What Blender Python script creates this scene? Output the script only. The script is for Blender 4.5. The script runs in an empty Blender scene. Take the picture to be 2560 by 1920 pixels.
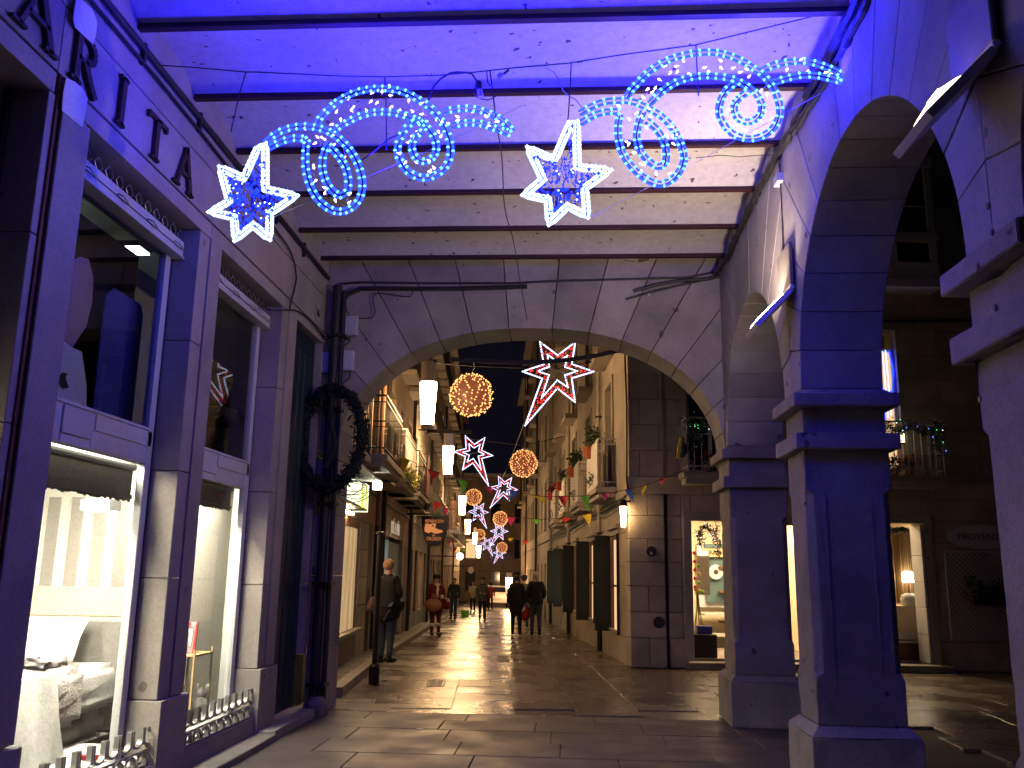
import bpy, bmesh, math, random
from mathutils import Vector, Matrix
random.seed(7)
C = bpy.context.scene.collection
sc = bpy.context.scene
R = math.radians
# ------------------------------------------------------------------ camera
F, PI_, YA, RO, H = 2200.78, R(11.92), R(3.706), R(.895), 1.6
fw = Vector((-math.sin(YA)*math.cos(PI_), math.cos(YA)*math.cos(PI_), math.sin(PI_)))
r0 = Vector((math.cos(YA), math.sin(YA), 0)); u0 = r0.cross(fw)
rt = r0*math.cos(RO)+u0*math.sin(RO); up = -r0*math.sin(RO)+u0*math.cos(RO)
CAM = Vector((0, 0, H))
cd = bpy.data.cameras.new('camera'); cam = bpy.data.objects.new('camera', cd); C.objects.link(cam)
cd.sensor_fit = 'HORIZONTAL'; cd.sensor_width = 36; cd.lens = 36*F/2560; cd.clip_start = .05; cd.clip_end = 600
m = Matrix((rt, up, -fw)).transposed().to_4x4(); m.translation = CAM
cam.matrix_world = m; sc.camera = cam
# ------------------------------------------------------------------ night sky, exposure
w = bpy.data.worlds.new('World'); sc.world = w; w.use_nodes = True
bg = w.node_tree.nodes['Background']
bg.inputs[0].default_value = (.05, .046, .09, 1); bg.inputs[1].default_value = .07
sc.view_settings.view_transform = 'Standard'; sc.view_settings.look = 'None'
sc.view_settings.exposure = 0; sc.view_settings.gamma = 1; sc.view_settings.use_curve_mapping = False
sc.cycles.use_denoising = True
sc.cycles.sample_clamp_indirect = 3.0
sc.cycles.sample_clamp_direct = 40.0
sc.cycles.max_bounces = 6; sc.cycles.diffuse_bounces = 3; sc.cycles.glossy_bounces = 3
sc.cycles.transparent_max_bounces = 12; sc.cycles.transmission_bounces = 4
sc.cycles.caustics_reflective = False; sc.cycles.caustics_refractive = False
sc.cycles.use_light_tree = True

# ------------------------------------------------------------------ street frame: e across (0 = right facades), s along, z up
A5 = R(5); OO = Vector((1.11, 15.85, 0))
EE = Vector((math.cos(A5), math.sin(A5), 0)); SS = Vector((-math.sin(A5), math.cos(A5), 0)); ZZ = Vector((0, 0, 1))
def W(e, s, z): return OO+EE*e+SS*s+ZZ*z
def tfs(p): return W(*p)
def ray(x, y): return rt*((x-1280)/F)-up*((y-960)/F)+fw
def at(x, y, k, v):                       # point of a measured view line on a plane x/y/z = v
    d = ray(x, y); i = 'xyz'.index(k); return CAM+d*((v-CAM[i])/d[i])
def ats(x, y, k, v):                      # same on a plane of the street frame -> (e, s, z)
    d = ray(x, y); q = CAM-OO
    dl = (d.dot(EE), d.dot(SS), d.z); c = (q.dot(EE), q.dot(SS), q.z); i = 'esz'.index(k)
    t = (v-c[i])/dl[i]; return [c[j]+dl[j]*t for j in range(3)]
def gz(s): return -.02*max(0, min(s, 60))  # the street falls gently away

# ------------------------------------------------------------------ mesh builder
WORLD = {}
class MB:
    def __init__(s, tf=None): s.v = []; s.f = []; s.tf = tf
    def add(s, vs, fs):
        n = len(s.v)
        s.v += [tuple(s.tf(p)) if s.tf else tuple(p) for p in vs]; s.f += [tuple(n+i for i in f) for f in fs]; return s
    def box(s, x0, x1, y0, y1, z0, z1):
        return s.add([(x0,y0,z0),(x1,y0,z0),(x1,y1,z0),(x0,y1,z0),(x0,y0,z1),(x1,y0,z1),(x1,y1,z1),(x0,y1,z1)],
                     [(0,3,2,1),(4,5,6,7),(0,1,5,4),(1,2,6,5),(2,3,7,6),(3,0,4,7)])
    def frustum(s, a, b):                 # a, b: (x0,x1,y0,y1,z)
        x0,x1,y0,y1,z0 = a; X0,X1,Y0,Y1,z1 = b
        return s.add([(x0,y0,z0),(x1,y0,z0),(x1,y1,z0),(x0,y1,z0),(X0,Y0,z1),(X1,Y0,z1),(X1,Y1,z1),(X0,Y1,z1)],
                     [(0,3,2,1),(4,5,6,7),(0,1,5,4),(1,2,6,5),(2,3,7,6),(3,0,4,7)])
    def prism(s, poly, fn, w0, w1):       # fn(u,v,w) -> point
        n = len(poly)
        return s.add([fn(u,v,w0) for u,v in poly]+[fn(u,v,w1) for u,v in poly],
                     [tuple(range(n))[::-1], tuple(range(n,2*n))]+[(i,(i+1)%n,n+(i+1)%n,n+i) for i in range(n)])
    def tube(s, pts, r, n=6, closed=False, cap=True):
        pts = [Vector(p) for p in pts]; N = len(pts)
        if N < 2: return s
        rr = r if isinstance(r, (list, tuple)) else [r]*N
        vs = []; ref = None
        for i, p in enumerate(pts):
            a = pts[i-1] if (i > 0 or closed) else p
            b = pts[(i+1) % N] if (i < N-1 or closed) else p
            t = (b-a)
            t = t.normalized() if t.length > 1e-9 else Vector((0, 0, 1))
            if ref is None:
                ref = Vector((0, 0, 1)) if abs(t.z) < .9 else Vector((1, 0, 0))
            x = ref-t*ref.dot(t)
            if x.length < 1e-4: x = t.orthogonal()
            x.normalize(); y = t.cross(x); ref = x
            vs += [p+(x*math.cos(2*math.pi*k/n)+y*math.sin(2*math.pi*k/n))*rr[i] for k in range(n)]
        fs = []
        for i in range(N if closed else N-1):
            j = (i+1) % N
            fs += [(i*n+k, i*n+(k+1) % n, j*n+(k+1) % n, j*n+k) for k in range(n)]
        if cap and not closed: fs += [tuple(range(n))[::-1], tuple((N-1)*n+k for k in range(n))]
        return s.add(vs, fs)
    def lathe(s, c, prof, n=16, ax=None):  # prof: (radius, height)
        c = Vector(c); vs = []; N = len(prof)
        for rr, h in prof:
            for k in range(n):
                a = 2*math.pi*k/n; vs.append(c+Vector((rr*math.cos(a), rr*math.sin(a), h)))
        fs = [(i*n+k, i*n+(k+1) % n, (i+1)*n+(k+1) % n, (i+1)*n+k) for i in range(N-1) for k in range(n)]
        fs += [tuple(range(n))[::-1], tuple((N-1)*n+k for k in range(n))]
        return s.add(vs, fs)
    def ball(s, c, r, n=8, m=5, sq=(1,1,1)):
        c = Vector(c); vs = [c+Vector((0,0,r*sq[2]))]
        for j in range(1, m):
            for k in range(n):
                a = math.pi*j/m; b = 2*math.pi*k/n
                vs.append(c+Vector((r*sq[0]*math.sin(a)*math.cos(b), r*sq[1]*math.sin(a)*math.sin(b), r*sq[2]*math.cos(a))))
        vs.append(c-Vector((0,0,r*sq[2]))); L = len(vs)-1
        fs = [(0, 1+k, 1+(k+1) % n) for k in range(n)]
        fs += [(1+j*n+k, 1+(j+1)*n+k, 1+(j+1)*n+(k+1) % n, 1+j*n+(k+1) % n) for j in range(m-2) for k in range(n)]
        fs += [(L, 1+(m-2)*n+(k+1) % n, 1+(m-2)*n+k) for k in range(n)]
        return s.add(vs, fs)
    def octa(s, c, r):
        c = Vector(c)
        return s.add([c+Vector(d)*r for d in ((1,0,0),(-1,0,0),(0,1,0),(0,-1,0),(0,0,1),(0,0,-1))],
                     [(0,2,4),(2,1,4),(1,3,4),(3,0,4),(2,0,5),(1,2,5),(3,1,5),(0,3,5)])
    def quad(s, a, b, c, d): return s.add([a, b, c, d], [(0,1,2,3)])
    def build(s, name, mat, parent=None, smooth=False, bevel=0, recalc=True, local=False):
        me = bpy.data.meshes.new(name); me.from_pydata(s.v, [], s.f)
        if recalc or bevel:
            bm = bmesh.new(); bm.from_mesh(me)
            if recalc: bmesh.ops.recalc_face_normals(bm, faces=bm.faces)
            if bevel: bmesh.ops.bevel(bm, geom=bm.edges[:], offset=bevel, segments=1, affect='EDGES')
            bm.to_mesh(me); bm.free()
        if smooth: me.polygons.foreach_set('use_smooth', [True]*len(me.polygons))
        me.materials.append(mat); me.update()
        o = bpy.data.objects.new(name, me); C.objects.link(o)
        attach(o, parent, local); return o
def attach(o, parent, local=False):
    if parent is not None:
        o.parent = parent
        if not local and parent.name in WORLD: o.matrix_parent_inverse = WORLD[parent.name].inverted()
def tag(o, label=None, cat=None, group=None, kind=None):
    if label: o['label'] = label
    if cat: o['category'] = cat
    if group: o['group'] = group
    if kind: o['kind'] = kind
    return o
def thing(name, label, cat, loc=(0,0,0), group=None, rz=0):
    o = bpy.data.objects.new(name, None); C.objects.link(o); o.empty_display_size = .1
    o.location = loc; o.rotation_euler = (0, 0, rz)
    WORLD[o.name] = Matrix.Translation(Vector(loc)) @ Matrix.Rotation(rz, 4, 'Z')
    return tag(o, label, cat, group)
KIDS = {}
def kids(o):
    return [c for c in C.objects if c.parent == o]
def dup(root, loc, label, rz=None, scale=None, group=None):
    r = root.copy(); C.objects.link(r); r.location = loc
    if rz is not None: r.rotation_euler = (0, 0, rz)
    if scale is not None: r.scale = scale
    r['label'] = label
    if group: r['group'] = group
    for ch in kids(root):
        c = ch.copy(); C.objects.link(c); c.parent = r
        for g in kids(ch):
            d = g.copy(); C.objects.link(d); d.parent = c
    return r

# ------------------------------------------------------------------ materials
def mat_base(name):
    m = bpy.data.materials.new(name); m.use_nodes = True
    return m, m.node_tree, m.node_tree.nodes['Principled BSDF']
def nn(nt, t, **k):
    n = nt.nodes.new(t)
    for a, b in k.items():
        if a in n.inputs: n.inputs[a].default_value = b
        else: setattr(n, a, b)
    return n
def surf(name, col, rough=.8, var=.25, scale=3, bump=.15, fine=40, metal=0, spots=None, rvar=0, rand=.12, spec=.4, streak=False, coat=0):
    m, nt, b = mat_base(name); L = nt.links
    tc = nn(nt, 'ShaderNodeTexCoord'); src = tc.outputs['Object']
    if streak:
        mp = nn(nt, 'ShaderNodeMapping'); mp.inputs['Scale'].default_value = (1, 1, .12); L.new(src, mp.inputs[0]); s1 = mp.outputs[0]
    else: s1 = src
    n1 = nn(nt, 'ShaderNodeTexNoise', Scale=scale, Detail=6.0, Roughness=.62); L.new(s1, n1.inputs['Vector'])
    n2 = nn(nt, 'ShaderNodeTexNoise', Scale=fine, Detail=4.0, Roughness=.7); L.new(src, n2.inputs['Vector'])
    cr = nn(nt, 'ShaderNodeValToRGB')
    cr.color_ramp.elements[0].position = .3; cr.color_ramp.elements[1].position = .72
    cr.color_ramp.elements[0].color = tuple(c*(1-var) for c in col)+(1,)
    cr.color_ramp.elements[1].color = tuple(min(1, c*(1+var)) for c in col)+(1,)
    L.new(n1.outputs['Fac'], cr.inputs[0]); out = cr.outputs[0]
    hs = nn(nt, 'ShaderNodeHueSaturation'); L.new(out, hs.inputs['Color'])
    oi = nn(nt, 'ShaderNodeObjectInfo'); mr = nn(nt, 'ShaderNodeMapRange')
    mr.inputs['To Min'].default_value = 1-rand; mr.inputs['To Max'].default_value = 1+rand
    L.new(oi.outputs['Random'], mr.inputs[0]); L.new(mr.outputs[0], hs.inputs['Value']); out = hs.outputs[0]
    mx = nn(nt, 'ShaderNodeMix', data_type='RGBA', blend_type='MULTIPLY'); mx.inputs['Factor'].default_value = .5
    cr2 = nn(nt, 'ShaderNodeValToRGB'); cr2.color_ramp.elements[0].position = .3; cr2.color_ramp.elements[1].position = .6
    cr2.color_ramp.elements[0].color = (.62, .6, .58, 1); cr2.color_ramp.elements[1].color = (1, 1, 1, 1)
    L.new(n2.outputs['Fac'], cr2.inputs[0]); L.new(out, mx.inputs[6]); L.new(cr2.outputs[0], mx.inputs[7]); out = mx.outputs[2]
    if spots:
        sp_scale, thr, sc_col = spots
        vo = nn(nt, 'ShaderNodeTexNoise', Scale=sp_scale, Detail=2.0, Roughness=.5); L.new(src, vo.inputs['Vector'])
        g = nn(nt, 'ShaderNodeValToRGB'); g.color_ramp.elements[0].position = thr; g.color_ramp.elements[1].position = thr+.02
        L.new(vo.outputs['Fac'], g.inputs[0])
        m2 = nn(nt, 'ShaderNodeMix', data_type='RGBA'); L.new(g.outputs[0], m2.inputs[0]); L.new(out, m2.inputs[6])
        m2.inputs[7].default_value = sc_col+(1,); out = m2.outputs[2]
    L.new(out, b.inputs['Base Color'])
    b.inputs['Roughness'].default_value = rough; b.inputs['Metallic'].default_value = metal
    b.inputs['Specular IOR Level'].default_value = spec; b.inputs['Coat Weight'].default_value = coat
    if rvar:
        rr = nn(nt, 'ShaderNodeMapRange'); rr.inputs['From Min'].default_value = .35; rr.inputs['From Max'].default_value = .65
        rr.inputs['To Min'].default_value = max(.03, rough-rvar); rr.inputs['To Max'].default_value = min(1, rough+rvar)
        n3 = nn(nt, 'ShaderNodeTexNoise', Scale=scale*.8, Detail=5.0); L.new(src, n3.inputs['Vector'])
        L.new(n3.outputs['Fac'], rr.inputs[0]); L.new(rr.outputs[0], b.inputs['Roughness'])
    if bump:
        bp = nn(nt, 'ShaderNodeBump'); bp.inputs['Strength'].default_value = bump; bp.inputs['Distance'].default_value = .02
        ad = nn(nt, 'ShaderNodeMath', operation='ADD'); L.new(n2.outputs['Fac'], ad.inputs[0]); L.new(n1.outputs['Fac'], ad.inputs[1])
        L.new(ad.outputs[0], bp.inputs['Height']); L.new(bp.outputs[0], b.inputs['Normal'])
    return m
def emit(name, col, st, sample=True):
    m, nt, b = mat_base(name)
    b.inputs['Base Color'].default_value = (.01, .01, .01, 1); b.inputs['Specular IOR Level'].default_value = .1
    b.inputs['Emission Color'].default_value = tuple(col)+(1,); b.inputs['Emission Strength'].default_value = st
    if not sample: m.cycles.emission_sampling = 'NONE'
    return m
def glass(name, tint=(.9,.95,.95), k=.9):
    m, nt, b = mat_base(name); L = nt.links
    tr = nn(nt, 'ShaderNodeBsdfTransparent'); tr.inputs[0].default_value = tint+(1,)
    gl = nn(nt, 'ShaderNodeBsdfGlossy'); gl.inputs['Roughness'].default_value = .02
    fr = nn(nt, 'ShaderNodeFresnel'); fr.inputs[0].default_value = 1.45
    mx = nn(nt, 'ShaderNodeMixShader'); L.new(fr.outputs[0], mx.inputs[0]); L.new(tr.outputs[0], mx.inputs[1]); L.new(gl.outputs[0], mx.inputs[2])
    L.new(mx.outputs[0], nt.nodes['Material Output'].inputs[0]); return m

M = {}
M['stone'] = surf('granite_blocks', (.42,.36,.28), .85, .22, 2.2, .3, 60)
M['stone2'] = surf('smooth_stone', (.36,.32,.27), .8, .18, 1.6, .2, 45, spots=(9,.72,(.12,.10,.09)))
M['mortar'] = surf('mortar', (.10,.085,.07), .95, .2, 5, .2)
M['arch'] = surf('arch_stone', (.36,.32,.28), .85, .28, 1.8, .3, 50, spots=(5,.70,(.13,.11,.10)), rand=.16)
M['pier'] = surf('pier_stone', (.31,.27,.235), .85, .32, 1.7, .45, 42, rand=.06, spots=(7,.70,(.11,.09,.08)))
M['facing'] = surf('shopfront_stone', (.36,.31,.265), .8, .22, 1.3, .3, 46, rand=.06, spots=(6,.735,(.16,.13,.11)))
M['plaster'] = surf('ceiling_plaster', (.58,.54,.50), .9, .10, .9, .08, 14, spots=(13,.695,(.10,.07,.07)), rand=.05)
M['oldplaster'] = surf('brown_plaster', (.30,.22,.18), .9, .2, 5, .3)
M['beam'] = surf('red_oxide_beam', (.045,.012,.014), .6, .3, 4, .1)
M['patch'] = surf('pale_patch', (.72,.70,.68), .85, .05, 2, .05)
M['rust'] = surf('rust_streak', (.16,.055,.025), .85, .3, 6, .1)
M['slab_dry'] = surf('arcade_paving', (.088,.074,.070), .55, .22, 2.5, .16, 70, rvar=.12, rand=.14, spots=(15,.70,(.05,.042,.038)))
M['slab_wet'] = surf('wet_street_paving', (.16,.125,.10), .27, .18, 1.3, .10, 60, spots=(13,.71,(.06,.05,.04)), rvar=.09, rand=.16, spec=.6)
M['ground'] = surf('joint_grit', (.05,.042,.036), .7, .3, 6, .2)
M['kerb'] = surf('kerb_stone', (.20,.17,.15), .6, .2, 3, .2)
M['white'] = surf('white_painted_wood', (.62,.62,.62), .45, .06, 3, .03, 60)
M['whitewall'] = surf('white_interior', (.78,.75,.68), .8, .03, 1, 0)
M['stripe'] = surf('grey_wallpaper_stripe', (.36,.33,.30), .8, .05, 1, 0)
M['cream'] = surf('cream_wall', (.70,.62,.45), .8, .05, 1, 0)
M['linen'] = surf('white_linen', (.80,.78,.76), .9, .05, 5, .25, 30)
M['quilt'] = surf('quilted_cover', (.62,.56,.55), .9, .12, 24, .9, 60)
M['grey'] = surf('grey_fabric', (.33,.31,.29), .95, .08, 6, .1)
M['towel'] = surf('mauve_towel', (.42,.38,.40), .95, .08, 8, .2)
M['blind'] = surf('woven_blind', (.16,.145,.12), .9, .25, 30, .4, 120)
M['black'] = surf('black_rubber', (.012,.012,.013), .6, .3, 5, .1)
M['cable'] = surf('dark_cable', (.02,.018,.02), .55, .2, 8, .05)
M['iron'] = surf('wrought_iron', (.035,.03,.028), .5, .2, 8, .1, metal=.6)
M['zinc'] = surf('galvanised_iron', (.40,.39,.36), .45, .2, 12, .1, metal=.7)
M['pwhite'] = surf('white_iron', (.62,.60,.56), .5, .08, 6, .05)
M['dark'] = surf('dark_interior', (.035,.03,.03), .9, .3, 2, 0)
M['brownboard'] = surf('brown_board', (.12,.095,.085), .85, .15, 2, .05)
M['blueposter'] = surf('blue_poster', (.03,.04,.28), .6, .35, 3, .02)
M['posterpink'] = surf('pink_paper', (.42,.30,.32), .8, .1, 2, 0)
M['posterwhite'] = surf('white_paper', (.62,.62,.70), .8, .05, 2, 0)
M['doorgreen'] = surf('dark_green_door', (.012,.028,.036), .5, .4, 3, .1, streak=True)
M['tealdoor'] = surf('teal_door', (.07,.13,.15), .5, .15, 3, .05, streak=True)
M['leaf'] = surf('dark_green_leaf', (.03,.06,.025), .6, .4, 20, 0, rand=.2)
M['greenwall'] = surf('olive_fir', (.012,.02,.012), .8, .4, 20, 0)
M['moss'] = surf('yellow_green_foliage', (.30,.32,.07), .7, .3, 15, 0)
M['pot'] = surf('terracotta_pot', (.45,.12,.05), .8, .15, 8, .05)
M['plastL'] = surf('brown_plaster_wall', (.24,.17,.12), .85, .2, 1.5, .2, 30)
M['plastL2'] = surf('pinkish_render', (.34,.24,.18), .85, .15, 1.5, .15, 30)
M['wood'] = surf('brown_wood', (.14,.06,.03), .5, .25, 4, .1, streak=True)
M['tanglow'] = surf('glowing_tan_curtain', (.50,.34,.17), .7, .45, 5, .1, streak=True)
M['tan'] = surf('tan_curtain', (.50,.34,.17), .7, .4, 7, .1, streak=True)
M['plate'] = surf('lamp_back_plate', (.15,.13,.115), .5, .1, 6, .03)
M['shutter'] = surf('black_green_shutter', (.006,.009,.009), .8, .3, 6, .1, streak=True)
_b = M['tanglow'].node_tree; _p = _b.nodes['Principled BSDF']; _b.links.new(_p.inputs['Base Color'].links[0].from_socket, _p.inputs['Emission Color']); _p.inputs['Emission Strength'].default_value = .9  # emission imitates floodlight falling on the tan curtain
M['glass'] = glass('window_glass')
M['glassdk'] = surf('dark_window_pane', (.012,.014,.02), .08, .2, 2, 0, spec=.7)
M['skin'] = surf('skin', (.46,.28,.20), .6, .08, 10, .02, rand=.05)
M['hairw'] = surf('light_brown_hair', (.32,.17,.08), .7, .3, 40, .3)
M['hairg'] = surf('grey_hair', (.45,.42,.38), .7, .2, 40, .3)
M['haird'] = surf('dark_hair', (.02,.014,.01), .6, .3, 40, .3)
def cloth(name, col, r=.9): return surf(name, col, r, .15, 8, .15, 60)
M['c_olive'] = cloth('olive_parka', (.012,.010,.007)); M['c_brown'] = cloth('brown_bag_fabric', (.07,.035,.03))
M['c_jean'] = cloth('blue_jeans', (.04,.055,.08)); M['c_black'] = cloth('black_wool', (.012,.012,.013))
M['c_red'] = cloth('red_cloth', (.30,.02,.02)); M['c_dkred'] = cloth('dark_red_velvet', (.15,.015,.015)); M['c_fur'] = cloth('white_fur', (.65,.62,.58))
M['c_teal'] = cloth('slate_jacket', (.035,.05,.055)); M['c_tan'] = cloth('tan_sack', (.34,.16,.08)); M['c_grey'] = cloth('grey_coat', (.10,.085,.06))
M['c_cream'] = cloth('cream_coat', (.45,.38,.26)); M['c_white'] = cloth('white_plastic', (.7,.7,.7), .4)
M['carwhite'] = surf('white_car_paint', (.65,.62,.58), .3, .03, 2, 0, coat=.4)
M['tyre'] = surf('tyre', (.015,.015,.015), .9, .1, 5, .05)
M['signblack'] = surf('black_sign', (.014,.012,.012), .4, .1, 5, 0)
M['signorange'] = emit('glowing_orange_paint', (.9,.30,.10), .75)
M['signwhite'] = emit('glowing_cream_paint', (.9,.70,.50), .45)  # glow put into the orange and cream sign paint to brighten it
M['stonelet'] = surf('bronze_letter', (.05,.022,.02), .5, .3, 10, .1)
M['plaquedk'] = surf('dark_plaque', (.03,.028,.05), .4, .2, 10, .1)
M['signgrey'] = surf('pale_sign_board', (.55,.55,.60), .6, .06, 3, 0)
M['lettergrey'] = surf('faded_letters', (.16,.15,.17), .7, .06, 3, 0)
for n, c in dict(flag_yellow=(.92,.74,.06), flag_red=(.90,.05,.045), flag_green=(.22,.75,.08), flag_pink=(.90,.07,.28), flag_blue=(.08,.22,.72), flag_sky=(.28,.58,.95)).items():
    M[n] = surf(n, c, .7, .08, 4, .05)
BK = 7.0
# lights
ROPE = (.006, .020, 1.0)
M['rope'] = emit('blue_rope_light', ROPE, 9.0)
M['ropebulb'] = emit('blue_rope_bulb', (.10,.42,1.0), 4.5, False)
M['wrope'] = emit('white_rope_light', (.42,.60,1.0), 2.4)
M['wbulb'] = emit('white_bulb', (.75,.85,1.0), 3.6, False)
M['warmbulb'] = emit('fairy_bulb', (.95,.80,1.0), 5, False)
M['bluebulb'] = emit('blue_bulb', (.004,.014,1.0), 7, False)
M['bluewire'] = emit('blue_glow_wire', (.01,.008,1.0), .45, False)
M['srope'] = emit('street_star_rope', (.42,.50,1.0), 2.6)
M['redbulb'] = emit('red_bulb', (1.0,.05,.03), 4.5, False)
M['redgarl'] = emit('red_garland', (1.0,.03,.04), .28, False)
M['goldbulb'] = emit('gold_bulb', (1.0,.42,.13), 3.0)
M['goldcore'] = emit('gold_glow_core', (1.0,.24,.10), .26, False)
M['lamp'] = emit('street_lamp_glass', (1.0,.60,.27), 150)
M['lampend'] = emit('corner_lamp_glass', (1.0,.62,.30), 40)
M['flood'] = emit('floodlight_lens', (.95,1.0,.80), 90)
M['tube'] = emit('fluorescent_tube', (1.0,.75,.55), 50)
M['tube_near'] = emit('near_fluorescent_tube', (1.0,.68,.36), 11)
M['tube2'] = emit('tube_underside', (1.0,.74,.42), 9)
M['shoplight'] = emit('shop_ceiling_panel', (1.0,.89,.70), 175)
M['warmshop'] = emit('added_warm_light', (1.0,.70,.38), 55)
M['signlit'] = emit('lit_sign_face', (.80,.86,.55), 1.6)
M['neon'] = emit('yellow_neon', (.75,.85,.10), 1.3)
M['globe'] = emit('clock_face_light', (.95,1.0,.90), 4)
M['litpane'] = emit('lit_window_pane', (1.0,.62,.30), 1.0)
M['litpane2'] = emit('lit_cyan_pane', (.55,.85,.80), 1.0)
M['litwhite'] = emit('lit_strip_pane', (1.0,.85,.55), 2.0)
M['coldlight'] = emit('cold_ceiling_light', (.8,1.0,.95), 10)
M['tinyblue'] = emit('tiny_blue_led', (.1,.2,1), 5, False)
M['tinygreen'] = emit('tiny_green_led', (.1,1,.3), 3, False)
M['tinywhite'] = emit('tiny_white_led', (.8,1,1), 4, False)

def text(body, o, u, v, size, mat, parent, name='lettering', ext=.004, align='CENTER', sx=1):
    cu = bpy.data.curves.new('tmp', 'FONT'); cu.body = body; cu.size = 1; cu.extrude = ext/size; cu.align_x = align; cu.align_y = 'CENTER'; cu.resolution_u = 2
    t = bpy.data.objects.new('tmp', cu); C.objects.link(t)
    dg = bpy.context.evaluated_depsgraph_get(); me = bpy.data.meshes.new_from_object(t.evaluated_get(dg))
    C.objects.unlink(t); bpy.data.objects.remove(t)
    u = Vector(u).normalized(); v = Vector(v).normalized(); n = u.cross(v)
    mt = Matrix((u*size*sx, v*size, n*size)).transposed().to_4x4(); mt.translation = Vector(o)
    me.transform(mt); me.materials.clear(); me.materials.append(mat); me.name = name
    ob = bpy.data.objects.new(name, me); C.objects.link(ob); attach(ob, parent); return ob

# ================================================================== LARGE STRUCTURE
XL, XR, XR2 = -2.95, 1.82, 2.45
YF, YB = 10.22, 10.82                     # far arch wall, front and back
ZC = 5.2                                  # underside of the ceiling beams
# ---- ground
MB().add([(-40,-12,-.03),(60,-12,-.03),(60,15.9,-.03),(-40,15.9,-.03)], [(0,1,2,3)]).build('ground', M['ground']).__setitem__('kind', 'structure')
g = MB(tfs); ss = [-2, 0, 5, 10, 20, 30, 45, 60, 130]
for a, b in zip(ss, ss[1:]): g.quad((-30,a,gz(a)-.035),(30,a,gz(a)-.035),(30,b,gz(b)-.035),(-30,b,gz(b)-.035))
tag(g.build('street_bed', M['ground']), kind='structure')
arc = tag(thing('arcade_pavement', None, None), kind='structure')
strp = tag(thing('street_pavement', None, None), kind='structure')
side = tag(thing('side_pavement', None, None), kind='structure')
def slab(x0, x1, y0, y1, mat, parent, tf=None, zf=None):
    g = .005; dz = random.uniform(-.0025, .0025)
    b = MB(tf); z = (lambda y: (zf(y) if zf else 0)+dz)
    t = .003
    x0 += g; x1 -= g; y0 += g; y1 -= g
    P = [(x0,y0,z(y0)-.03),(x1,y0,z(y0)-.03),(x1,y1,z(y1)-.03),(x0,y1,z(y1)-.03),(x0,y0,z(y0)-.003),(x1,y0,z(y0)-.003),(x1,y1,z(y1)-.003),(x0,y1,z(y1)-.003),
         (x0+t,y0+t,z(y0)),(x1-t,y0+t,z(y0)),(x1-t,y1-t,z(y1)),(x0+t,y1-t,z(y1))]
    b.add(P, [(0,1,5,4),(1,2,6,5),(2,3,7,6),(3,0,4,7),(4,5,9,8),(5,6,10,9),(6,7,11,10),(7,4,8,11),(8,9,10,11)])
    return b.build('paving_slab', mat, parent, recalc=False)
y = 2.0; rw = 0
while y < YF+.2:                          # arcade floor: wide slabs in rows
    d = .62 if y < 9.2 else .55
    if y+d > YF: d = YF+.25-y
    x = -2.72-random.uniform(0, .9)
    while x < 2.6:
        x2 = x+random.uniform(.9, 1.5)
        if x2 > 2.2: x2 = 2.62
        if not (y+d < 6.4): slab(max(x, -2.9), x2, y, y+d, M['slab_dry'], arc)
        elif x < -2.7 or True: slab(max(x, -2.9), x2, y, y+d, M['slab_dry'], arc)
        x = x2
    y += d; rw += 1
    if d < .3: break
y0s = YF+.26
s = -5.2; i = 0
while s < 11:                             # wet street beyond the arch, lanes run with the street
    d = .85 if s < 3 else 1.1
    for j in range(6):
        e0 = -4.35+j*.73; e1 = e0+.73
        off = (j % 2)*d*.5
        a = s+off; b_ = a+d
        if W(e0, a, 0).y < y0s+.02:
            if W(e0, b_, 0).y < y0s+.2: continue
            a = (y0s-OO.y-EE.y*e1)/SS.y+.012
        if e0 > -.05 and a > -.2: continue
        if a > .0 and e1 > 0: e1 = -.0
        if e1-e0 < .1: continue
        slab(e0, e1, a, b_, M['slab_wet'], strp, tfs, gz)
    s += d
g = MB(tfs)
for a, b in ((11.2,20),(20,30),(30,45),(45,60),(60,120)): g.quad((-4.35,a,gz(a)-.004),(0,a,gz(a)-.004),(0,b,gz(b)-.004),(-4.35,b,gz(b)-.004))
tag(g.build('street_surface', M['slab_wet']), kind='structure')
yy = 4.2
while yy < 16.2:                          # paving outside the arcade, in front of the lit doors
    x = 2.64+random.uniform(0, .3)-.3 if yy < y0s else -.2
    d = .62
    while x < 8.2:
        x2 = x+random.uniform(1.0, 1.5)
        q = (Vector((x2, yy+d, 0))-OO)
        if q.dot(SS) < .1 and (x >= 2.6 or q.dot(EE) > .05+(0 if yy > 10.4 else 9)):
            xa = max(x, 2.64) if yy < y0s else x
            if not (yy >= y0s-.01 and (Vector((xa, yy, 0))-OO).dot(EE) < .05): slab(xa, x2, yy, yy+d, M['slab_wet'], side)
        x = x2
    yy += d
# worn strip that closes the paving between street lanes and side paving
MB().add([(-2.9,y0s,-.012),(9,y0s,-.012),(9,16.5,-.012),(-2.9,16.2,-.012)], [(0,1,2,3)]).build('paving_bed', M['slab_wet']).__setitem__('kind', 'structure')

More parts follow.
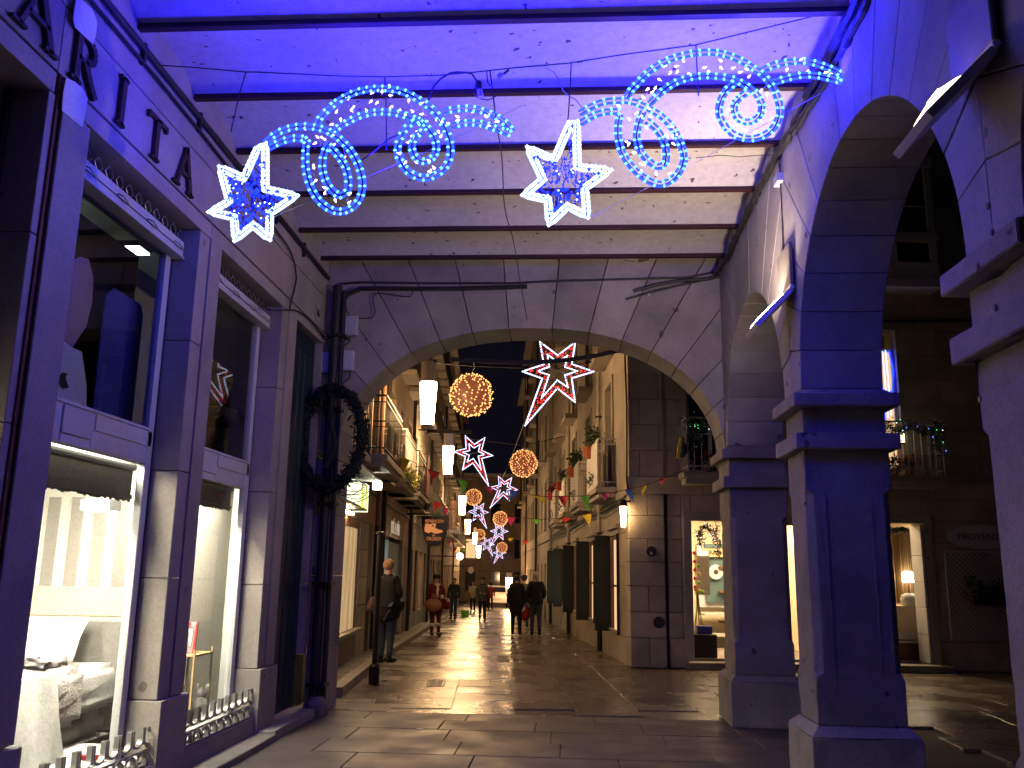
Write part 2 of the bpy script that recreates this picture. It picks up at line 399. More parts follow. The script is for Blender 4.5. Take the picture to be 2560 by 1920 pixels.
# ---- ceiling with its jack vaults and beams
ceil = tag(thing('arcade_ceiling', None, None), kind='structure')
by = [10.72, 9.83, 8.94, 8.0, 7.08, 6.17, 5.25, 4.33, 3.41, 2.49, 1.57, .65, -.3, -1.3]
for a, b in zip(by[1:], by):
    if b < 1: continue
    vs = []; n = 10; nx = 8
    top = min(b, YF+.02)
    for i in range(n+1):
        t = i/n; y = a+(b-a)*t; z = ZC+.035+.13*math.sin(math.pi*t)**.8
        for k in range(nx+1):
            vs.append((XL-.1+(XR+.2-XL)*k/nx, min(y, YF+.05), z+random.uniform(-.002, .002)))
    fs = [(i*(nx+1)+k, i*(nx+1)+k+1, (i+1)*(nx+1)+k+1, (i+1)*(nx+1)+k) for i in range(n) for k in range(nx)]
    MB().add(vs, fs).build('vault_bay', M['plaster'], ceil, smooth=True, recalc=False)
for y in by[1:-1]:
    if y < .5: continue
    MB().box(XL-.02, XR+.04, y-.027, y+.027, ZC-.01, ZC+.006).box(XL-.02, XR+.04, y-.008, y+.008, ZC+.006, ZC+.1).build('ceiling_beam', M['beam'], ceil)
MB().box(XL-.9, XR2+.05, -2, YB, 5.62, 5.75).build('upper_floor_slab', M['mortar'], ceil)

# ---- left shopfront
shop = thing('shopfront', 'stone shopfront with letters over its tall white display windows, left side of the arcade', 'shopfront', (XL, 6, 0))
OPN = [(3.0, 4.385), (4.79, 6.505), (6.92, 8.60), (9.05, 10.12)]
def blk(x0, x1, y0, y1, z0, z1, mat=None, par=None, name='stone_block'):
    g = .003
    return MB().box(x0, x1, y0+g, y1-g, z0+g, z1-g).build(name, mat or M['facing'], par or shop, bevel=.004)
# lintel courses: architrave below the groove, letter band, frieze
for a, b in ((2.0, 4.44), (4.46, 6.71), (6.71, 8.83), (8.83, YF)): blk(-3.5, XL, a, b, 4.24, 4.372, name='lintel_stone')
for a, b in ((2.0, 4.44), (4.44, 6.62), (6.62, 8.7), (8.7, YF)): blk(-3.5, XL, a, b, 4.384, 4.808, name='letter_band_stone')
for a, b in ((2.0, 4.6), (4.6, 7.2), (7.2, YF)): blk(-3.5, XL, a, b, 4.812, 5.62, name='frieze_stone')
PIL = [(4.385, 4.79), (6.505, 6.92), (8.60, 9.05), (10.12, YF)]
for i, (a, b) in enumerate(PIL):
    zs = [.64, 1.42, 2.32, 3.38, 4.24] if i != 1 else [.64, 1.5, 2.3, 3.32, 4.24]
    for z0, z1 in zip(zs, zs[1:]): blk(-3.165, XL, a, b, z0, z1)
    if i < 3: blk(-3.165, XL+.045, a-.02 if i else a, b+.05, 0, .64, name='plinth_block')
    MB().box(-3.20, -3.167, a-.03, b+.03, .2, 4.24).build('light_stop_board', M['mortar'], shop)  # unseen, added to stop shop light leaking through the joints
    # narrow raised fillet on each pilaster
    if i in (1, 2): MB().box(XL, XL+.018, a+.19, b-.004, .645, 4.232).build('pilaster_fillet', M['facing'], shop, bevel=.003)
MB().box(XL, XL+.012, 4.45, 4.475, .65, 4.37).build('rust_line', M['rust'], shop)
MB().box(XL+.012, XL+.03, 4.49, 4.785, .655, 4.2).build('pilaster_fillet', M['facing'], shop, bevel=.004)
for a, b in ((4.785, 6.51), (6.915, 8.605)): blk(-3.5, XL+.01, a, b, 0, .205, name='sill_stone')
# pale raised patches by the second letter
def patch(pts):
    g = MB(); pl = [(at(x*.28933, yq*.28933, 'x', XL+.03)) for x, yq in pts]
    n = len(pl); g.add([p for p in pl]+[p+Vector((.006, 0, 0)) for p in pl], [tuple(range(n)), tuple(range(n, 2*n))]+[(i, (i+1) % n, n+(i+1) % n, n+i) for i in range(n)])
    g.build('pale_wall_patch', M['patch'], shop)
patch([(655,-40),(790,80),(832,190),(822,300),(800,385),(760,345),(700,290),(640,232),(626,160),(640,60)])
patch([(566,676),(640,705),(700,760),(750,850),(735,960),(705,1102),(640,1050),(560,985),(528,955),(540,800)])
# carved-look bronze letters: each letter a thing
def letter(ch, y0, y1, z0, z1, label):
    b = MB(); X = XL+.004; hgt = z1-z0; wd = y1-y0
    def st(p, q, t):                      # stroke p->q in unit cell, thickness t
        P = Vector((0, y0+p[0]*wd, z0+p[1]*hgt)); Q = Vector((0, y0+q[0]*wd, z0+q[1]*hgt)); d = (Q-P).normalized(); n = Vector((0, -d.z, d.y))*t/2
        poly = [P-n, Q-n, Q+n, P+n]
        b.add([v+Vector((X, 0, 0)) for v in poly]+[v+Vector((X+.028, 0, 0)) for v in poly], [(3,2,1,0),(4,5,6,7),(0,1,5,4),(1,2,6,5),(2,3,7,6),(3,0,4,7)])
    T, tn, sf = .052, .026, .1
    def serif(u, v, l=.3): st((u-l/2, v), (u+l/2, v), .022)
    if ch == 'I': st((.5,0),(.5,1),T); serif(.5,.02,.9); serif(.5,.98,.9)
    if ch == 'A': st((.1,0),(.52,1),tn+.006); st((.48,1),(.9,0),T); st((.25,.36),(.78,.36),tn); serif(.1,.02,.34); serif(.9,.02,.34)
    if ch == 'T': st((.5,0),(.5,1),T); st((0,.96),(1,.96),.03); serif(.5,.02,.4); st((.03,.85),(.03,.98),.024); st((.97,.85),(.97,.98),.024)
    if ch == 'R':
        st((.2,0),(.2,1),T); serif(.2,.02,.4); serif(.12,.98,.25)
        pts = [(.2,.97),(.5,.97),(.72,.9),(.82,.76),(.76,.6),(.55,.5),(.2,.48)]
        for i, (p, q) in enumerate(zip(pts, pts[1:])): st(p, q, tn if i in (0,5) else T*.85)
        st((.48,.5),(.72,.22),T); st((.70,.24),(1.0,-.02),T*.9)
    o = b.build('serif_letter', M['stonelet']); tag(o, label, 'letter', 'letters over the shopfront'); return o
letter('A', 3.99, 4.36, 4.42, 4.76, 'dark serif letter A farthest left on the shopfront band')
letter('R', 4.52, 4.80, 4.41, 4.745, 'dark serif letter R beside the bright filler patches')  # the patches beside the R are plain pale raised patches
letter('I', 5.06, 5.17, 4.41, 4.745, 'dark serif letter I between the R and the T')
letter('T', 5.47, 5.75, 4.41, 4.72, 'dark serif letter T on the shopfront band')
letter('A', 5.94, 6.24, 4.40, 4.74, 'dark serif letter A nearest the first hanging comet star')
np_ = thing('number_plaque', 'small round plaque with the number 16 above the dark green door', 'plaque', (XL+.01, 9.8, 4.52))
MB().prism([(.10*math.cos(a*math.pi/10), .10*math.sin(a*math.pi/10)) for a in range(20)], lambda u,v,w_: (XL+w_, 9.8+u, 4.52+v), .001, .014).build('disc', M['facing'], np_)
text('16', (XL+.018, 9.8, 4.52), (0,1,0), (0,0,1), .13, M['stonelet'], np_)
# ---- display windows
XW = -3.155
def display(i, y0, y1, label):
    t = thing('display_window', label, 'window', (XW, (y0+y1)/2, .2), 'display windows of the shopfront')
    fw_ = .085
    def b(n, *a, mt='white'): return MB().box(*a).build(n, M[mt], t, bevel=.003)
    b('frame_post', XW-.06, XW, y1-.03-fw_, y1-.03, .21, 4.0); b('frame_post', XW-.06, XW, y0+.02, y0+.02+fw_, .21, 4.0)
    b('dark_gap', XW-.08, XW-.03, y1-.029, y1+.0, .21, 4.2, mt='black')
    tr = b('transom', XW-.08, XW-.01, y0+.02, y1-.03, 2.335, 2.61)
    # stepped mouldings on the transom
    L = y1-y0
    for a, c, z0, z1, d in ((.03,.97,2.585,2.608,.014),(.03,.24,2.50,2.582,.010),(.50,.97,2.47,2.582,.010),(.27,.47,2.40,2.575,.016),(.03,.26,2.345,2.49,.006),(.48,.97,2.345,2.46,.006),(.27,.47,2.335,2.39,.010)):
        MB().box(XW-.01, XW-.01+d, y0+L*a, y0+L*c, z0, z1).build('transom_moulding', M['white'], t, bevel=.003)
    b('shutter_box', XW-.1, XW+.085, y0+.01, y1-.01, 4.0, 4.125); b('box_lip', XW+.0, XW+.10, y0+.01, y1-.01, 3.985, 3.999)
    b('box_rail', XW+.085, XW+.092, y0+.01, y1-.01, 4.05, 4.058, mt='beam')
    for k in range(4):
        yy = y0+.2+k*(L-.4)/3
        MB().tube([(XW+.09, yy, 4.07), (XW+.12, yy+.03, 4.06), (XW+.12, yy+.12, 4.03)], .006, 5).build('hook', M['zinc'], t)
    b('dark_recess', XW-.1, XW-.09, y0, y1, 4.126, 4.24, mt='dark')
    b('glass_sill', XW-.08, XW+.14, y0+.005, y1-.005, .206, .235)
    MB().quad((XW-.03,y0+.1,.236),(XW-.03,y1-.11,.236),(XW-.03,y1-.11,2.333),(XW-.03,y0+.1,2.333)).build('lower_pane', M['glass'], t, recalc=False)
    MB().quad((XW-.03,y0+.1,2.612),(XW-.03,y1-.11,2.612),(XW-.03,y1-.11,3.99),(XW-.03,y0+.1,3.99)).build('upper_pane', M['glass'], t, recalc=False)
    return t
dw1 = display(1, 4.79, 6.505, 'nearer tall white display window showing a made bed under striped wallpaper')
dw2 = display(2, 6.92, 8.60, 'farther tall white display window with a picture frame on a metal side table')
# wrought horseshoe guards along sills and cresting above the windows
def guard(y0, y1, n, x, z, label, top=False):
    t = thing('iron_guard' if not top else 'iron_cresting', label, 'iron guard', (x, (y0+y1)/2, z), 'iron guards of the shopfront windows')
    d = (y1-y0)/n
    if not top:
        for k in range(n):
            yc = y0+d*(k+.5)
            for flip, zc, yc2 in ((0, z+.035, yc), (1, z+.185, yc+d/2)):
                if flip and k == n-1: yc2 = yc+d/2-.01
                b = MB(); pts = []
                for a in range(0, 9):
                    an = math.pi*a/8
                    pts.append((yc2+math.cos(an)*d*.40, zc+(math.sin(an)*.055 if not flip else -math.sin(an)*.05)))
                pts = [(pts[0][0], zc-.035 if not flip else zc+.075)]+pts+[(pts[-1][0], zc-.035 if not flip else zc+.075)]
                for (a1, b1), (a2, b2) in zip(pts, pts[1:]):
                    nx_ = Vector((a2-a1, b2-b1)); l = max(nx_.length, 1e-6); nx_ = Vector((-nx_.y, nx_.x))/l*.007
                    b.add([(xx, a1+s_*nx_.x, b1+s_*nx_.y) for xx in (x-.018, x+.018) for s_ in (-1, 1)]+[(xx, a2+s_*nx_.x, b2+s_*nx_.y) for xx in (x-.018, x+.018) for s_ in (-1, 1)],
                          [(0,1,3,2),(4,6,7,5),(0,4,5,1),(2,3,7,6),(0,2,6,4),(1,5,7,3)])
                b.build('horseshoe', M['zinc'], t)
        MB().box(x-.02, x+.02, y0, y1, z-.004, z+.003).build('base_bar', M['zinc'], t)
        MB().box(x-.006, x+.006, y0, y1, z+.088, z+.10).build('middle_bar', M['zinc'], t)
        MB().tube([(x, y1-.02, z+.24), (x+.01, y1+.03, z+.25)], .012, 6).build('wall_bolt', M['zinc'], t)
    else:
        for k in range(n):
            yc = y0+d*(k+.5)
            b = MB()
            for s_ in (-1, 1):
                b.tube([(x, yc+s_*d*.5, z), (x, yc+s_*d*.28, z+.03), (x, yc+s_*d*.12, z+.055), (x, yc+s_*d*.34, z+.09), (x, yc+s_*d*.5, z+.105)], .006, 5)
            b.build('scroll', M['zinc'], t)
guard(4.95, 6.49, 9, XL-.035, .215, 'row of iron horseshoes guarding the sill of the bed window')
guard(6.95, 8.56, 10, XL-.035, .215, 'row of iron horseshoes guarding the sill of the picture frame window')
guard(4.80, 6.49, 12, XW+.05, 4.128, 'scrolled iron cresting over the nearer display window', True)
guard(6.93, 8.59, 12, XW+.05, 4.128, 'scrolled iron cresting over the farther display window', True)
# shop rooms
rm = thing('shop_room', 'bright interior of the bedding shop behind the display windows', 'interior', (-4.5, 6, .2))
def rb(n, *a, mt='whitewall'): return MB().box(*a).build(n, M[mt], rm)
rb('display_floor', -6.2, XW-.09, 3.6, 7.62, .16, .24, mt='white')
rb('back_wall', -6.2, -3.56, 7.6, 7.66, .24, 2.42)
rb('wall_band', -6.2, -3.565, 7.585, 7.599, 1.16, 1.40, mt='cream')
k = 0; x = -3.62
while x > -6.0:
    rb('wallpaper_stripe', x-.11, x, 7.588, 7.598, 1.40, 2.17, mt='stripe'); x -= .215
rb('far_side_wall', -6.25, -6.2, 3.6, 7.6, .24, 2.42); rb('near_wall', -6.2, XW-.1, 3.55, 3.6, .24, 2.42)
rb('display_ceiling', -6.2, XW-.09, 3.6, 9.3, 2.42, 2.5)
rb('second_floor_board', -3.75, XW-.09, 7.0, 9.3, .16, .24, mt='white')
rb('second_side_wall', -3.60, -3.56, 7.66, 9.3, .24, 2.42); rb('second_end_wall', -3.75, XW-.1, 9.25, 9.3, .24, 2.42)
rb('curtain_column', -3.42, -3.30, 8.9, 9.0, .24, 2.42, mt='white')
rb('pale_stripe', -3.62, -3.50, 9.238, 9.248, .9, 2.42, mt='cream')
rb('lamp_cove', -3.3, -3.24, 7.3, 8.5, 2.36, 2.42, mt='white')
rb('upper_back_board', -3.6, -3.52, 4.6, 5.74, 2.6, 4.2, mt='brownboard')
rb('upper_dark_board', -3.75, -3.70, 6.06, 7.0, 2.6, 4.2, mt='dark')
rb('upper_shelf_wall', -3.9, -3.85, 7.0, 9.3, 2.6, 4.2, mt='grey'); rb('upper_end_wall', -3.9, XW-.1, 9.0, 9.06, 2.6, 4.2, mt='grey')
rb('upper_shelf', -3.85, XW-.15, 8.2, 8.98, 3.02, 3.10, mt='dark')
rb('upper_ceiling', -8, XW-.1, 3.6, 12, 5.3, 5.36, mt='whitewall'); rb('upper_far_wall', -8, -3.95, 11.9, 12, 2.6, 5.3, mt='grey')
for yy, xx in ((9.0, -5.2), (10.4, -5.9), (9.4, -6.3)):
    l = thing('ceiling_light', {9.0: 'cold fluorescent ceiling light seen through the gap above the bed window', 10.4: 'second cold ceiling light deeper inside the shop', 9.4: 'third cold ceiling light at the left of the upper shop gap'}[yy], 'ceiling light', (xx, yy, 5.05), 'cold ceiling lights in the shop')
    MB().box(xx-.5, xx+.5, yy-.12, yy+.12, 5.0, 5.02).build('diffuser', M['coldlight'], l); MB().box(xx-.52, xx+.52, yy-.14, yy+.14, 5.02, 5.08).build('housing', M['dark'], l)
o = MB().prism([(6.00,2.62),(6.58,2.62),(6.58,3.55),(6.52,3.62),(6.1,3.62),(6.0,3.52)], lambda u,v,w_: (-3.40+w_, u, v), 0, .01).build('blue_poster', M['blueposter'])
tag(o, 'deep blue rounded poster hanging behind the upper glass of the bed window', 'poster')
def shape_poster(name, pts, mt, label, x=-3.26):
    o = MB().prism([tuple(at(a*.28933, 480+b*.28933, 'x', x))[1:] for a, b in pts], lambda u,v,w_: (x+w_, u, v), 0, .006).build(name, M[mt]); tag(o, label, 'poster')
shape_poster('oval_poster', [(560,620),(690,560),(760,580),(800,740),(790,950),(740,1160),(620,1340),(530,1260),(500,1000)], 'posterpink', 'tall pink oval cut-out behind the upper glass, left of the blue poster')
shape_poster('leaf_poster', [(530,1270),(620,1345),(700,1380),(740,1659),(740,2050),(500,2030),(440,1659)], 'posterwhite', 'white leaf-shaped cut-out below the pink oval in the upper glass', -3.255)
shape_poster('round_sticker', [(510,1590),(540,1560),(580,1570),(560,1600),(570,1640),(590,1690),(545,1700),(510,1660)], 'black', 'small dark crescent sticker on the white cut-out', -3.245)
def area(name, loc, rot, size, sy, col, en, parent=None):
    ld = bpy.data.lights.new(name, 'AREA'); ld.shape = 'RECTANGLE'; ld.size = size; ld.size_y = sy; ld.energy = en; ld.color = col
    o = bpy.data.objects.new(name, ld); C.objects.link(o); o.location = loc; o.rotation_euler = rot
    if parent is not None: o.parent = parent; o.matrix_parent_inverse = WORLD[parent.name].inverted()
    return o
def spotthing(y, x, z, label):
    t = thing('display_spotlight', label, 'spotlight', (x, y, z), 'spotlights in the display windows')
    MB().tube([(x, y, 2.42), (x, y, z+.08)], .012, 6).build('stem', M['white'], t)
    MB().frustum((x-.05,x+.05,y-.06,y+.06,z+.08), (x-.04,x+.04,y-.05,y+.05,z+.09)).box(x-.11, x+.11, y-.09, y+.09, z, z+.078).build('lamp_head', M['white'], t)
    MB().box(x-.09, x+.09, y-.07, y+.07, z-.006, z-.001).build('lens', M['shoplight'], t)
spotthing(6.5, -3.52, 1.99, 'white box spotlight hanging under the blind of the bed window')
spotthing(7.35, -3.34, 2.15, 'glowing spotlight at the left edge of the second display window')
for (xx, y0, y1, lab) in ((-4.5, 4.0, 5.7, 'long bright ceiling panel over the display bed'), (-3.40, 4.85, 6.35, 'bright ceiling strip behind the blind of the bed window'), (-3.44, 7.1, 8.5, 'bright ceiling panel over the side table display')):
    o = MB().box(xx-.10, xx+.10, y0, y1, 2.395, 2.415).build('display_lamp', M['shoplight']); tag(o, lab, 'ceiling light', 'bright panels in the display windows')
def blindf(y0, y1, z0, z1, label):
    t = thing('roller_blind', label, 'blind', (-3.30, y0, z1), 'woven blinds in the display windows')
    MB().tube([(-3.30, y0, z1+.03), (-3.30, y1, z1+.03)], .03, 10).build('roller', M['white'], t)
    g = MB(); n = 40
    for i in range(n):
        a = y0+(y1-y0)*i/n; b = y0+(y1-y0)*(i+1)/n; z = z0+random.uniform(-.008, .008)
        g.quad((-3.30, a, z), (-3.30, b, z), (-3.30, b, z1), (-3.30, a, z1))
    g.build('woven_cloth', M['blind'], t)
    MB().box(-3.32, -3.285, y0, y1, z0+.02, z0+.05).build('bottom_bar', M['blind'], t)
blindf(4.95, 6.50, 2.06, 2.29, 'half rolled woven brown blind across the bed window')
blindf(7.00, 8.50, 2.12, 2.30, 'half rolled woven brown blind in the farther display window')
# bed
bed = thing('bed', 'made bed with white linen and quilted cover in the nearer display window', 'bed', (-4.4, 6.9, .24))
MB().box(-5.3, -3.70, 7.46, 7.57, .24, 1.14).build('headboard', M['grey'], bed, bevel=.02)
def softbox(x0,x1,y0,y1,z0,z1,mt,name,par,amp=.012,n=10,bev=.05):
    o = MB().box(x0,x1,y0,y1,z0,z1).build(name, M[mt], par)
    bm = bmesh.new(); bm.from_mesh(o.data); bmesh.ops.bevel(bm, geom=bm.edges[:], offset=bev, segments=2, affect='EDGES')
    bmesh.ops.subdivide_edges(bm, edges=[e for e in bm.edges if e.calc_length() > .15], cuts=5, use_grid_fill=True)
    for v in bm.verts: v.co += Vector((random.uniform(-amp,amp), random.uniform(-amp,amp), random.uniform(-amp,amp)))
    bm.to_mesh(o.data); bm.free(); o.data.polygons.foreach_set('use_smooth', [True]*len(o.data.polygons)); return o
softbox(-5.25,-3.72,5.5,7.44,.45,.80,'linen','mattress',bed)
softbox(-5.1,-3.70,5.62,6.9,.40,.825,'quilt','quilted_cover',bed,.014)
softbox(-5.2,-3.76,5.6,7.40,.24,.44,'grey','bed_base',bed,.004)
g = MB(); n = 24                           # sheet falling over the near corner of the bed
vs = []
for i in range(n+1):
    for j in range(13):
        u = i/n; v = j/12
        y = 4.95+u*1.35; zt = .83-v*.58; out = .10*v+.035*math.sin(u*19)*v+.02*math.sin(u*41+v*3)*v
        vs.append((-3.60+out*1.1, y+.05*v*math.sin(u*7), max(.245, zt)))
g.add(vs, [(i*13+j, (i+1)*13+j, (i+1)*13+j+1, i*13+j+1) for i in range(n) for j in range(12)]); g.build('draped_sheet', M['linen'], bed, smooth=True, recalc=False)
MB().box(-5.2, -3.6, 4.95, 6.3, .80, .835).build('top_sheet', M['linen'], bed, bevel=.01)
def cushion(name, c, sx, sz, th, tilt, rz, mt, label, cat):
    vs = []; n = 10
    for side_ in (1, -1):
        for i in range(n+1):
            for j in range(n+1):
                u = i/n*2-1; v = j/n*2-1
                e = max(0, (1-u**4)*(1-v**4))**.5
                pin = 1-.06*(1-abs(u*v))
                vs.append(Vector((u*sx/2*pin, side_*th/2*e+.003*math.sin(9*u+5*v), v*sz/2*pin)))
    fs = []
    for q in (0, 1):
        o_ = q*(n+1)**2
        fs += [(o_+i*(n+1)+j, o_+(i+1)*(n+1)+j, o_+(i+1)*(n+1)+j+1, o_+i*(n+1)+j+1) for i in range(n) for j in range(n)]
    mt_ = Matrix.Translation(c) @ Matrix.Rotation(rz, 4, 'Z') @ Matrix.Rotation(tilt, 4, 'X')
    o = MB().add([mt_ @ v for v in vs], fs).build(name, M[mt], smooth=True); return tag(o, label, cat)
cushion('pillow', (-4.22, 7.15, 1.0), .58, .42, .15, R(-38), R(8), 'linen', 'white square pillow leaning on the grey headboard', 'pillow')
for k in range(4):
    z = .84+k*.075; wd = .30-.03*(k == 3)-.02*(k == 0)
    g = MB(); prof = [(-wd, -.03), (-wd-.02, 0), (-wd, .03), (0, .035), (wd-.03, .032), (wd, .01), (wd, -.02), (wd-.03, -.032)]
    o = g.prism(prof, lambda u,v,w_: (-4.10+u*.55, 6.30+w_, z+.035+v), -.13, .13).build('folded_towel', M['towel'], bevel=.008)
    tag(o, ['bottom folded mauve towel of the stack on the bed', 'second folded mauve towel from the bottom of the stack', 'third folded mauve towel from the bottom of the stack', 'top smaller folded mauve towel of the stack on the bed'][k], 'towel', 'stack of towels on the bed')
o = MB().prism([(-.09,0),(.09,0),(.09,.2),(-.09,.2)], lambda u,v,w_: (-3.92+u, 6.13+w_-.02*v, .86+v), 0, .006).build('price_card', M['linen']); tag(o, 'blank white card standing in front of the towel stack', 'card')
softbox(-3.98,-3.80,6.5,6.75,.83,.90,'towel','crumpled_cloth',None,.03,bev=.02); tag(bpy.data.objects['crumpled_cloth'], 'crumpled mauve cloth on the bed beside the towels', 'cloth')
o = MB().box(-3.46,-3.30,6.42,6.47,.24,.27).build('red_box', M['c_red']); tag(o, 'small red box on the display floor in front of the bed', 'box')
# side table with frame and toys
tb = thing('side_table', 'slim brass side table with glass top in the farther display window', 'side table', (-3.42, 8.2, .24))
for a, b in ((-3.52,7.95),(-3.30,7.95),(-3.52,8.35),(-3.30,8.35)): MB().box(a-.008,a+.008,b-.008,b+.008,.24,.86).build('leg', M['tan'], tb)
MB().box(-3.53,-3.29,7.94,8.36,.80,.815).build('table_top', M['tan'], tb); MB().box(-3.53,-3.29,7.94,8.36,.30,.308).build('lower_shelf', M['glass'], tb)
pf = thing('picture_frame', 'red and white striped picture frame leaning on the side table', 'picture frame', (-3.42, 8.1, .82))
def fr(u, v, w_): return (-3.45+u*.9, 8.12+v*.16-w_-.25*u, .82+v)
MB().prism([(-.10,0),(.10,0),(.10,.27),(-.10,.27)], fr, 0, .018).build('border', M['posterpink'], pf)
for u in (-.10, .078): MB().prism([(u,0),(u+.022,0),(u+.022,.27),(u,.27)], fr, .0185, .021).build('red_stripe', M['flag_red'], pf)
for v in (0, .225): MB().prism([(-.015,v),(.015,v),(.015,v+.045),(-.015,v+.045)], fr, .0185, .021).build('red_stripe', M['flag_red'], pf)
MB().prism([(-.062,.05),(.062,.05),(.062,.22),(-.062,.22)], fr, .0185, .0205).build('mount', M['stonelet'], pf)
MB().prism([(-.055,.057),(.055,.057),(.055,.213),(-.055,.213)], fr, .0207, .022).build('photo_print', M['white'], pf)
MB().prism([(.025*math.cos(a/2),.15+.03*math.sin(a/2)) for a in range(12)], fr, .0222, .0228).build('portrait_head', M['stripe'], pf)
MB().prism([(-.035,.06),(.035,.06),(.03,.11),(0,.125),(-.03,.11)], fr, .0222, .0228).build('portrait_shoulders', M['stripe'], pf)
for i, (x, y, s_, lab) in enumerate(((-3.46, 8.0, .075, 'grey plush toy with long ears sitting under the side table'), (-3.31, 8.22, .06, 'smaller grey plush toy beside the table leg'))):
    t = thing('plush_toy', lab, 'soft toy', (x, y, .31), 'plush toys under the side table')
    MB().ball((x, y, .31+s_), s_*1.1, 10, 7).build('toy_body', M['grey'], t, smooth=True); MB().ball((x, y, .31+s_*2.6), s_*.8, 10, 7).build('toy_head', M['towel'], t, smooth=True)
    for sg in (-1, 1): MB().ball((x+sg*s_*.7, y, .31+s_*3.4), s_*.4, 8, 5, (1,.5,1.3)).build('toy_ear', M['grey'], t, smooth=True)
# small row of books on the upper shelf
for k in range(3):
    o = MB().box(-3.7+k*.0, -3.4, 8.3+k*.16, 8.44+k*.16, 3.105, 3.125+k*.02).build('folded_blanket', M['stripe']); tag(o, ['thin folded blanket at the left on the upper shelf','middle folded blanket on the upper shelf','thicker folded blanket at the right on the upper shelf'][k], 'blanket', 'blankets on the upper shelf')
# dark door at the end of the shopfront
dr = thing('street_door', 'dark green door with rough panels between the last pilaster and the far arch', 'door', (XL-.1, 9.6, 0))
MB().box(XL-.14, XL-.09, 9.055, 10.115, .08, 4.235).build('door_leaf', M['doorgreen'], dr)
for k in range(5): MB().box(XL-.089, XL-.07, 9.10+k*.2, 9.26+k*.2, .25, 1.2).build('door_panel', M['doorgreen'], dr, bevel=.006)
for k in range(5): MB().box(XL-.089, XL-.07, 9.10+k*.2, 9.26+k*.2, 1.4, 4.0).build('door_panel', M['doorgreen'], dr, bevel=.006)
# step along the shopfront
st = thing('doorstep', 'long low stone step running under the display windows to the door', 'step', (-2.8, 8, 0))
for a, b in ((4.2,5.6),(5.6,7.1),(7.1,8.62)): MB().box(-3.0, -2.72, a+.003, b-.003, -.02, .06).build('step_stone', M['kerb'], st, bevel=.008)
MB().box(-3.05, -2.74, 8.625, 10.0, -.02, .085).build('step_stone', M['stone2'], st, bevel=.008)
MB().box(-3.05, -2.72, 10.0, YF-.01, -.02, .07).build('step_stone', M['kerb'], st, bevel=.008)
o = MB().box(-2.90,-2.80,4.62,4.78,0,.33).build('black_post', M['black'], bevel=.015); tag(o, 'squat black post at the foot of the nearest pilaster, bottom left', 'post')

# ---- far arch wall
ax, aw, az, ah = -.45, 2.28, 2.85, 1.6
def intr(t, grow=0):                      # t 0..pi, left to right
    c, s_ = -math.cos(t), math.sin(t); p = 2/2.2
    return ax+(aw+grow)*math.copysign(abs(c)**p, c), az+(ah+grow)*abs(s_)**p
fa = thing('far_arch', 'wide low stone arch closing the arcade towards the street', 'arch', (ax, YF, 0))
def toedge(p, x0, x1, z1, c):             # extend a ray from centre c through p to the box boundary
    d = Vector(p)-Vector(c); ts = []
    if d.x > 1e-6: ts.append((x1-c[0])/d.x)
    if d.x < -1e-6: ts.append((x0-c[0])/d.x)
    if d.y > 1e-6: ts.append((z1-c[1])/d.y)
    t = min(ts); return (c[0]+d.x*t, c[1]+d.y*t)
def voussoirs(fn, c, x0, x1, z1, n, mk, mat, par, w0, w1, core, t0=0, t1=math.pi, gap=.004, corner=True):
    for i in range(n):
        a = t0+(t1-t0)*i/n; b = t0+(t1-t0)*(i+1)/n
        ga = gap/max(.5, abs(aw))
        ins = [fn(a+ga+(b-a-2*ga)*k/4) for k in range(5)]
        oa = toedge(ins[0], x0, x1, z1, c); ob = toedge(ins[-1], x0, x1, z1, c)
        out = [oa]
        if oa[1] < z1-1e-4 and ob[1] > z1-1e-4: out.append((oa[0], z1))
        if oa[1] > z1-1e-4 and ob[1] < z1-1e-4: out.append((ob[0], z1))
        out.append(ob)
        jt = random.uniform(-.003,.003); MB().prism(ins+out[::-1], mk, w0+jt, w1).build('voussoir', mat, par, bevel=.005)
mkf = lambda u,v,w_: (u, w_, v)
voussoirs(intr, (ax, az-1.2), XL, XR, 5.62, 17, mkf, M['arch'], fa, YF, YB, None)
for i, (z0, z1) in enumerate(((0,.7),(.7,1.5),(1.5,2.2),(2.2,2.846))):
    MB().box(XL, ax-aw, YF, YB, z0+.003, z1-.003).build('jamb_stone', M['arch'], fa, bevel=.005)

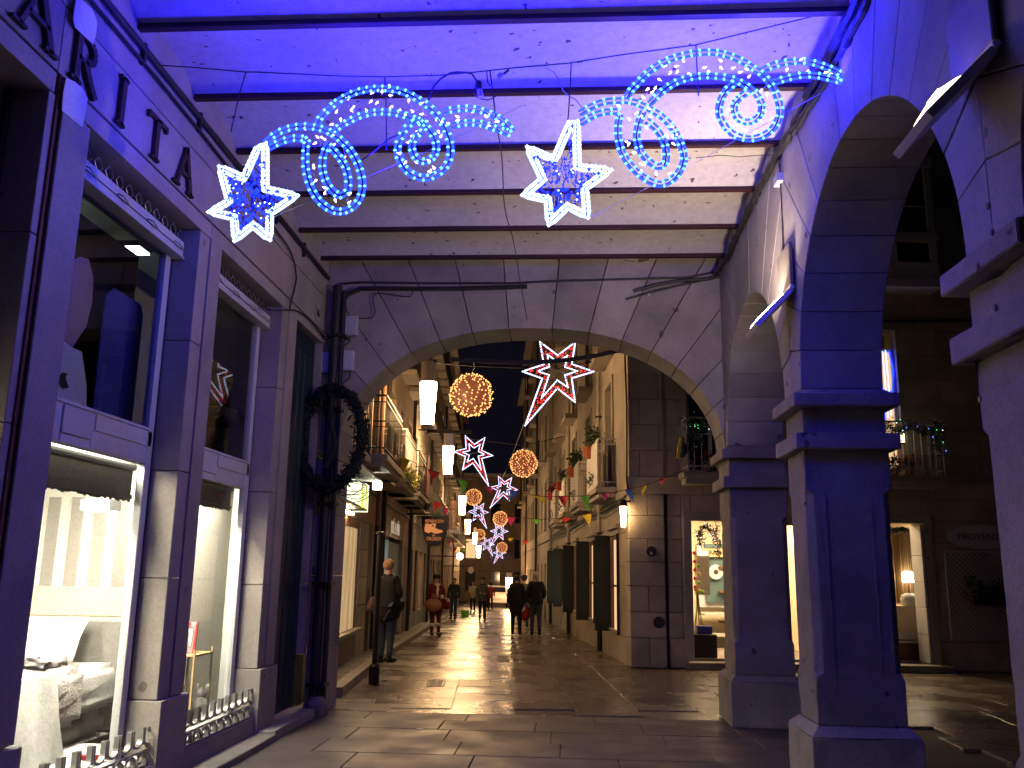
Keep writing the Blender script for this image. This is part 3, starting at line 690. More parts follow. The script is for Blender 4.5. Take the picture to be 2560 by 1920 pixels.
# ---- right arcade wall: piers and round arches
ra = thing('side_arcade', 'stone wall of round arches on moulded piers along the right side', 'arcade wall', (XR, 6, 0))
ARCH = [(.50, 3.42), (3.95, 6.87), (7.40, 10.08)]
mkr = lambda u,v,w_: (w_, u, v)
for y0, y1 in ARCH:
    c = (y0+y1)/2; r = (y1-y0)/2
    fn = lambda t, c=c, r=r: (c-r*math.cos(t), 3.02+(r*.99)*math.sin(t))
    voussoirs(fn, (c, 3.02-.02), y0-.265 if y0 > 1 else y0-.3, y1+.265 if y1 < 10 else YB+.0, 5.62, 15, mkr, M['arch'], ra, XR, XR2, None, gap=.004)
from mathutils import noise as mnoise
def roughen(o, amp=.004, cell=.09):
    bm = bmesh.new(); bm.from_mesh(o.data)
    for _ in range(5):
        es = [e for e in bm.edges if e.calc_length() > cell*1.6]
        if not es: break
        bmesh.ops.subdivide_edges(bm, edges=es, cuts=1, use_grid_fill=True)
    bmesh.ops.triangulate(bm, faces=[f for f in bm.faces if len(f.verts) > 4])
    for v in bm.verts:
        n1 = mnoise.noise_vector(v.co*3.1); n2 = mnoise.noise_vector(v.co*14+Vector((7,3,1)))
        big = max(0, mnoise.noise(v.co*8)-.38)*.03
        v.co += n1*amp+n2*amp*.7-(v.normal*big)
    bm.to_mesh(o.data); bm.free(); return o
def pier(y0, y1, x0, x1, label):
    t = thing('stone_pier', label, 'pier', ((x0+x1)/2, (y0+y1)/2, 0), 'piers of the side arcade')
    def f(n, *a, bv=.008, mt='pier'): return roughen(MB().box(*a).build(n, M[mt], t, bevel=bv))
    g_ = .075
    f('plinth', x0-g_, x1+g_, y0-g_*1.2, y1+g_*1.2, 0, .46)
    MB().frustum((x0-g_,x1+g_,y0-g_*1.2,y1+g_*1.2,.463), (x0-.01,x1+.01,y0-.01,y1+.01,.53)).build('base_moulding', M['pier'], t, bevel=.006); roughen(t.children[-1], .003)
    # shaft with chamfered corners between stops
    ch = .055
    b = MB()
    def ring(c_, z): return [(x0+c_,y0,z),(x1-c_,y0,z),(x1,y0+c_,z),(x1,y1-c_,z),(x1-c_,y1,z),(x0+c_,y1,z),(x0,y1-c_,z),(x0,y0+c_,z)]
    lv = [(.0005,.533),(.0005,.86),(ch,.90),(ch,2.20),(.0005,2.235),(.0005,2.538)]
    vs = []; 
    for c_, z in lv: vs += ring(c_, z)
    fs = [(i*8+k, i*8+(k+1) % 8, (i+1)*8+(k+1) % 8, (i+1)*8+k) for i in range(5) for k in range(8)]+[tuple(range(8))[::-1], tuple(range(40,48))]
    roughen(b.add(vs, fs).build('shaft', M['pier'], t, bevel=.006), .003)
    f('lower_impost', x0-.075, x1+.075, y0-.075, y1+.075, 2.54, 2.665)
    f('neck', x0, x1, y0, y1, 2.667, 2.868)
    f('upper_impost', x0-.085, x1+.085, y0-.10, y1+.10, 2.87, 2.975)
    MB().frustum((x0-.05,x1+.05,y0-.06,y1+.06,2.977), (x0,x1,y0,y1,3.02)).build('impost_cavetto', M['pier'], t, bevel=.004)
    # faint sunk edges drawn by the side grooves of the shaft
    for yy in (y0-.001,):
        for xx in (x0+.13, x1-.16): MB().box(xx, xx+.012, yy-.006, yy, .9, 2.2).build('shaft_bead', M['pier'], t)
    return t
pier(6.87, 7.40, XR, XR2, 'middle stone pier with double impost, between the two open round arches')
pier(3.42, 3.95, XR, XR2, 'nearest stone pier, cut by the right edge of the photo')
pier(10.08, 10.74, XR, XR2, 'far corner stone pier where the wide arch meets the side arcade')

# ================================================================== BUILDINGS OUTSIDE
# ---- corner building: quoined front face (s = 0) and street face (e = 0)
cb = thing('corner_building', 'tan ashlar corner building with balconies and lit shop doors beyond the arcade', 'building', W(0,0,0))
def sb(n, e0, e1, s0, s1, z0, z1, mt='stone', par=None, bv=.0):
    return MB(tfs).box(e0, e1, s0, s1, z0, z1).build(n, M[mt] if isinstance(mt, str) else mt, par or cb, bevel=bv)
TH = .45
def wall_front(e0, e1, z0, z1): sb('wall', e0, e1, .012, TH, z0, z1, 'mortar')
# openings on the front face: (e0,e1,z0,z1)
FO = [(1.08,1.86,.12,2.51), (2.35,3.25,.12,2.45), (4.32,5.23,.12,2.52), (1.05,1.95,3.32,5.6), (4.1,4.99,3.32,5.75)]
def course(z0, z1, e_list, depth=.0, name='ashlar_block'):
    for a, b in zip(e_list, e_list[1:]):
        cuts = [(a, b)]
        for o0, o1, p0, p1 in FO:
            if p0 < z1-.02 and p1 > z0+.02:
                nc = []
                for x0, x1 in cuts:
                    if o1 <= x0 or o0 >= x1: nc.append((x0, x1)); continue
                    if x0 < o0-.04: nc.append((x0, o0))
                    if x1 > o1+.04: nc.append((o1, x1))
                cuts = nc
        for x0, x1 in cuts:
            sb(name, x0+.005, x1-.005, -depth, TH, z0+.005, z1-.005, 'stone', bv=.006 if depth else .003)
zq = [0, .49, .92, 1.36, 1.77, 2.17, 2.58, 2.96]
for i, (a, b) in enumerate(zip(zq, zq[1:])):   # rusticated ground floor
    course(a, b, [-.03, .60] if i % 2 else [-.03, .30, .60], .03 if i else .06)
    course(a, b, [.66, .90, 1.08] if i else [.66, 1.08], .0); 
    course(a, b, [1.86, 2.35], 0); course(a, b, [3.25, 4.32], 0); course(a, b, [5.23, 6.6, 8.2], 0)
course(2.515, 2.96, [1.08, 1.86], 0); course(2.46, 2.96, [2.35, 3.25], 0); course(2.525, 2.96, [4.32, 5.23], 0)
course(2.96, 3.27, [-.05, 1.3, 2.6, 4.0, 5.4, 6.9, 8.2], .03, 'string_course')
z = 3.27; i = 0
while z < 8.4:
    off = .35*(i % 2)
    course(z, z+.47, [-.02, .18+off, .62, .9+off, 1.6, 2.3+off, 3.1, 3.8+off, 4.6, 5.4+off, 6.4, 7.3+off, 8.2], 0); z += .47; i += 1
sb('pilaster_strip', .60, .66, -.008, -.001, 3.3, 8.2, 'plastL')
sb('wall', 0, 8.2, .1, TH, 8.4, 13.5, 'stone2')
for a, b, z0 in ((.0,1.06,0),(1.88,2.33,0),(3.27,4.30,0),(5.25,8.2,0),(1.061,1.879,2.53),(2.331,3.269,2.48),(4.301,5.249,2.54)): sb('wall_backing', a, b, TH+.001, TH+.04, z0, 3.04, 'mortar')
# door surrounds, steps and rooms
def surround(e0, e1, z1, w_=.15):
    for a, b in ((e0-w_, e0-.002), (e1+.002, e1+w_)): sb('door_jamb', a, b, -.035, -.001, .12, z1, 'stone2', bv=.004)
    sb('door_lintel', e0-w_, e1+w_, -.035, -.001, z1+.002, z1+w_, 'stone2', bv=.004)
surround(1.08, 1.86, 2.51); surround(4.32, 5.23, 2.52); surround(2.35, 3.25, 2.45)
for a, b in ((.92, 2.1), (2.2, 3.4), (4.1, 5.45)): sb('door_step', a, b, -.36, -.04, 0, .12, 'kerb', bv=.01)
# lit rooms behind
room = thing('corner_shop_room', 'warm lit shop rooms behind the corner building doors', 'interior', W(2.5,1.5,0))
def rr_(n, *a, mt='cream'): return MB(tfs).box(*a).build(n, M[mt], room)
rr_('floor', .6, 3.6, TH, 3.2, .08, .12, mt='kerb'); rr_('back_wall', .6, 3.6, 3.2, 3.25, .12, 3); rr_('side_wall', .55, .6, TH, 3.2, .12, 3)
rr_('ceiling', .6, 3.6, TH, 3.2, 2.9, 2.96, mt='whitewall'); rr_('party_wall', 3.6, 3.65, TH, 3.2, .12, 3)
rr_('blue_wall_panel', 1.9, 2.9, 3.12, 3.19, .9, 2.2, mt='posterwhite'); rr_('mint_panel', 2.05, 2.6, 3.05, 3.11, 1.0, 2.2, mt='tealdoor')
for z in (.35, .75): rr_('white_shelf', 1.9, 3.2, 2.6, 3.1, z, z+.05, mt='white')
rr_('wall_shelf', 2.3, 3.4, 2.9, 3.1, .6, .64, mt='wood'); rr_('wall_shelf', 2.3, 3.4, 2.9, 3.1, 1.2, 1.24, mt='wood'); rr_('wall_shelf', 2.3, 3.4, 2.9, 3.1, 1.7, 1.74, mt='wood')
rr_('second_floor_tile', 3.7, 6.2, TH, 3.4, .08, .12, mt='kerb'); rr_('second_back_wall', 3.7, 6.2, 3.4, 3.45, .12, 3, mt='cream'); rr_('second_side', 6.2, 6.25, TH, 3.4, .12, 3); rr_('second_ceiling', 3.7, 6.2, TH, 3.4, 2.9, 2.96, mt='whitewall')
for (e, s_, lab, mt) in ((1.7, 1.6, 'warm glowing ceiling panel inside the corner shop door', 'warmshop'), (4.8, 1.6, 'warm glowing ceiling panel in the bedding shop doorway behind the middle pier', 'warmshop'), (2.9, 1.6, 'warm ceiling panel seen in the slit between two piers', 'warmshop')):
    o = MB(tfs).box(e-.35, e+.35, s_-.5, s_+.5, 2.84, 2.86).build('ceiling_panel', M[mt]); tag(o, lab, 'ceiling light', 'panels lighting the corner shops')
# things in doorway one
o = MB(tfs).box(1.2, 1.62, .55, .9, .12, .52).build('black_pedestal', M['black'], bevel=.01); tag(o, 'black display pedestal just inside the corner shop door', 'pedestal')
o = MB(tfs).box(1.28, 1.55, .6, .82, .525, .66).build('blue_box', M['blueposter']); tag(o, 'small dark blue box on the black pedestal', 'box')
t = thing('white_display_column', 'white lit display column behind the garland in the corner shop door', 'display column', W(1.5, .9, .12))
MB(tfs).box(1.38, 1.62, .95, 1.15, 1.2, 2.0).build('column_body', M['linen'], t); MB(tfs).box(1.40, 1.60, .93, .949, 1.92, 2.0).build('light_strip', M['litwhite'], t)
t = thing('tasselled_mobile', 'hanging mobile of coloured felt balls in the corner shop door', 'mobile', W(1.2, .5, 1.3), None)
for k in range(14):
    e = 1.24+(k % 2)*.07+(k > 9)*random.uniform(-.12, .14); z = 1.95-(k if k < 10 else 8+(k % 3)*.6)*.075
    MB(tfs).ball((e, .5, z), .034, 8, 5).build('felt_ball', M[['flag_red','flag_yellow','flag_pink','flag_green'][k % 4]], t, smooth=True)
MB(tfs).tube([(1.26,.5,2.4),(1.26,.5,1.3)], .004, 4).build('cord', M['cable'], t)
t = thing('dried_branch_broom', 'tied upright bunch of dry twigs on the pedestal in the shop door', 'twigs', W(1.35,.7,.66))
for k in range(14):
    a = random.uniform(-.09, .09); MB(tfs).tube([(1.34+a, .7+random.uniform(-.05,.05), .67), (1.33+a*.3, .7, 1.0), (1.32+a*.2, .7, 1.28)], .006, 4).build('twig', M['moss'], t)
def leafmesh(cs, n, r, size, mt, name, par, tf=None, flat=None):
    g = MB(tf)
    for k in range(n):
        c = Vector(random.choice(cs))+Vector([random.gauss(0, r) for _ in range(3)])
        a = Vector([random.uniform(-1,1) for _ in range(3)]).normalized()*size*random.uniform(.6,1.3); b = a.cross(Vector([random.uniform(-1,1) for _ in range(3)])).normalized()*size*.35
        g.add([c-a, c+b, c+a, c-b], [(0,1,2,3)])
    o = g.build(name, M[mt], par, recalc=False); o['kind'] = 'stuff'; return o
def lights_on(cs, n, r, size, mts, par, tf=None):
    for mt in mts:
        g = MB(tf)
        for k in range(n): g.octa(Vector(random.choice(cs))+Vector([random.gauss(0, r) for _ in range(3)]), size)
        o = g.build('tiny_lights', M[mt], par); o['kind'] = 'stuff'
t = thing('doorway_garland', 'green fir garland with warm lights over the corner shop door', 'garland', W(1.5,.3,2.4))
cs = [(1.25+k*.03, .25, 2.42-.012*abs(k-5)**1.6) for k in range(14)]+[(1.60+random.uniform(-.02,.04), .3, 2.4-k*.045) for k in range(12)]+[(1.3, .25, 2.3-.03*k) for k in range(8)]
leafmesh(cs, 700, .035, .03, 'leaf', 'foliage', t, tfs); lights_on(cs, 24, .045, .007, ['warmbulb'], t, tfs)
# round ornament + wooden board sign in the shop
t = thing('round_wall_clock', 'white round wall piece with dark centre inside the corner shop', 'wall decoration', W(2.15, 2.98, 1.6))
MB(tfs).prism([(.15*math.cos(a*math.pi/10), .15*math.sin(a*math.pi/10)) for a in range(20)], lambda u,v,w_: (2.25+u, 3.0-w_, 1.62+v), 0, .03).build('dish', M['white'], t)
MB(tfs).prism([(.05*math.cos(a*math.pi/6), .05*math.sin(a*math.pi/6)) for a in range(12)], lambda u,v,w_: (2.25+u, 2.968-w_, 1.62+v), 0, .01).build('dark_centre', M['stonelet'], t)
t = thing('wooden_board_sign', 'tan wooden board with letters inside the corner shop', 'sign', W(2.2, 3, 2.0))
MB(tfs).box(1.98, 2.7, 2.96, 3.0, 1.93, 2.10).build('board', M['tan'], t); text('JAMISPO', W(2.32, 2.955, 2.015), EE, ZZ, .13, M['stonelet'], t)
# bed shop doorway two
t = thing('shop_door_leaf', 'pale panelled door leaf standing open beside the bedding doorway', 'door', W(5.0,-.2,.12))
P0 = Vector((5.21, -.03, 0)); P1 = Vector(ats(2292,1480,'s',.40)); P1.z = 0; d = (P1-P0).normalized(); nrm = Vector((-d.y, d.x, 0))*.045
for z0, z1 in ((.13,.6),(.61,1.05),(1.06,1.5),(1.51,1.95),(1.96,2.48)):
    MB(tfs).add([(P0.x,P0.y,z0),(P1.x,P1.y,z0),(P1.x+nrm.x,P1.y+nrm.y,z0),(P0.x+nrm.x,P0.y+nrm.y,z0),(P0.x,P0.y,z1),(P1.x,P1.y,z1),(P1.x+nrm.x,P1.y+nrm.y,z1),(P0.x+nrm.x,P0.y+nrm.y,z1)],
        [(0,3,2,1),(4,5,6,7),(0,1,5,4),(1,2,6,5),(2,3,7,6),(3,0,4,7)]).build('door_panel', M['signgrey'], t, bevel=.004)
t = thing('shop_curtain', 'pleated cream curtain hanging in the bedding doorway', 'curtain', W(4.6,.8,.1))
g = MB(tfs); n = 40
pts = [(ats(2225,1440,'s',.95)[0]+.50*i/n, .95+.03*math.sin(i*1.7)) for i in range(n+1)]
for (a, b), (c, d2) in zip(pts, pts[1:]): g.quad((a,b,1.1),(c,d2,1.1),(c,d2,2.5),(a,b,2.5))
g.build('pleated_cloth', M['tan'], t, smooth=True, recalc=False)
t = thing('table_lamp', 'glowing white table lamp above the pillows in the bedding doorway', 'table lamp', W(4.86,.8,1.2))
LQ = ats(2270,1442,'s',.8); LE = LQ[0]
MB().lathe(W(LE,.8,LQ[2]-.1), [(.10,0),(.11,.05),(.10,.15),(.07,.2)], 16).build('lamp_shade', emit('table_lamp_shade', (1,.85,.6), 12), t, smooth=True); MB().lathe(W(LE,.8,1.2), [(.05,0),(.02,.03),(.02,LQ[2]-1.3)], 10).build('lamp_foot', M['wood'], t)
t = thing('display_bed', 'small cream bed with striped cushion in the bedding doorway', 'bed', W(4.8,.9,.12))
MB(tfs).box(4.5, 5.35, .62, 1.5, .45, ats(2270,1518,'s',.62)[2]).build('mattress', M['linen'], t, bevel=.03); MB(tfs).box(4.5,5.35,.60,.619,.62,ats(2270,1518,'s',.62)[2]+.02).build('bedspread', M['cream'], t); MB(tfs).box(4.5,5.4,.55,1.5,.42,.449).build('bed_rail', M['white'], t); MB(tfs).box(4.5,5.4,.58,1.5,.12,.419).build('plinth', M['wood'], t)
for k in range(2):
    o = MB().ball(W(LE-.06+k*.14, .75+k*.1, ats(2270,1500,'s',.8)[2]), .14, 12, 8, (1,.6,.9)).build('cushion', M['linen'], smooth=True); tag(o, ['rounded cream cushion at the left on the doorway bed','rounded cream cushion at the right on the doorway bed'][k], 'cushion')
t = thing('doorway_garland', 'dark fir garland with white stars across the bedding doorway', 'garland', W(4.8,.1,2.4))
cs = [(4.5+k*.03, .1, 2.38+.002*k) for k in range(16)]; leafmesh(cs, 420, .03, .03, 'leaf', 'foliage', t, tfs)
for k in range(5):
    MB(tfs).prism([((.028 if j % 2 else .012)*math.cos(j*math.pi/5), (.028 if j % 2 else .012)*math.sin(j*math.pi/5)) for j in range(10)], lambda u,v,w_: (4.68+k*.07+u, .03+w_, 2.36+random.choice((0,0))+v-.02*(k % 2)), 0, .008).build('paper_star', M['linen'], t)
# oval name sign, lattice and plants
t = thing('oval_shop_sign', 'pale oval PROVENZA sign high on the dark wall at the right', 'sign', W(6.25,0,2.3))
MB(tfs).prism([(.60*math.cos(a*math.pi/20), .215*math.sin(a*math.pi/20)) for a in range(40)], lambda u,v,w_: (6.25+u, -.001-w_, 2.30+v), .002, .03).build('oval_board', M['signgrey'], t)
text('PROVENZA', W(6.27, -.036, 2.30), EE, ZZ, .17, M['lettergrey'], t)
t = thing('garden_lattice', 'pale diamond lattice panel fixed to the dark wall under the oval sign', 'lattice', W(6.2,-.05,.56))
E0, E1, Z0, Z1 = 5.575, 6.95, .56, 2.03
for k in range(-16, 22):
    for sg in (1, -1):
        e0 = E0+k*.095; z0 = Z0; ln = Z1-Z0
        a = (e0 if sg > 0 else e0, Z0); b = (e0+sg*ln, Z1)
        def clip(a, b):
            t0, t1 = 0, 1; dx = b[0]-a[0]
            for lim, s_ in ((E0, 1), (E1, -1)):
                v0 = (a[0]-lim)*s_; v1 = (b[0]-lim)*s_
                if v0 < 0 and v1 < 0: return None
                if v0 < 0: t0 = max(t0, v0/(v0-v1))
                elif v1 < 0: t1 = min(t1, v0/(v0-v1))
            if t1-t0 < .02: return None
            return (a[0]+dx*t0, a[1]+(b[1]-a[1])*t0), (a[0]+dx*t1, a[1]+(b[1]-a[1])*t1)
        cl = clip(a, b)
        if not cl: continue
        (p, q), (r_, s2) = cl; o_ = .010
        sd = -.045 if sg > 0 else -.053
        MB(tfs).add([(p-o_,sd,q),(p+o_,sd,q),(r_+o_,sd,s2),(r_-o_,sd,s2),(p-o_,sd+.007,q),(p+o_,sd+.007,q),(r_+o_,sd+.007,s2),(r_-o_,sd+.007,s2)],
            [(0,1,2,3),(7,6,5,4),(0,4,5,1),(1,5,6,2),(2,6,7,3),(3,7,4,0)]).build('lattice_slat', M['signgrey'], t, recalc=False)
for a in ((E0-.02,E0,Z0-.02,Z1+.02),(E1,E1+.02,Z0-.02,Z1+.02)): MB(tfs).box(a[0],a[1],-.06,-.03,a[2],a[3]).build('lattice_frame', M['signgrey'], t)
for z in (Z0-.02, Z1): MB(tfs).box(E0,E1,-.06,-.03,z,z+.02).build('lattice_frame', M['signgrey'], t)
t = thing('wall_planter', 'dark leafy planter with a few red flowers hung on the lattice', 'planter', W(6.3,-.15,1.2))
MB(tfs).box(6.0, 6.75, -.22, -.07, 1.12, 1.24).build('trough', M['iron'], t)
leafmesh([(6.05+k*.05, -.15, 1.3+.12*math.sin(k)) for k in range(15)]+[(6.65,-.15,1.45),(6.7,-.15,1.55),(5.95,-.14,1.5)], 800, .06, .045, 'leaf', 'foliage', t, tfs)
leafmesh([(5.85,-.12,1.25),(5.95,-.12,1.12)], 60, .05, .03, 'c_red', 'flowers', t, tfs)
# round lamp and plaque on the quoins
t = thing('round_wall_lamp', 'round dark bulkhead lamp on the corner pillar of the building', 'wall lamp', W(.357,-.04,1.95))
MB(tfs).prism([(.09*math.cos(a*math.pi/12), .09*math.sin(a*math.pi/12)) for a in range(24)], lambda u,v,w_: (.357+u, -.032-w_, 1.954+v), 0, .03).build('bezel', M['plaquedk'], t, bevel=.004)
MB(tfs).ball((.357,-.06,1.92), .03, 10, 6, (1,.5,1)).build('glass_eye', M['zinc'], t, smooth=True)
t = thing('round_plaque', 'faint round violet plaque low on the corner quoins', 'plaque', W(.47,-.04,.75))
MB(tfs).prism([(.10*math.cos(a*math.pi/12), .10*math.sin(a*math.pi/12)) for a in range(24)], lambda u,v,w_: (.473+u, -.032-w_, .75+v), 0, .008).build('disc', M['plaquedk'], t)
MB(tfs).prism([(.06*math.cos(a*math.pi/12), .06*math.sin(a*math.pi/12)) for a in range(24)], lambda u,v,w_: (.473+u, -.0405-w_, .75+v), 0, .003).build('inner_ring', M['plaquedk'], t)
# upper windows on the front face
def fwin(e0, e1, z0, z1, mt='glassdk', frame='white', nz=2, par=None, ne=2):
    t = par or cb
    f = MB(tfs).box(e0+.002, e0+.06, .10, .16, z0, z1).box(e1-.06, e1-.002, .10, .16, z0, z1).box(e0+.061, e1-.061, .10, .16, z1-.06, z1-.001).box(e0+.061, e1-.061, .10, .16, z0+.001, z0+.1)
    f = f.build('window_frame', M[frame], t)
    for i in range(1, ne): x = e0+(e1-e0)*i/ne; MB(tfs).box(x-.025, x+.025, .105, .155, z0+.101, z1-.061).build('mullion', M[frame], t)
    for i in range(1, nz): z = z0+(z1-z0)*i/nz; MB(tfs).box(e0+.061, e1-.061, .11, .15, z-.015, z+.015).build('glazing_bar', M[frame], t)
    MB(tfs).quad((e0+.05,.14,z0+.05),(e1-.05,.14,z0+.05),(e1-.05,.14,z1-.05),(e0+.05,.14,z1-.05)).build('window_pane', M[mt], t, recalc=False)
fwin(1.05, 1.95, 3.32, 5.6, nz=3); fwin(4.1, 4.99, 3.32, 5.75, mt='litpane', nz=3)
t = thing('window_star_reflection', 'blue and white light string glowing inside the narrow upper window right of the middle pier', 'light string', W(4.85,.1,5.2))  # glowing tubes added to imitate the star mirrored in the pane
for k, (ea, za, eb, zb2, mt) in enumerate(((4.78,5.70,4.80,4.45,'wrope'),(4.84,5.72,4.86,4.5,'wrope'),(4.90,5.70,4.96,5.35,'rope'),(4.96,5.35,4.90,4.9,'rope'),(4.72,5.6,4.74,4.4,'rope'),(4.80,4.9,4.95,4.75,'rope'))): MB(tfs).tube([(ea,.09,za),(eb,.09,zb2)], .012, 5).build('reflection_strand', M[mt], t)
t = thing('gallery_window', 'pale enclosed wooden bay window high above the right side arch', 'bay window', W(5.1,-.4,6.8))
for a in ((4.0,5.76,-.42,0,6.80,6.98),(4.0,5.74,-.40,0,6.981,7.30),(4.0,5.76,-.42,0,7.70,7.88),(4.0,5.76,-.42,0,9.2,9.4)): MB(tfs).box(*a).build('bay_panel', M['signgrey'], t, bevel=.01)
for e in (4.05, 4.85, 5.60): MB(tfs).box(e, e+.12, -.40, -.30, 7.301, 7.699).build('bay_post', M['signgrey'], t); MB(tfs).box(e, e+.12, -.40, -.30, 7.881, 9.199).build('bay_post', M['signgrey'], t)
for e in (4.17, 4.97): 
    MB(tfs).box(e+.01, e+.62, -.34, -.33, 7.31, 7.69).build('window_pane', M['glassdk'], t); MB(tfs).box(e+.01, e+.62, -.34, -.33, 7.89, 9.19).build('window_pane', M['glassdk'], t)
    MB(tfs).box(e+.01, e+.62, -.36, -.345, 8.4, 8.43).build('glazing_bar', M['signgrey'], t)
MB(tfs).box(4.72, 4.86, -.412, -.402, 7.02, 7.24).build('paper_notice', M['cream'], t)
o = MB(tfs).tube([(3.6,-.05,6.22),(5,-.06,6.24),(6.6,-.05,6.30)], .03, 6).build('wall_cable', M['cable']); tag(o, 'thick black cable across the wall under the bay window', 'cable')
# balconies ---------------------------------------------------------
def balcony(tfb, w_, dep, zb, label, par_cat='balcony', panel=False, mt='pwhite', group=None, loc=(0,0,0), nb=None):
    # local frame: a along the wall 0..w_, d out of the wall 0..dep, z up
    t = thing('balcony', label, 'balcony', loc, group)
    f = lambda n, m_, *a: MB(tfb).box(*a).build(n, M[m_], t)
    f('slab', 'stone2', -.08, w_+.08, 0, dep+.06, zb-.10, zb); f('slab_moulding', 'stone2', -.03, w_+.03, 0, dep, zb-.2, zb-.101)
    zt = zb+.95
    for z, h in ((zt, .03), (zb+.85, .016), (zb+.10, .016)):
        f('rail', mt, 0, w_, dep-.02, dep+.01, z, z+h)
        for a in (0, w_-.02): f('side_rail', mt, a, a+.02, .0, dep-.021, z, z+h)
    n = nb or int(w_/.125)
    for k in range(n+1):
        a = w_*k/n; f('baluster', mt, a-.006, a+.006, dep-.012, dep, zb+.02, zt)
    m_ = max(2, int(dep/.13))
    for k in range(m_):
        for a in (.006, w_-.014): f('baluster', mt, a-.004, a+.008, dep*k/m_, dep*k/m_+.012, zb+.02, zt)
    for z in (zb+.06, zb+.16, zb+.90):      # ring ornaments
        for k in range(0, n, 2):
            a = w_*(k+.5)/n
            MB(tfb).tube([(a+.035*math.cos(q*math.pi/4), dep-.006, z+.035*math.sin(q*math.pi/4)) for q in range(8)], .006, 4, closed=True).build('ring_ornament', M[mt], t)
    if panel: f('white_screen', 'linen', .02, w_-.02, dep+.012, dep+.02, zb+.03, zt-.02)
    return t
frontf = lambda e0: (lambda p: W(e0+p[0], -p[1], p[2]))
b1 = balcony(frontf(.95), 1.15, .42, 3.32, 'white iron balcony with a garland above the corner shop door, left of the arcade pier', loc=W(.95,0,3.3))
b2 = balcony(frontf(4.0), 1.5, .42, 3.32, 'white iron balcony with a garland and lantern, right of the middle pier', loc=W(4.0,0,3.3))
for (e0, wd, lab) in ((.97, 1.12, 'fir garland with white berries and coloured lights on the left front balcony'), (4.02, 1.5, 'fir garland with white berries and coloured lights on the right front balcony')):
    t = thing('balcony_garland', lab, 'garland', W(e0, -.45, 4.2), 'garlands on the front balconies')
    cs = [(e0+wd*k/30, -.44, 4.25-.16*abs(math.sin(k*.33))) for k in range(31)]+[(e0+(.12 if e0 < 2 else wd-.12)+random.uniform(-.1,.1), -.45, 4.2-k*.05) for k in range(10)]
    leafmesh(cs, 1100, .05, .035, 'leaf', 'foliage', t, tfs)
    g = MB(tfs)
    for k in range(46): g.octa(Vector(random.choice(cs))+Vector((random.gauss(0,.07), -.04, random.gauss(0,.09))), .017)
    g.build('white_berries', M['linen'], t)['kind'] = 'stuff'
    lights_on(cs, 7, .06, .009, ['tinyblue','tinygreen','tinywhite'], t, tfs)
for e0, lab in ((1.2, 'red poinsettias behind the bars of the left front balcony'), (4.3, 'red poinsettias behind the bars of the right front balcony')):
    t = thing('flower_pots', lab, 'plant', W(e0+.3, -.25, 3.35), 'red plants on the front balconies')
    for k in range(3): MB().lathe(W(e0+.15+k*.25, -.22, 3.325), [(.06,0),(.085,.14)], 10).build('pot', M['pot'], t)
    leafmesh([(e0+.15+k*.25, -.22, 3.6) for k in range(3)], 220, .07, .05, 'c_red', 'flowers', t, tfs); leafmesh([(e0+.15+k*.25, -.22, 3.5) for k in range(3)], 120, .07, .05, 'leaf', 'foliage', t, tfs)
t = thing('candle_lantern', 'glowing yellow lantern hanging on the right front balcony', 'lantern', W(4.78,-.3,4.0)); MB(tfs).box(4.74,4.86,-.36,-.26,3.92,4.10).build('lit_glass', M['litwhite'], t)
MB(tfs).box(4.73,4.87,-.37,-.25,3.90,3.918).build('lantern_base', M['iron'], t); MB(tfs).frustum((4.73,4.87,-.37,-.25,4.102),(4.79,4.81,-.32,-.30,4.18)).build('lantern_roof', M['iron'], t)
t = thing('balloon_figure', 'small dark green and yellow stuffed climber hanging off the left front balcony', 'doll', W(.85,-.4,3.75))
MB(tfs).ball((.86,-.42,3.72), .1, 10, 7, (.9,.8,1.5)).build('dark_body', M['tealdoor'], t, smooth=True); MB(tfs).prism([(.74,3.55),(.80,3.55),(.86,3.9),(.82,3.92)], lambda u,v,w_: (u,-.44-w_,v), 0, .05).build('yellow_cape', M['flag_yellow'], t); MB(tfs).ball((.86,-.43,3.90), .045, 8, 6).build('head', M['c_red'], t, smooth=True)

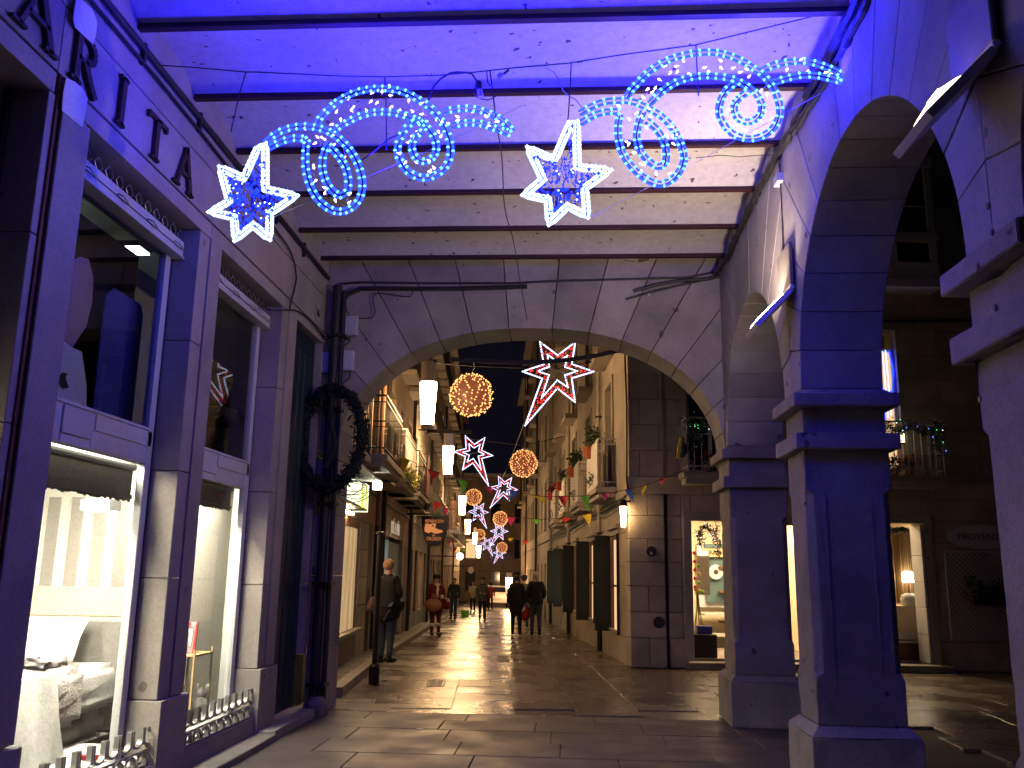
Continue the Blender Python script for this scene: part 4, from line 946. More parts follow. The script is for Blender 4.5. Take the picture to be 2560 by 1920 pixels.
# ================================================================== STREET HOUSES
def house(side_, s0, s1, z1, label, mt, floors=4, z_first=3.3, lit=(), bal=True, ground='shop', plane=None, doors=None, wspace=2.0, balmt='iron', seed=1, wmt='wood'):
    rnd = random.Random(seed)
    e = plane if plane is not None else (0 if side_ > 0 else -4.75); sg = side_
    zb = gz(s1)-.4
    t = thing('town_house', label, 'house', W(e, s0, gz(s0)))
    tfh = lambda p: W(e+sg*p[1], p[0], p[2])     # p = (along s, depth behind the facade, z)
    n = max(1, int((s1-s0)/wspace)); wp = (s1-s0)/n
    cols = [s0+wp*(k+.5) for k in range(n)]; ww = min(.95, wp*.5)
    # wall as piers and spandrels around real openings
    rows = []
    z = z_first
    for fl in range(floors):
        if z+2.4 > z1: break
        rows.append((z, z+2.15)); z += 3.1
    dz = gz((s0+s1)/2)
    g0, g1 = (gz(s1)-.4, 2.55+dz) if ground else (0, 0)
    zl = zb
    if ground:
        edges = []; 
        for k, c in enumerate(cols):
            a, b = c-ww/2-.1, c+ww/2+.1; edges.append((a, b))
        prev = s0
        for a, b in edges: MB(tfh).box(prev, a, 0, .35, zb, 2.4+dz).build('wall_pier', M[mt], t); prev = b
        MB(tfh).box(prev, s1, 0, .35, zb, 2.4+dz).build('wall_pier', M[mt], t)
        for k, (a, b) in enumerate(edges):
            kd = rnd.random()
            pm = 'glassdk' if k not in lit else lit[k] if isinstance(lit, dict) else 'litpane'
            dd = kd < .4
            f = MB(tfh).box(a, a+.07, .03, .2, gz(a)+.0, 2.4+dz).box(b-.07, b, .03, .2, gz(a)+.0, 2.4+dz).box(a+.071, b-.071, .1, .2, 2.28+dz, 2.4+dz).build('shop_frame', M[wmt], t)
            if dd: MB(tfh).box(a+.071, b-.071, .12, .18, gz(a)-.1, .75+dz).build('door_panel', M[wmt], t)
            else: MB(tfh).box(a+.071, b-.071, .0, .3, zb, .55+dz).build('stall_riser', M['kerb'], t)
            MB(tfh).box(a+.071, b-.071, .09, .11, .56+dz, 2.28+dz).build('window_pane', M[pm], t)
            MB(tfh).box(a+.071, b-.071, .05, .085, 1.8+dz, 1.84+dz).build('glazing_bar', M[wmt], t)
        MB(tfh).box(s0, s1, 0, .35, 2.401+dz, rows[0][0]).build('wall', M[mt], t)
    zprev = rows[0][0]
    for ri, (a0, a1) in enumerate(rows):
        prev = s0
        for c in cols: MB(tfh).box(prev, c-ww/2, 0, .35, a0+.0, a1).build('wall_pier', M[mt], t); prev = c+ww/2
        MB(tfh).box(prev, s1, 0, .35, a0, a1).build('wall_pier', M[mt], t)
        top = rows[ri+1][0] if ri+1 < len(rows) else z1
        MB(tfh).box(s0, s1, 0, .35, a1+.001, top-.001).build('wall', M[mt], t)
        for k, c in enumerate(cols):
            a, b = c-ww/2, c+ww/2
            MB(tfh).box(a, a+.05, .14, .2, a0, a1).box(b-.05, b, .14, .2, a0, a1).box(c-.03, c+.03, .14, .2, a0, a1).box(a+.051, c-.031, .14, .2, a1-.06, a1).box(c+.031, b-.051, .14, .2, a1-.06, a1).build('window_frame', M['pwhite' if side_ > 0 or ri else wmt], t)
            lp = rnd.random() < .07
            MB(tfh).quad((a,.22,a0),(b,.22,a0),(b,.22,a1),(a,.22,a1)).build('window_pane', M['litpane' if lp and ri else 'glassdk'], t, recalc=False)
            MB(tfh).box(a-.12, a-.002, -.03, -.001, a0, a1+.12).build('window_surround', M['stone2'], t); MB(tfh).box(b+.002, b+.12, -.03, -.001, a0, a1+.12).build('window_surround', M['stone2'], t)
            MB(tfh).box(a, b, -.03, -.001, a1+.002, a1+.12).build('window_head', M['stone2'], t)
            if bal and (ri > 0 or side_ < 0) and (k+ri) % (2 if side_ > 0 else 1) == 0:
                MB(tfh).box(a-.2, b+.2, -.38, 0, a0-.12, a0-.001).build('balcony_slab', M['stone2'], t)
                g = MB(tfh)
                for q in range(9): x = a-.18+(b-a+.36)*q/8; g.box(x-.008, x+.008, -.37, -.355, a0, a0+.9)
                for q in range(3):
                    for x in (a-.18, b+.165): g.box(x, x+.015, -.37+.12*q+.02, -.355+.12*q+.02, a0, a0+.9)
                g.box(a-.19, b+.19, -.38, -.345, a0+.901, a0+.93); g.build('balcony_railing', M[balmt], t)
    MB(tfh).box(s0-.02, s1+.02, -.45, .4, z1, z1+.16).build('eave', M['wood' if side_ < 0 else 'stone2'], t)
    MB(tfh).box(s0, s1, .36, 5.0, zb, z1-.02).build('rear_mass', M['mortar'], t)
    MB(tfh).frustum((s0, s1, -.4, 5.0, z1+.161), (s0, s1, 2.2, 2.6, z1+1.3)).build('roof', M['pot'], t)
    # drainpipe and cable line
    MB(tfh).tube([(s1-.12, -.06, gz(s1)), (s1-.12, -.06, z1)], .05, 7).build('drainpipe', M['iron'], t)
    MB(tfh).tube([(s0+(s1-s0)*q/8, -.04, 2.98+dz*.3-.03*math.sin(q*math.pi/1)) for q in range(9)], .02, 5).build('wall_cable', M['cable'], t)
    return t
house(-1, -4.4, 3.0, 13.5, 'brown rendered house with dark balcony railings, nearest on the left of the street', 'plastL', seed=3, ground='', wspace=2.6)
house(-1, 3.0, 9.4, 13.8, 'pinkish rendered house with long balconies, second on the left of the street', 'plastL2', seed=4, ground='', wspace=2.1)
house(-1, 9.4, 17.2, 14.2, 'tan stone house with dark shop frames, third on the left of the street', 'stone2', seed=5, lit={2:'litwhite'}, wspace=1.6)
house(-1, 17.2, 27, 13.2, 'narrow brown house beyond the vertical bookshop sign', 'plastL', seed=6, lit={1:'litpane2', 3:'litwhite'}, wspace=1.6)
house(-1, 27, 40, 12.4, 'tall house with lit shop fronts past the round clock on the left', 'plastL2', seed=7, lit={0:'litwhite', 2:'litpane', 4:'litwhite'}, wspace=1.9)
house(-1, 40, 54, 13, 'farthest house on the left side of the street', 'stone2', seed=8, lit={1:'litpane', 3:'litpane'}, wspace=2.4)
house(1, 19.6, 31, 14.5, 'stone house with dark doors, second on the right side of the street', 'stone2', seed=9, lit={1:'litwhite', 2:'litwhite'}, wspace=2.3)
house(1, 31, 44, 15.5, 'taller stone house far along the right side of the street', 'stone', seed=10, lit={0:'litpane', 3:'litpane'}, wspace=2.4)
house(1, 44, 54, 14.5, 'last pale house at the right end of the street', 'plastL2', seed=11, lit={1:'litpane'}, wspace=2.4)
t = thing('town_house', 'dark house closing the view at the end of the street', 'house', W(-2, 66, gz(60)))
MB(tfs).box(-14, 9, 66, 70, -1.7, 10).build('wall', M['plastL'], t)
for k in range(7):
    for z in (-.3, 2.6, 5.8):
        MB(tfs).box(-9+k*2.2, -8.1+k*2.2, 65.9, 65.99, z, z+1.7).build('window_pane', M['litpane' if (k*3+int(z)) % 7 == 1 else 'glassdk'], t)
MB(tfs).box(-14, 9, 65.7, 70, 10, 10.3).build('eave', M['stone2'], t)
t = thing('town_house', 'low building left of the crossing where the car stands', 'house', W(-8, 58, gz(60)))
MB(tfs).box(-14, -5.2, 56, 62, -1.7, 7).build('wall', M['stone2'], t); MB(tfs).box(-5.25,-5.19,57,58,-1.1,.8).build('window_pane', M['litwhite'], t)
# ---- street side of the corner building (e = 0)
def s2(n, s0, s1, z0, z1, d0=0, d1=.4, mt='stone', bv=.0): return MB(tfs).box(d0, d1, s0, s1, z0, z1).build(n, M[mt] if isinstance(mt, str) else mt, cb, bevel=bv)
WN = [(1.40, 2.55), (5.25, 6.45), (9.2, 10.4), (13.1, 14.3), (16.4, 17.5)]
SIL, HED = .45, 2.30
prev = TH+.001
for a, b in WN:
    for z0, z1 in ((.45,1.07),(1.07,1.7),(1.7,2.3)): s2('ashlar_block', prev+.004, a-.004, z0+.004, z1-.004)
    s2('ashlar_block', a+.004, b-.004, -.05+gz(b), SIL-.004, -.02); s2('ashlar_block', prev+.004, a-.004, -.3, .446, -.02)
    s2('sill', a-.05, b+.05, SIL, SIL+.05, -.05, -.001, 'stone2'); s2('window_cornice', a-.12, b+.12, HED+.12, HED+.20, -.08, -.001, 'stone2'); s2('window_head', a-.1, b+.1, HED, HED+.119, -.03, -.001, 'stone2')
    prev = b
for z0, z1 in ((.45,1.07),(1.07,1.7),(1.7,2.3)): s2('ashlar_block', prev+.004, 19.6, z0+.004, z1-.004)
s2('ashlar_block', prev+.004, 19.6, -.9, .446, -.02)
s2('wall', TH+.001, 19.6, 2.304, 2.95, mt='stone2'); s2('string_course', -.03+TH+.05, 19.6, 2.951, 3.08, -.04, .4, 'stone2')
BAL = [1.65, 5.5, 9.35, 13.2, 16.9]
prev = TH+.001; ZU = [(3.081, 5.45), (6.1, 8.2), (9.2, 11.2)]
for ri, (u0, u1) in enumerate(ZU):
    prev = TH+.001
    for a in BAL:
        a_, b_ = a+.45, a+1.5
        s2('wall_pier', prev, a_, u0, u1, mt='stone2'); prev = b_
        MB(tfs).box(.12,.18,a_,a_+.06,u0,u1).box(.12,.18,b_-.06,b_,u0,u1).box(.12,.18,(a_+b_)/2-.03,(a_+b_)/2+.03,u0,u1).build('window_frame', M['white'], cb)
        MB(tfs).quad((.2,a_,u0),(.2,b_,u0),(.2,b_,u1),(.2,a_,u1)).build('window_pane', M['glassdk'], cb, recalc=False)
        for (x0, x1) in ((a_-.14,a_-.002),(b_+.002,b_+.14)): s2('window_surround', x0, x1, u0, u1+.13, -.035, -.001, 'stone')
        s2('window_head', a_, b_, u1+.002, u1+.13, -.035, -.001, 'stone')
        if ri: s2('balcony_slab', a_-.25, b_+.25, u0-.14, u0-.003, -.35, -.001, 'stone2'); 
    s2('wall_pier', prev, 19.6, u0, u1, mt='stone2')
    s2('wall', TH+.001, 19.6, u1+.001, (ZU[ri+1][0]-.001) if ri < 2 else 13.4, mt='stone2')
s2('eave', -.5, 20, 13.4, 13.6, -.5, .5, 'stone2'); MB(tfs).box(.46, 8.2, .46, 19.6, 3.05, 13.4).build('building_core', M['mortar'], cb)
MB(tfs).box(3.7, 8.2, 3.5, 19.6, -.4, 3.04).build('building_core', M['mortar'], cb)
MB(tfs).box(1.2, 3.6, 3.3, 19.6, -.6, 3.04).build('building_core', M['mortar'], cb)
# side windows: lit gap, and shutters standing out from the wall
for k, (a, b) in enumerate(WN):
    t = thing('shuttered_window', ['nearest street window with black shutters and a lit gap, by the corner', 'second shuttered street window from the corner', 'third shuttered street window from the corner', 'fourth shuttered street window from the corner', 'fifth shuttered street window from the corner'][k], 'window', W(0, a, SIL), 'shuttered windows of the corner building')
    MB(tfs).box(.0,.08,a,a+.07,SIL,HED).box(.0,.08,b-.07,b,SIL,HED).box(.0,.08,a+.071,b-.071,HED-.08,HED).build('window_frame', M['wood'], t)
    MB(tfs).quad((.05,a+.07,SIL),(.05,b-.07,SIL),(.05,b-.07,HED),(.05,a+.07,HED)).build('lit_pane', M['litpane' if k in (0,) else 'litwhite' if k > 2 else 'litpane'], t, recalc=False)
    MB(tfs).box(.02,.045,a+.07,b-.071,1.3,1.34).build('glazing_bar', M['wood'], t)
    for q, (sp, dep) in enumerate(((a-.05, .06), (b+.03, .33))):
        sh = MB(tfs).box(-dep, -.012, sp-.02, sp+.02, SIL-.02, HED+.02).build('shutter', M['shutter'], t)
        for z in (SIL+.1, 1.0, 1.6): MB(tfs).box(-dep+.03, -.04, sp-.026, sp-.0205, z, z+.45).build('shutter_panel', M['shutter'], sh)
for k, a in enumerate(BAL[:4]):
    b = balcony((lambda p, a=a: W(-p[1], a+p[0], p[2])), 1.95, .36, 3.22, ['nearest white screened balcony over the street, next to the corner', 'second white screened balcony over the street', 'third white screened balcony over the street', 'fourth white screened balcony over the street'][k], panel=True, group='screened balconies along the street', loc=W(0,a,3.2), nb=10)
    t = thing('balcony_plant', ['bushy plant in a terracotta pot on the nearest screened balcony','leafy plant on the second screened balcony','small red flowered plant on the third screened balcony','dark red plant on the fourth screened balcony'][k], 'plant', W(-.3,a+1.2,4.1), 'plants on the screened balconies')
    ec = [(-.36, a+.9+random.uniform(-.6,.8), 4.3+random.uniform(-.05,.12)) for _ in range(8)]
    leafmesh(ec, 420 if k < 2 else 200, .07, .05, 'leaf' if k < 3 else 'c_dkred', 'foliage', t, tfs)
    MB().lathe(W(-.42, a+1.2, 3.93), [(.06,0),(.10,.05),(.12,.24),(.13,.25)], 12).build('pot', M['pot' if k in (0,1) else 'c_red'], t, smooth=True)
    leafmesh([(-.42, a+.7, 3.5), (-.42, a+.8, 3.4)], 60, .06, .04, 'leaf', 'trailing_leaves', t, tfs)
for i, (sp, z0, z1, lab) in enumerate(((3.95, 0, 13.2, 'grey drainpipe on the corner building after the first balcony'), (11.6, -.2, 13.2, 'second drainpipe farther along the corner building'), (19.4, -.4, 13.2, 'third drainpipe at the end of the corner building'))):
    t = thing('drainpipe', lab, 'drainpipe', W(-.07, sp, 0), 'drainpipes of the corner building')
    MB(tfs).tube([(-.07,sp,z0+1.9),(-.07,sp,z1)], .045, 8).build('zinc_pipe', M['stone2'], t); MB(tfs).tube([(-.07,sp,gz(sp)),(-.07,sp,z0+1.9)], .055, 8).build('iron_foot', M['iron'], t)
    for z in (1.0, 2.4, 5): MB(tfs).box(-.14, -.001, sp-.07, sp+.07, z, z+.04).build('pipe_bracket', M['iron'], t)
def strand(name, pts, r, mt, label, cat, tf=None, n=5):
    o = MB(tf).tube(pts, r, n).build(name, M[mt]); return tag(o, label, cat)
strand('wall_cable', [(-.05,.2,2.93),(-.06,3,2.87),(-.05,6,2.93),(-.06,12,2.83),(-.05,19.5,2.9)], .022, 'cable', 'upper cable running along the corner building above the shutters', 'cable', tfs)
strand('wall_cable', [(-.05,.2,2.85),(-.07,3,2.76),(-.05,6,2.84),(-.07,12,2.72),(-.05,19.5,2.8)], .016, 'cable', 'lower cable looping along the corner building above the shutters', 'cable', tfs)
strand('wall_cable', [(-.03,-.07,2.9),(-.07,-.09,3.2),(-.05,-.07,4.5),(-.07,-.05,5.4),(-.03,-.05,6.6)], .018, 'cable', 'dark cable climbing the corner edge of the building', 'cable', tfs)
t = thing('corner_lantern', 'slim glowing wall lantern at the corner of the building under the cables', 'wall lantern', W(-.2,-.1,2.4))
MB().lathe(W(-.14,-.12,2.36), [(.036,0),(.06,.36)], 14).build('lit_glass', M['lampend'], t, smooth=True); MB().lathe(W(-.14,-.12,2.725), [(.065,0),(.065,.09),(.02,.12)], 14).build('lantern_cap', M['iron'], t); MB(tfs).box(-.14,-.001,-.13,-.11,2.80,2.83).build('bracket', M['iron'], t)
# ---- left shops under the first house
cl = MB(tfs).box(-4.75+.02,-4.75+.10,-3.6,-1.5,2.42,2.45).build('added_strip_lamp', M['warmshop']); tag(cl, 'warm strip lamp over the tan curtain in the first left shop window', 'lamp')  # strip lamp added to brighten the tan curtain
sh = thing('small_shop', 'old shops with a tan window, grey pipes and a teal door along the left pavement', 'shopfront', W(-4.75,0,0))
EL = -4.75
def lf(x, y): return ats(x, y, 'e', EL)
def lbox(n, xa, xb, za, zb_, d0, d1, mt, par=None, bv=0):
    sa = lf(xa, 1450)[1]; sb_ = lf(xb, 1450)[1]
    return MB(tfs).box(EL-d1, EL-d0, sa, sb_, za, zb_).build(n, M[mt], par or sh, bevel=bv)
S_ = lambda x: lf(x, 1450)[1]
print('left shop s', [(x, round(S_(x), 2)) for x in (846, 893, 897, 912, 925, 950, 966, 1000, 1010, 1020, 1032, 1055, 1090)])
def lb(n, s0, s1, z0, z1, d0, d1, mt, bv=0, par=None): return MB(tfs).box(EL-d1, EL-d0, s0, s1, z0, z1).build(n, M[mt], par or sh, bevel=bv)
sA, sB, sC, sD, sE, sF, sG, sH = [S_(x) for x in (846, 893, 897, 914, 925, 951, 967, 1000)]
lb('stall_riser', -4.4, sB, -.1, .55, -.02, .3, 'kerb'); lb('window_ledge', max(-4.4, sA-1), sB+.05, .55, .60, -.12, .0, 'stone2')
lb('tan_curtain', max(-4.4, sA-1), sB, .601, 2.25, .02, .05, 'tanglow'); lb('window_frame', sB-.14, sB, .601, 2.25, .0, .019, 'wood'); lb('window_head', max(-4.4, sA-1), sB, 2.251, 2.4, 0, .2, 'wood')
for k in range(5): lb('pilaster_block', sB+.01, sD, .0+k*.48, .47+k*.48, -.02+.0*(k % 2), .3, 'stone2', .006)
lb('grey_panel', sD+.01, sE, 0, 2.4, 0, .2, 'iron'); lb('wall', sE, sF, 0, 2.4, 0, .3, 'plastL2')
lb('wall', -4.4, 9.4, 2.41, 3.3, 0, .3, 'plastL2')
lb('wall', sE, sG-.001, 2.25, 2.409, 0.001, .3, 'plastL2')
lb('door_reveal', sF, sF+.05, 0, 2.25, 0, .3, 'stone2'); lb('lit_shelves', sF+.06, sG, .9, 2.22, .28, .3, 'litpane2'); lb('door_frame', sG, sG+.06, 0, 2.22, .0, .3, 'pwhite')
for z in (1.2,1.5,1.8): lb('shelf', sF+.06, sG, z, z+.02, .2, .279, 'wood')
lb('teal_door', sG+.061, sH, .0, 2.2, .05, .1, 'tealdoor')
n = 9
for k in range(n): a = sG+.08+(sH-sG-.1)*k/n; lb('door_board', a, a+(sH-sG-.1)/n-.02, .05, 2.15, .035, .0499, 'tealdoor')
lb('stone_jamb', sH+.001, sH+.35, 0, 2.4, -.04, .3, 'stone2'); lb('wall', sH+.351, 9.4, -.3, 2.409, 0, .3, 'plastL2')
lb('dark_doorway', sH+.8, sH+1.6, -.2, 2.2, -.012, -.001, 'wood', .003)
t = thing('name_board', 'dark painted board with pale lettering JOSE A. PINEI over the teal door', 'sign', W(EL, sF, 2.5))
lb('board', sF+.1, sH+.25, 2.28, 2.74, -.03, -.001, 'wood', .0, t)
text('JOSÉ A. PIÑEI', W(EL+.036, (sF+sH)/2+.15, 2.5), SS, ZZ, .40, M['signwhite'], t, sx=.85)
t = thing('lit_box_sign', 'glowing cream box sign with yellow neon bars above the first shop window on the left', 'sign', W(EL+.3, -1, 2.6))
q0 = ats(856,1252,'e',EL+.25); q1 = ats(918,1281,'e',EL+.25); q2 = ats(918,1212,'e',EL+.25)
sa, sb_, zb_, zt_ = q0[1]-1.0, q1[1], q1[2]+.0, q2[2]
MB(tfs).box(EL+.02, EL+.25, sa, sb_, zb_+.02, zt_).build('box_body', M['iron'], t); MB(tfs).quad((EL+.252,sa+.03,zb_+.05),(EL+.252,sb_-.03,zb_+.05),(EL+.252,sb_-.03,zt_-.03),(EL+.252,sa+.03,zt_-.03)).build('lit_face', M['signlit'], t, recalc=False)
MB(tfs).box(EL+.02, EL+.26, sb_-.03, sb_, zb_, zt_).build('end_cap', M['signlit'], t)
for k, ds in enumerate((.95, .82, .5)):
    MB(tfs).tube([(EL+.29, sb_-ds, zb_+.02), (EL+.29, sb_-ds, zt_-.05)], .013, 6).build('neon_bar', M['neon'], t)
MB(tfs).box(EL+.0, EL+.42, sa, sb_+.3, zt_+.10, zt_+.13).build('canopy', M['stripe'], t)
fl = thing('floodlight', 'glaring white floodlight on an arm over the first left shop', 'floodlight', W(EL+.5,0,3))
qf = ats(944,1215,'e',EL+.35)
MB(tfs).tube([(EL+.0,qf[1]-1.2,qf[2]+.25),(EL+.3,qf[1]-.2,qf[2]+.1),(EL+.35,qf[1],qf[2]+.05)], .03, 6).build('arm', M['zinc'], fl)
MB(tfs).box(EL+.27,EL+.43,qf[1]-.05,qf[1]+.1,qf[2]-.07,qf[2]+.07).build('housing', M['zinc'], fl); MB(tfs).box(EL+.28,EL+.42,qf[1]-.075,qf[1]-.051,qf[2]-.06,qf[2]+.06).build('lens', M['flood'], fl)
# raised pavement and kerb on the left
lp = thing('raised_pavement', 'raised stone pavement with a long kerb along the left shops', 'pavement', W(-4.5,0,0))
s = -6.2
while s < 24:
    d = 1.1 if s < 8 else 2.4
    f = lambda z0, z1, e0, e1, n, mt: MB(tfs).add([(e0,s+.006,z0+gz(s)),(e1,s+.006,z0+gz(s)),(e1,s+d-.006,z0+gz(s+d)),(e0,s+d-.006,z0+gz(s+d)),(e0,s+.006,z1+gz(s)),(e1,s+.006,z1+gz(s)),(e1,s+d-.006,z1+gz(s+d)),(e0,s+d-.006,z1+gz(s+d))],
        [(0,3,2,1),(4,5,6,7),(0,1,5,4),(1,2,6,5),(2,3,7,6),(3,0,4,7)]).build(n, M[mt], lp, bevel=.006)
    h = .12 if s < 14 else .06
    if W(-4.35, s, 0).y > YB-.3: f(-.1, h, -4.47, -4.30, 'kerb_stone', 'kerb'); f(-.1, h-.004, -4.80, -4.48, 'flagstone', 'slab_dry')
    s += d
t = thing('kerb_pole', 'slim dark grey pole on the left kerb in front of the waiting woman', 'pole', W(-4.38,-.2,0))
qp = ats(935,1690,'z',0.12); qe = ats(941,1336,'s',qp[1])
MB(tfs).tube([(qp[0],qp[1],0),(qp[0],qp[1],qe[2])], .04, 10).build('shaft', M['iron'], t); MB().lathe(W(qp[0],qp[1],qe[2]), [(.065,0),(.065,.03),(.02,.05)], 10).build('cap', M['iron'], t); MB().lathe(W(qp[0],qp[1],0), [(.075,0),(.075,.25),(.055,.28)], 10).build('foot', M['iron'], t)
t = thing('drainpipe', 'thick rusty drainpipe beside the grey panel on the left shops', 'drainpipe', W(EL+.08, sE, 0)); MB(tfs).tube([(EL+.08,sE+.1,.1),(EL+.08,sE+.1,2.4)], .05, 8).build('iron_foot', M['iron'], t); MB(tfs).tube([(EL+.08,sE+.1,2.4),(EL+.08,sE+.1,9)], .045, 8).build('red_pipe', M['wood'], t)
# gilded gallery balconies catching the street lamp
for k, (s0, wd, lab, mt, pan) in enumerate(((-1.6, 2.6, 'near dark iron balcony over the lit box sign', 'iron', False), (1.9, 2.5, 'pale ironwork balcony glowing beside the first street lamp', 'pwhite', True), (5.2, 3.4, 'long iron balcony with a red cloth, third along the left houses', 'iron', False))):
    b = balcony((lambda p, s0=s0: W(EL+p[1], s0+p[0], p[2])), wd, .55, 3.38, lab, panel=False, mt=mt, group='balconies over the left shops', loc=W(EL, s0, 3.3), nb=16)
t = thing('balcony_foliage', 'yellow green hanging foliage under the pale glowing balcony', 'plant', W(EL+.5,2,3.3)); leafmesh([(EL+.6, 1.7+k*.15, 3.42+.04*math.sin(k*2)) for k in range(12)], 380, .07, .05, 'moss', 'foliage', t, tfs)
o = MB(tfs).box(EL+.56,EL+.58,7.6,8.5,3.5,4.6).build('red_banner', M['c_red']); tag(o, 'dull red cloth hung over the third left balcony', 'banner')

# ================================================================== CHRISTMAS LIGHTS IN THE ARCADE
YO = 5.45                                  # the plane the two comets hang in
def path3(pts): return [at(x, y, 'y', YO) for x, y in pts]
def smooth(pts, step=.02, closed=False):   # Catmull-Rom resample
    P = [Vector(p) for p in pts]; n = len(P); out = []
    rng = range(n if closed else n-1)
    for i in rng:
        p0 = P[(i-1) % n] if (closed or i > 0) else P[0]*2-P[1]
        p1 = P[i]; p2 = P[(i+1) % n]; p3 = P[(i+2) % n] if (closed or i < n-2) else p2*2-p1
        k = max(1, int((p2-p1).length/step))
        for j in range(k):
            t = j/k; t2 = t*t; t3 = t2*t
            out.append(.5*((2*p1)+(-p0+p2)*t+(2*p0-5*p1+4*p2-p3)*t2+(-p0+3*p1-3*p2+p3)*t3))
    if not closed: out.append(P[-1])
    return out
def lin(pts, step=.02, closed=True):
    out = []; n = len(pts)
    for i in range(n if closed else n-1):
        a, b = pts[i], pts[(i+1) % n]; k = max(1, int((b-a).length/step))
        out += [a+(b-a)*j/k for j in range(k)]
    if not closed: out.append(pts[-1])
    return out
def offset(pts, d, yo=0, closed=False):
    out = []; n = len(pts)
    for i, p in enumerate(pts):
        a = pts[i-1] if (i or closed) else p; b = pts[(i+1) % n] if (i < n-1 or closed) else p
        t = (b-a).normalized(); out.append(p+Vector((t.z, 0, -t.x))*d+Vector((0, yo, 0)))
    return out
def beads(paths, sp, r, mt, name, par, r2=None):
    g = MB()
    for P in paths:
        acc = 0
        for a, b in zip(P, P[1:]):
            acc += (b-a).length
            if acc >= sp: acc = 0; g.octa(b+Vector((0, -.004, 0)), r)
    o = g.build(name, M[mt], par); o['kind'] = 'stuff'; return o
def inside(p, poly):
    c = False; n = len(poly)
    for i in range(n):
        a, b = poly[i], poly[i-1]
        if (a.z > p.z) != (b.z > p.z) and p.x < (b.x-a.x)*(p.z-a.z)/(b.z-a.z+1e-9)+a.x: c = not c
    return c
def comet(sc_, ox, oy, star, curves, label, nfill, fair):
    cv = lambda L: path3([(ox+x*sc_, oy+y*sc_) for x, y in L])
    S = cv(star); cx = sum((p for p in S), Vector())/len(S)
    t = thing('comet_light', label, 'comet light', cx, 'two blue comets hung across the arcade')
    allc = []
    for L in curves:
        P = smooth(cv(L), .025)
        for d in (-.017, .017):
            Q = offset(P, d); MB().tube(Q, .0085, 6).build('blue_rope', M['rope'], t); allc.append(Q)
        MB().tube(offset(P, 0, .02), .006, 4).build('wire_frame', M['cable'], t)
    beads(allc, .036, .0135, 'ropebulb', 'rope_bulbs', t)
    SP = lin(S, .03); SP.append(SP[0])
    sr = []
    for d in (-.016, .016):
        Q = offset(SP[:-1], d, 0, True); MB().tube(Q, .013, 6, closed=True).build('white_rope', M['wrope'], t); sr.append(Q+[Q[0]])
    beads(sr, .03, .015, 'wbulb', 'star_bulbs', t)
    MB().tube(offset(SP[:-1], 0, .02, True), .006, 4, closed=True).build('wire_frame', M['cable'], t)
    # blue micro lights filling the star, on wire given its own blue glow
    xs = [p.x for p in S]; zs = [p.z for p in S]; pts = []
    while len(pts) < nfill:
        p = Vector((random.uniform(min(xs), max(xs)), YO+random.uniform(-.02,.03), random.uniform(min(zs), max(zs))))
        if inside(p, S): pts.append(p)
    g = MB()
    for p in pts: g.octa(p, .010 if random.random() < .7 else .016)
    g.build('star_fill_lights', M['bluebulb'], t)['kind'] = 'stuff'
    g = MB()
    for p in pts[::7]: g.octa(p+Vector((.01,0,.01)), .008)
    g.build('star_fill_sparks', M['wbulb'], t)['kind'] = 'stuff'
    pts.sort(key=lambda p: (round(p.z*6), p.x)); g = MB()
    for a, b in zip(pts, pts[1:]):
        if (a-b).length < .25: g.tube([a, (a+b)/2+Vector((random.uniform(-.02,.02), 0, random.uniform(-.02,.02))), b], .0028, 3, cap=False)
    g.build('star_wire', M['bluewire'], t)['kind'] = 'stuff'
    # warm white sparks with thin wires along the ribbon
    g = MB(); g2 = MB()
    for x, y in fair:
        p = at(ox+x*sc_, oy+y*sc_, 'y', YO)+Vector((random.uniform(-.015,.015), random.uniform(-.01,.02), random.uniform(-.015,.015)))
        d = Vector((random.uniform(-1,1), 0, random.uniform(-1,1))).normalized()
        g.add([p+d*.026, p+Vector((-d.z,0,d.x))*.009, p-d*.010, p-Vector((-d.z,0,d.x))*.009, p+Vector((0,-.01,0))], [(0,1,4),(1,2,4),(2,3,4),(3,0,4)])
        q = p+Vector((random.uniform(-.05,.05), .01, random.uniform(-.08,.08))); g2.tube([p, (p+q)/2+Vector((.01,0,0)), q], .0018, 3, cap=False)
    g.build('warm_sparks', M['warmbulb'], t)['kind'] = 'stuff'; g2.build('clear_wire', M['white'], t)['kind'] = 'stuff'
    return t
starL = [(135,710),(195,930),(70,1000),(225,1035),(235,1180),(350,1085),(455,1175),(460,1010),(630,895),(430,850),(430,560),(375,590),(290,780)]
cL = [[(430,545),(480,500),(560,458),(660,437),(750,442),(820,460),(880,490),(940,540),(1000,610),(1045,700),(1068,800),(1060,890),(1020,955),(960,992),(890,995),(820,960),(760,895),(715,800),(695,700),(695,600),(705,530),(712,520)],
      [(450,580),(530,540),(620,515),(700,520)],
      [(770,430),(790,385),(830,340),(900,278),(1000,222),(1100,195),(1200,188),(1320,205),(1420,250),(1500,302),(1560,360),(1610,440),(1640,520),(1650,600),(1630,680),(1580,740),(1500,775),(1420,765),(1350,715),(1310,640),(1302,570),(1330,490),(1380,425),(1440,400),(1480,420)],
      [(870,480),(910,445),(960,415),(1050,370),(1150,345),(1250,345),(1350,365),(1430,400),(1500,450),(1545,520),(1555,590),(1530,645),(1470,668),(1415,635),(1395,570),(1415,510),(1460,475)],
      [(850,540),(815,620),(805,700),(825,790),(870,860),(925,893),(965,870),(977,800),(955,700),(905,625),(850,570)],
      [(1590,345),(1680,325),(1780,320),(1880,343),(1960,380),(2025,430),(2050,470)], [(1650,435),(1750,415),(1850,420),(1940,450),(2040,485)]]
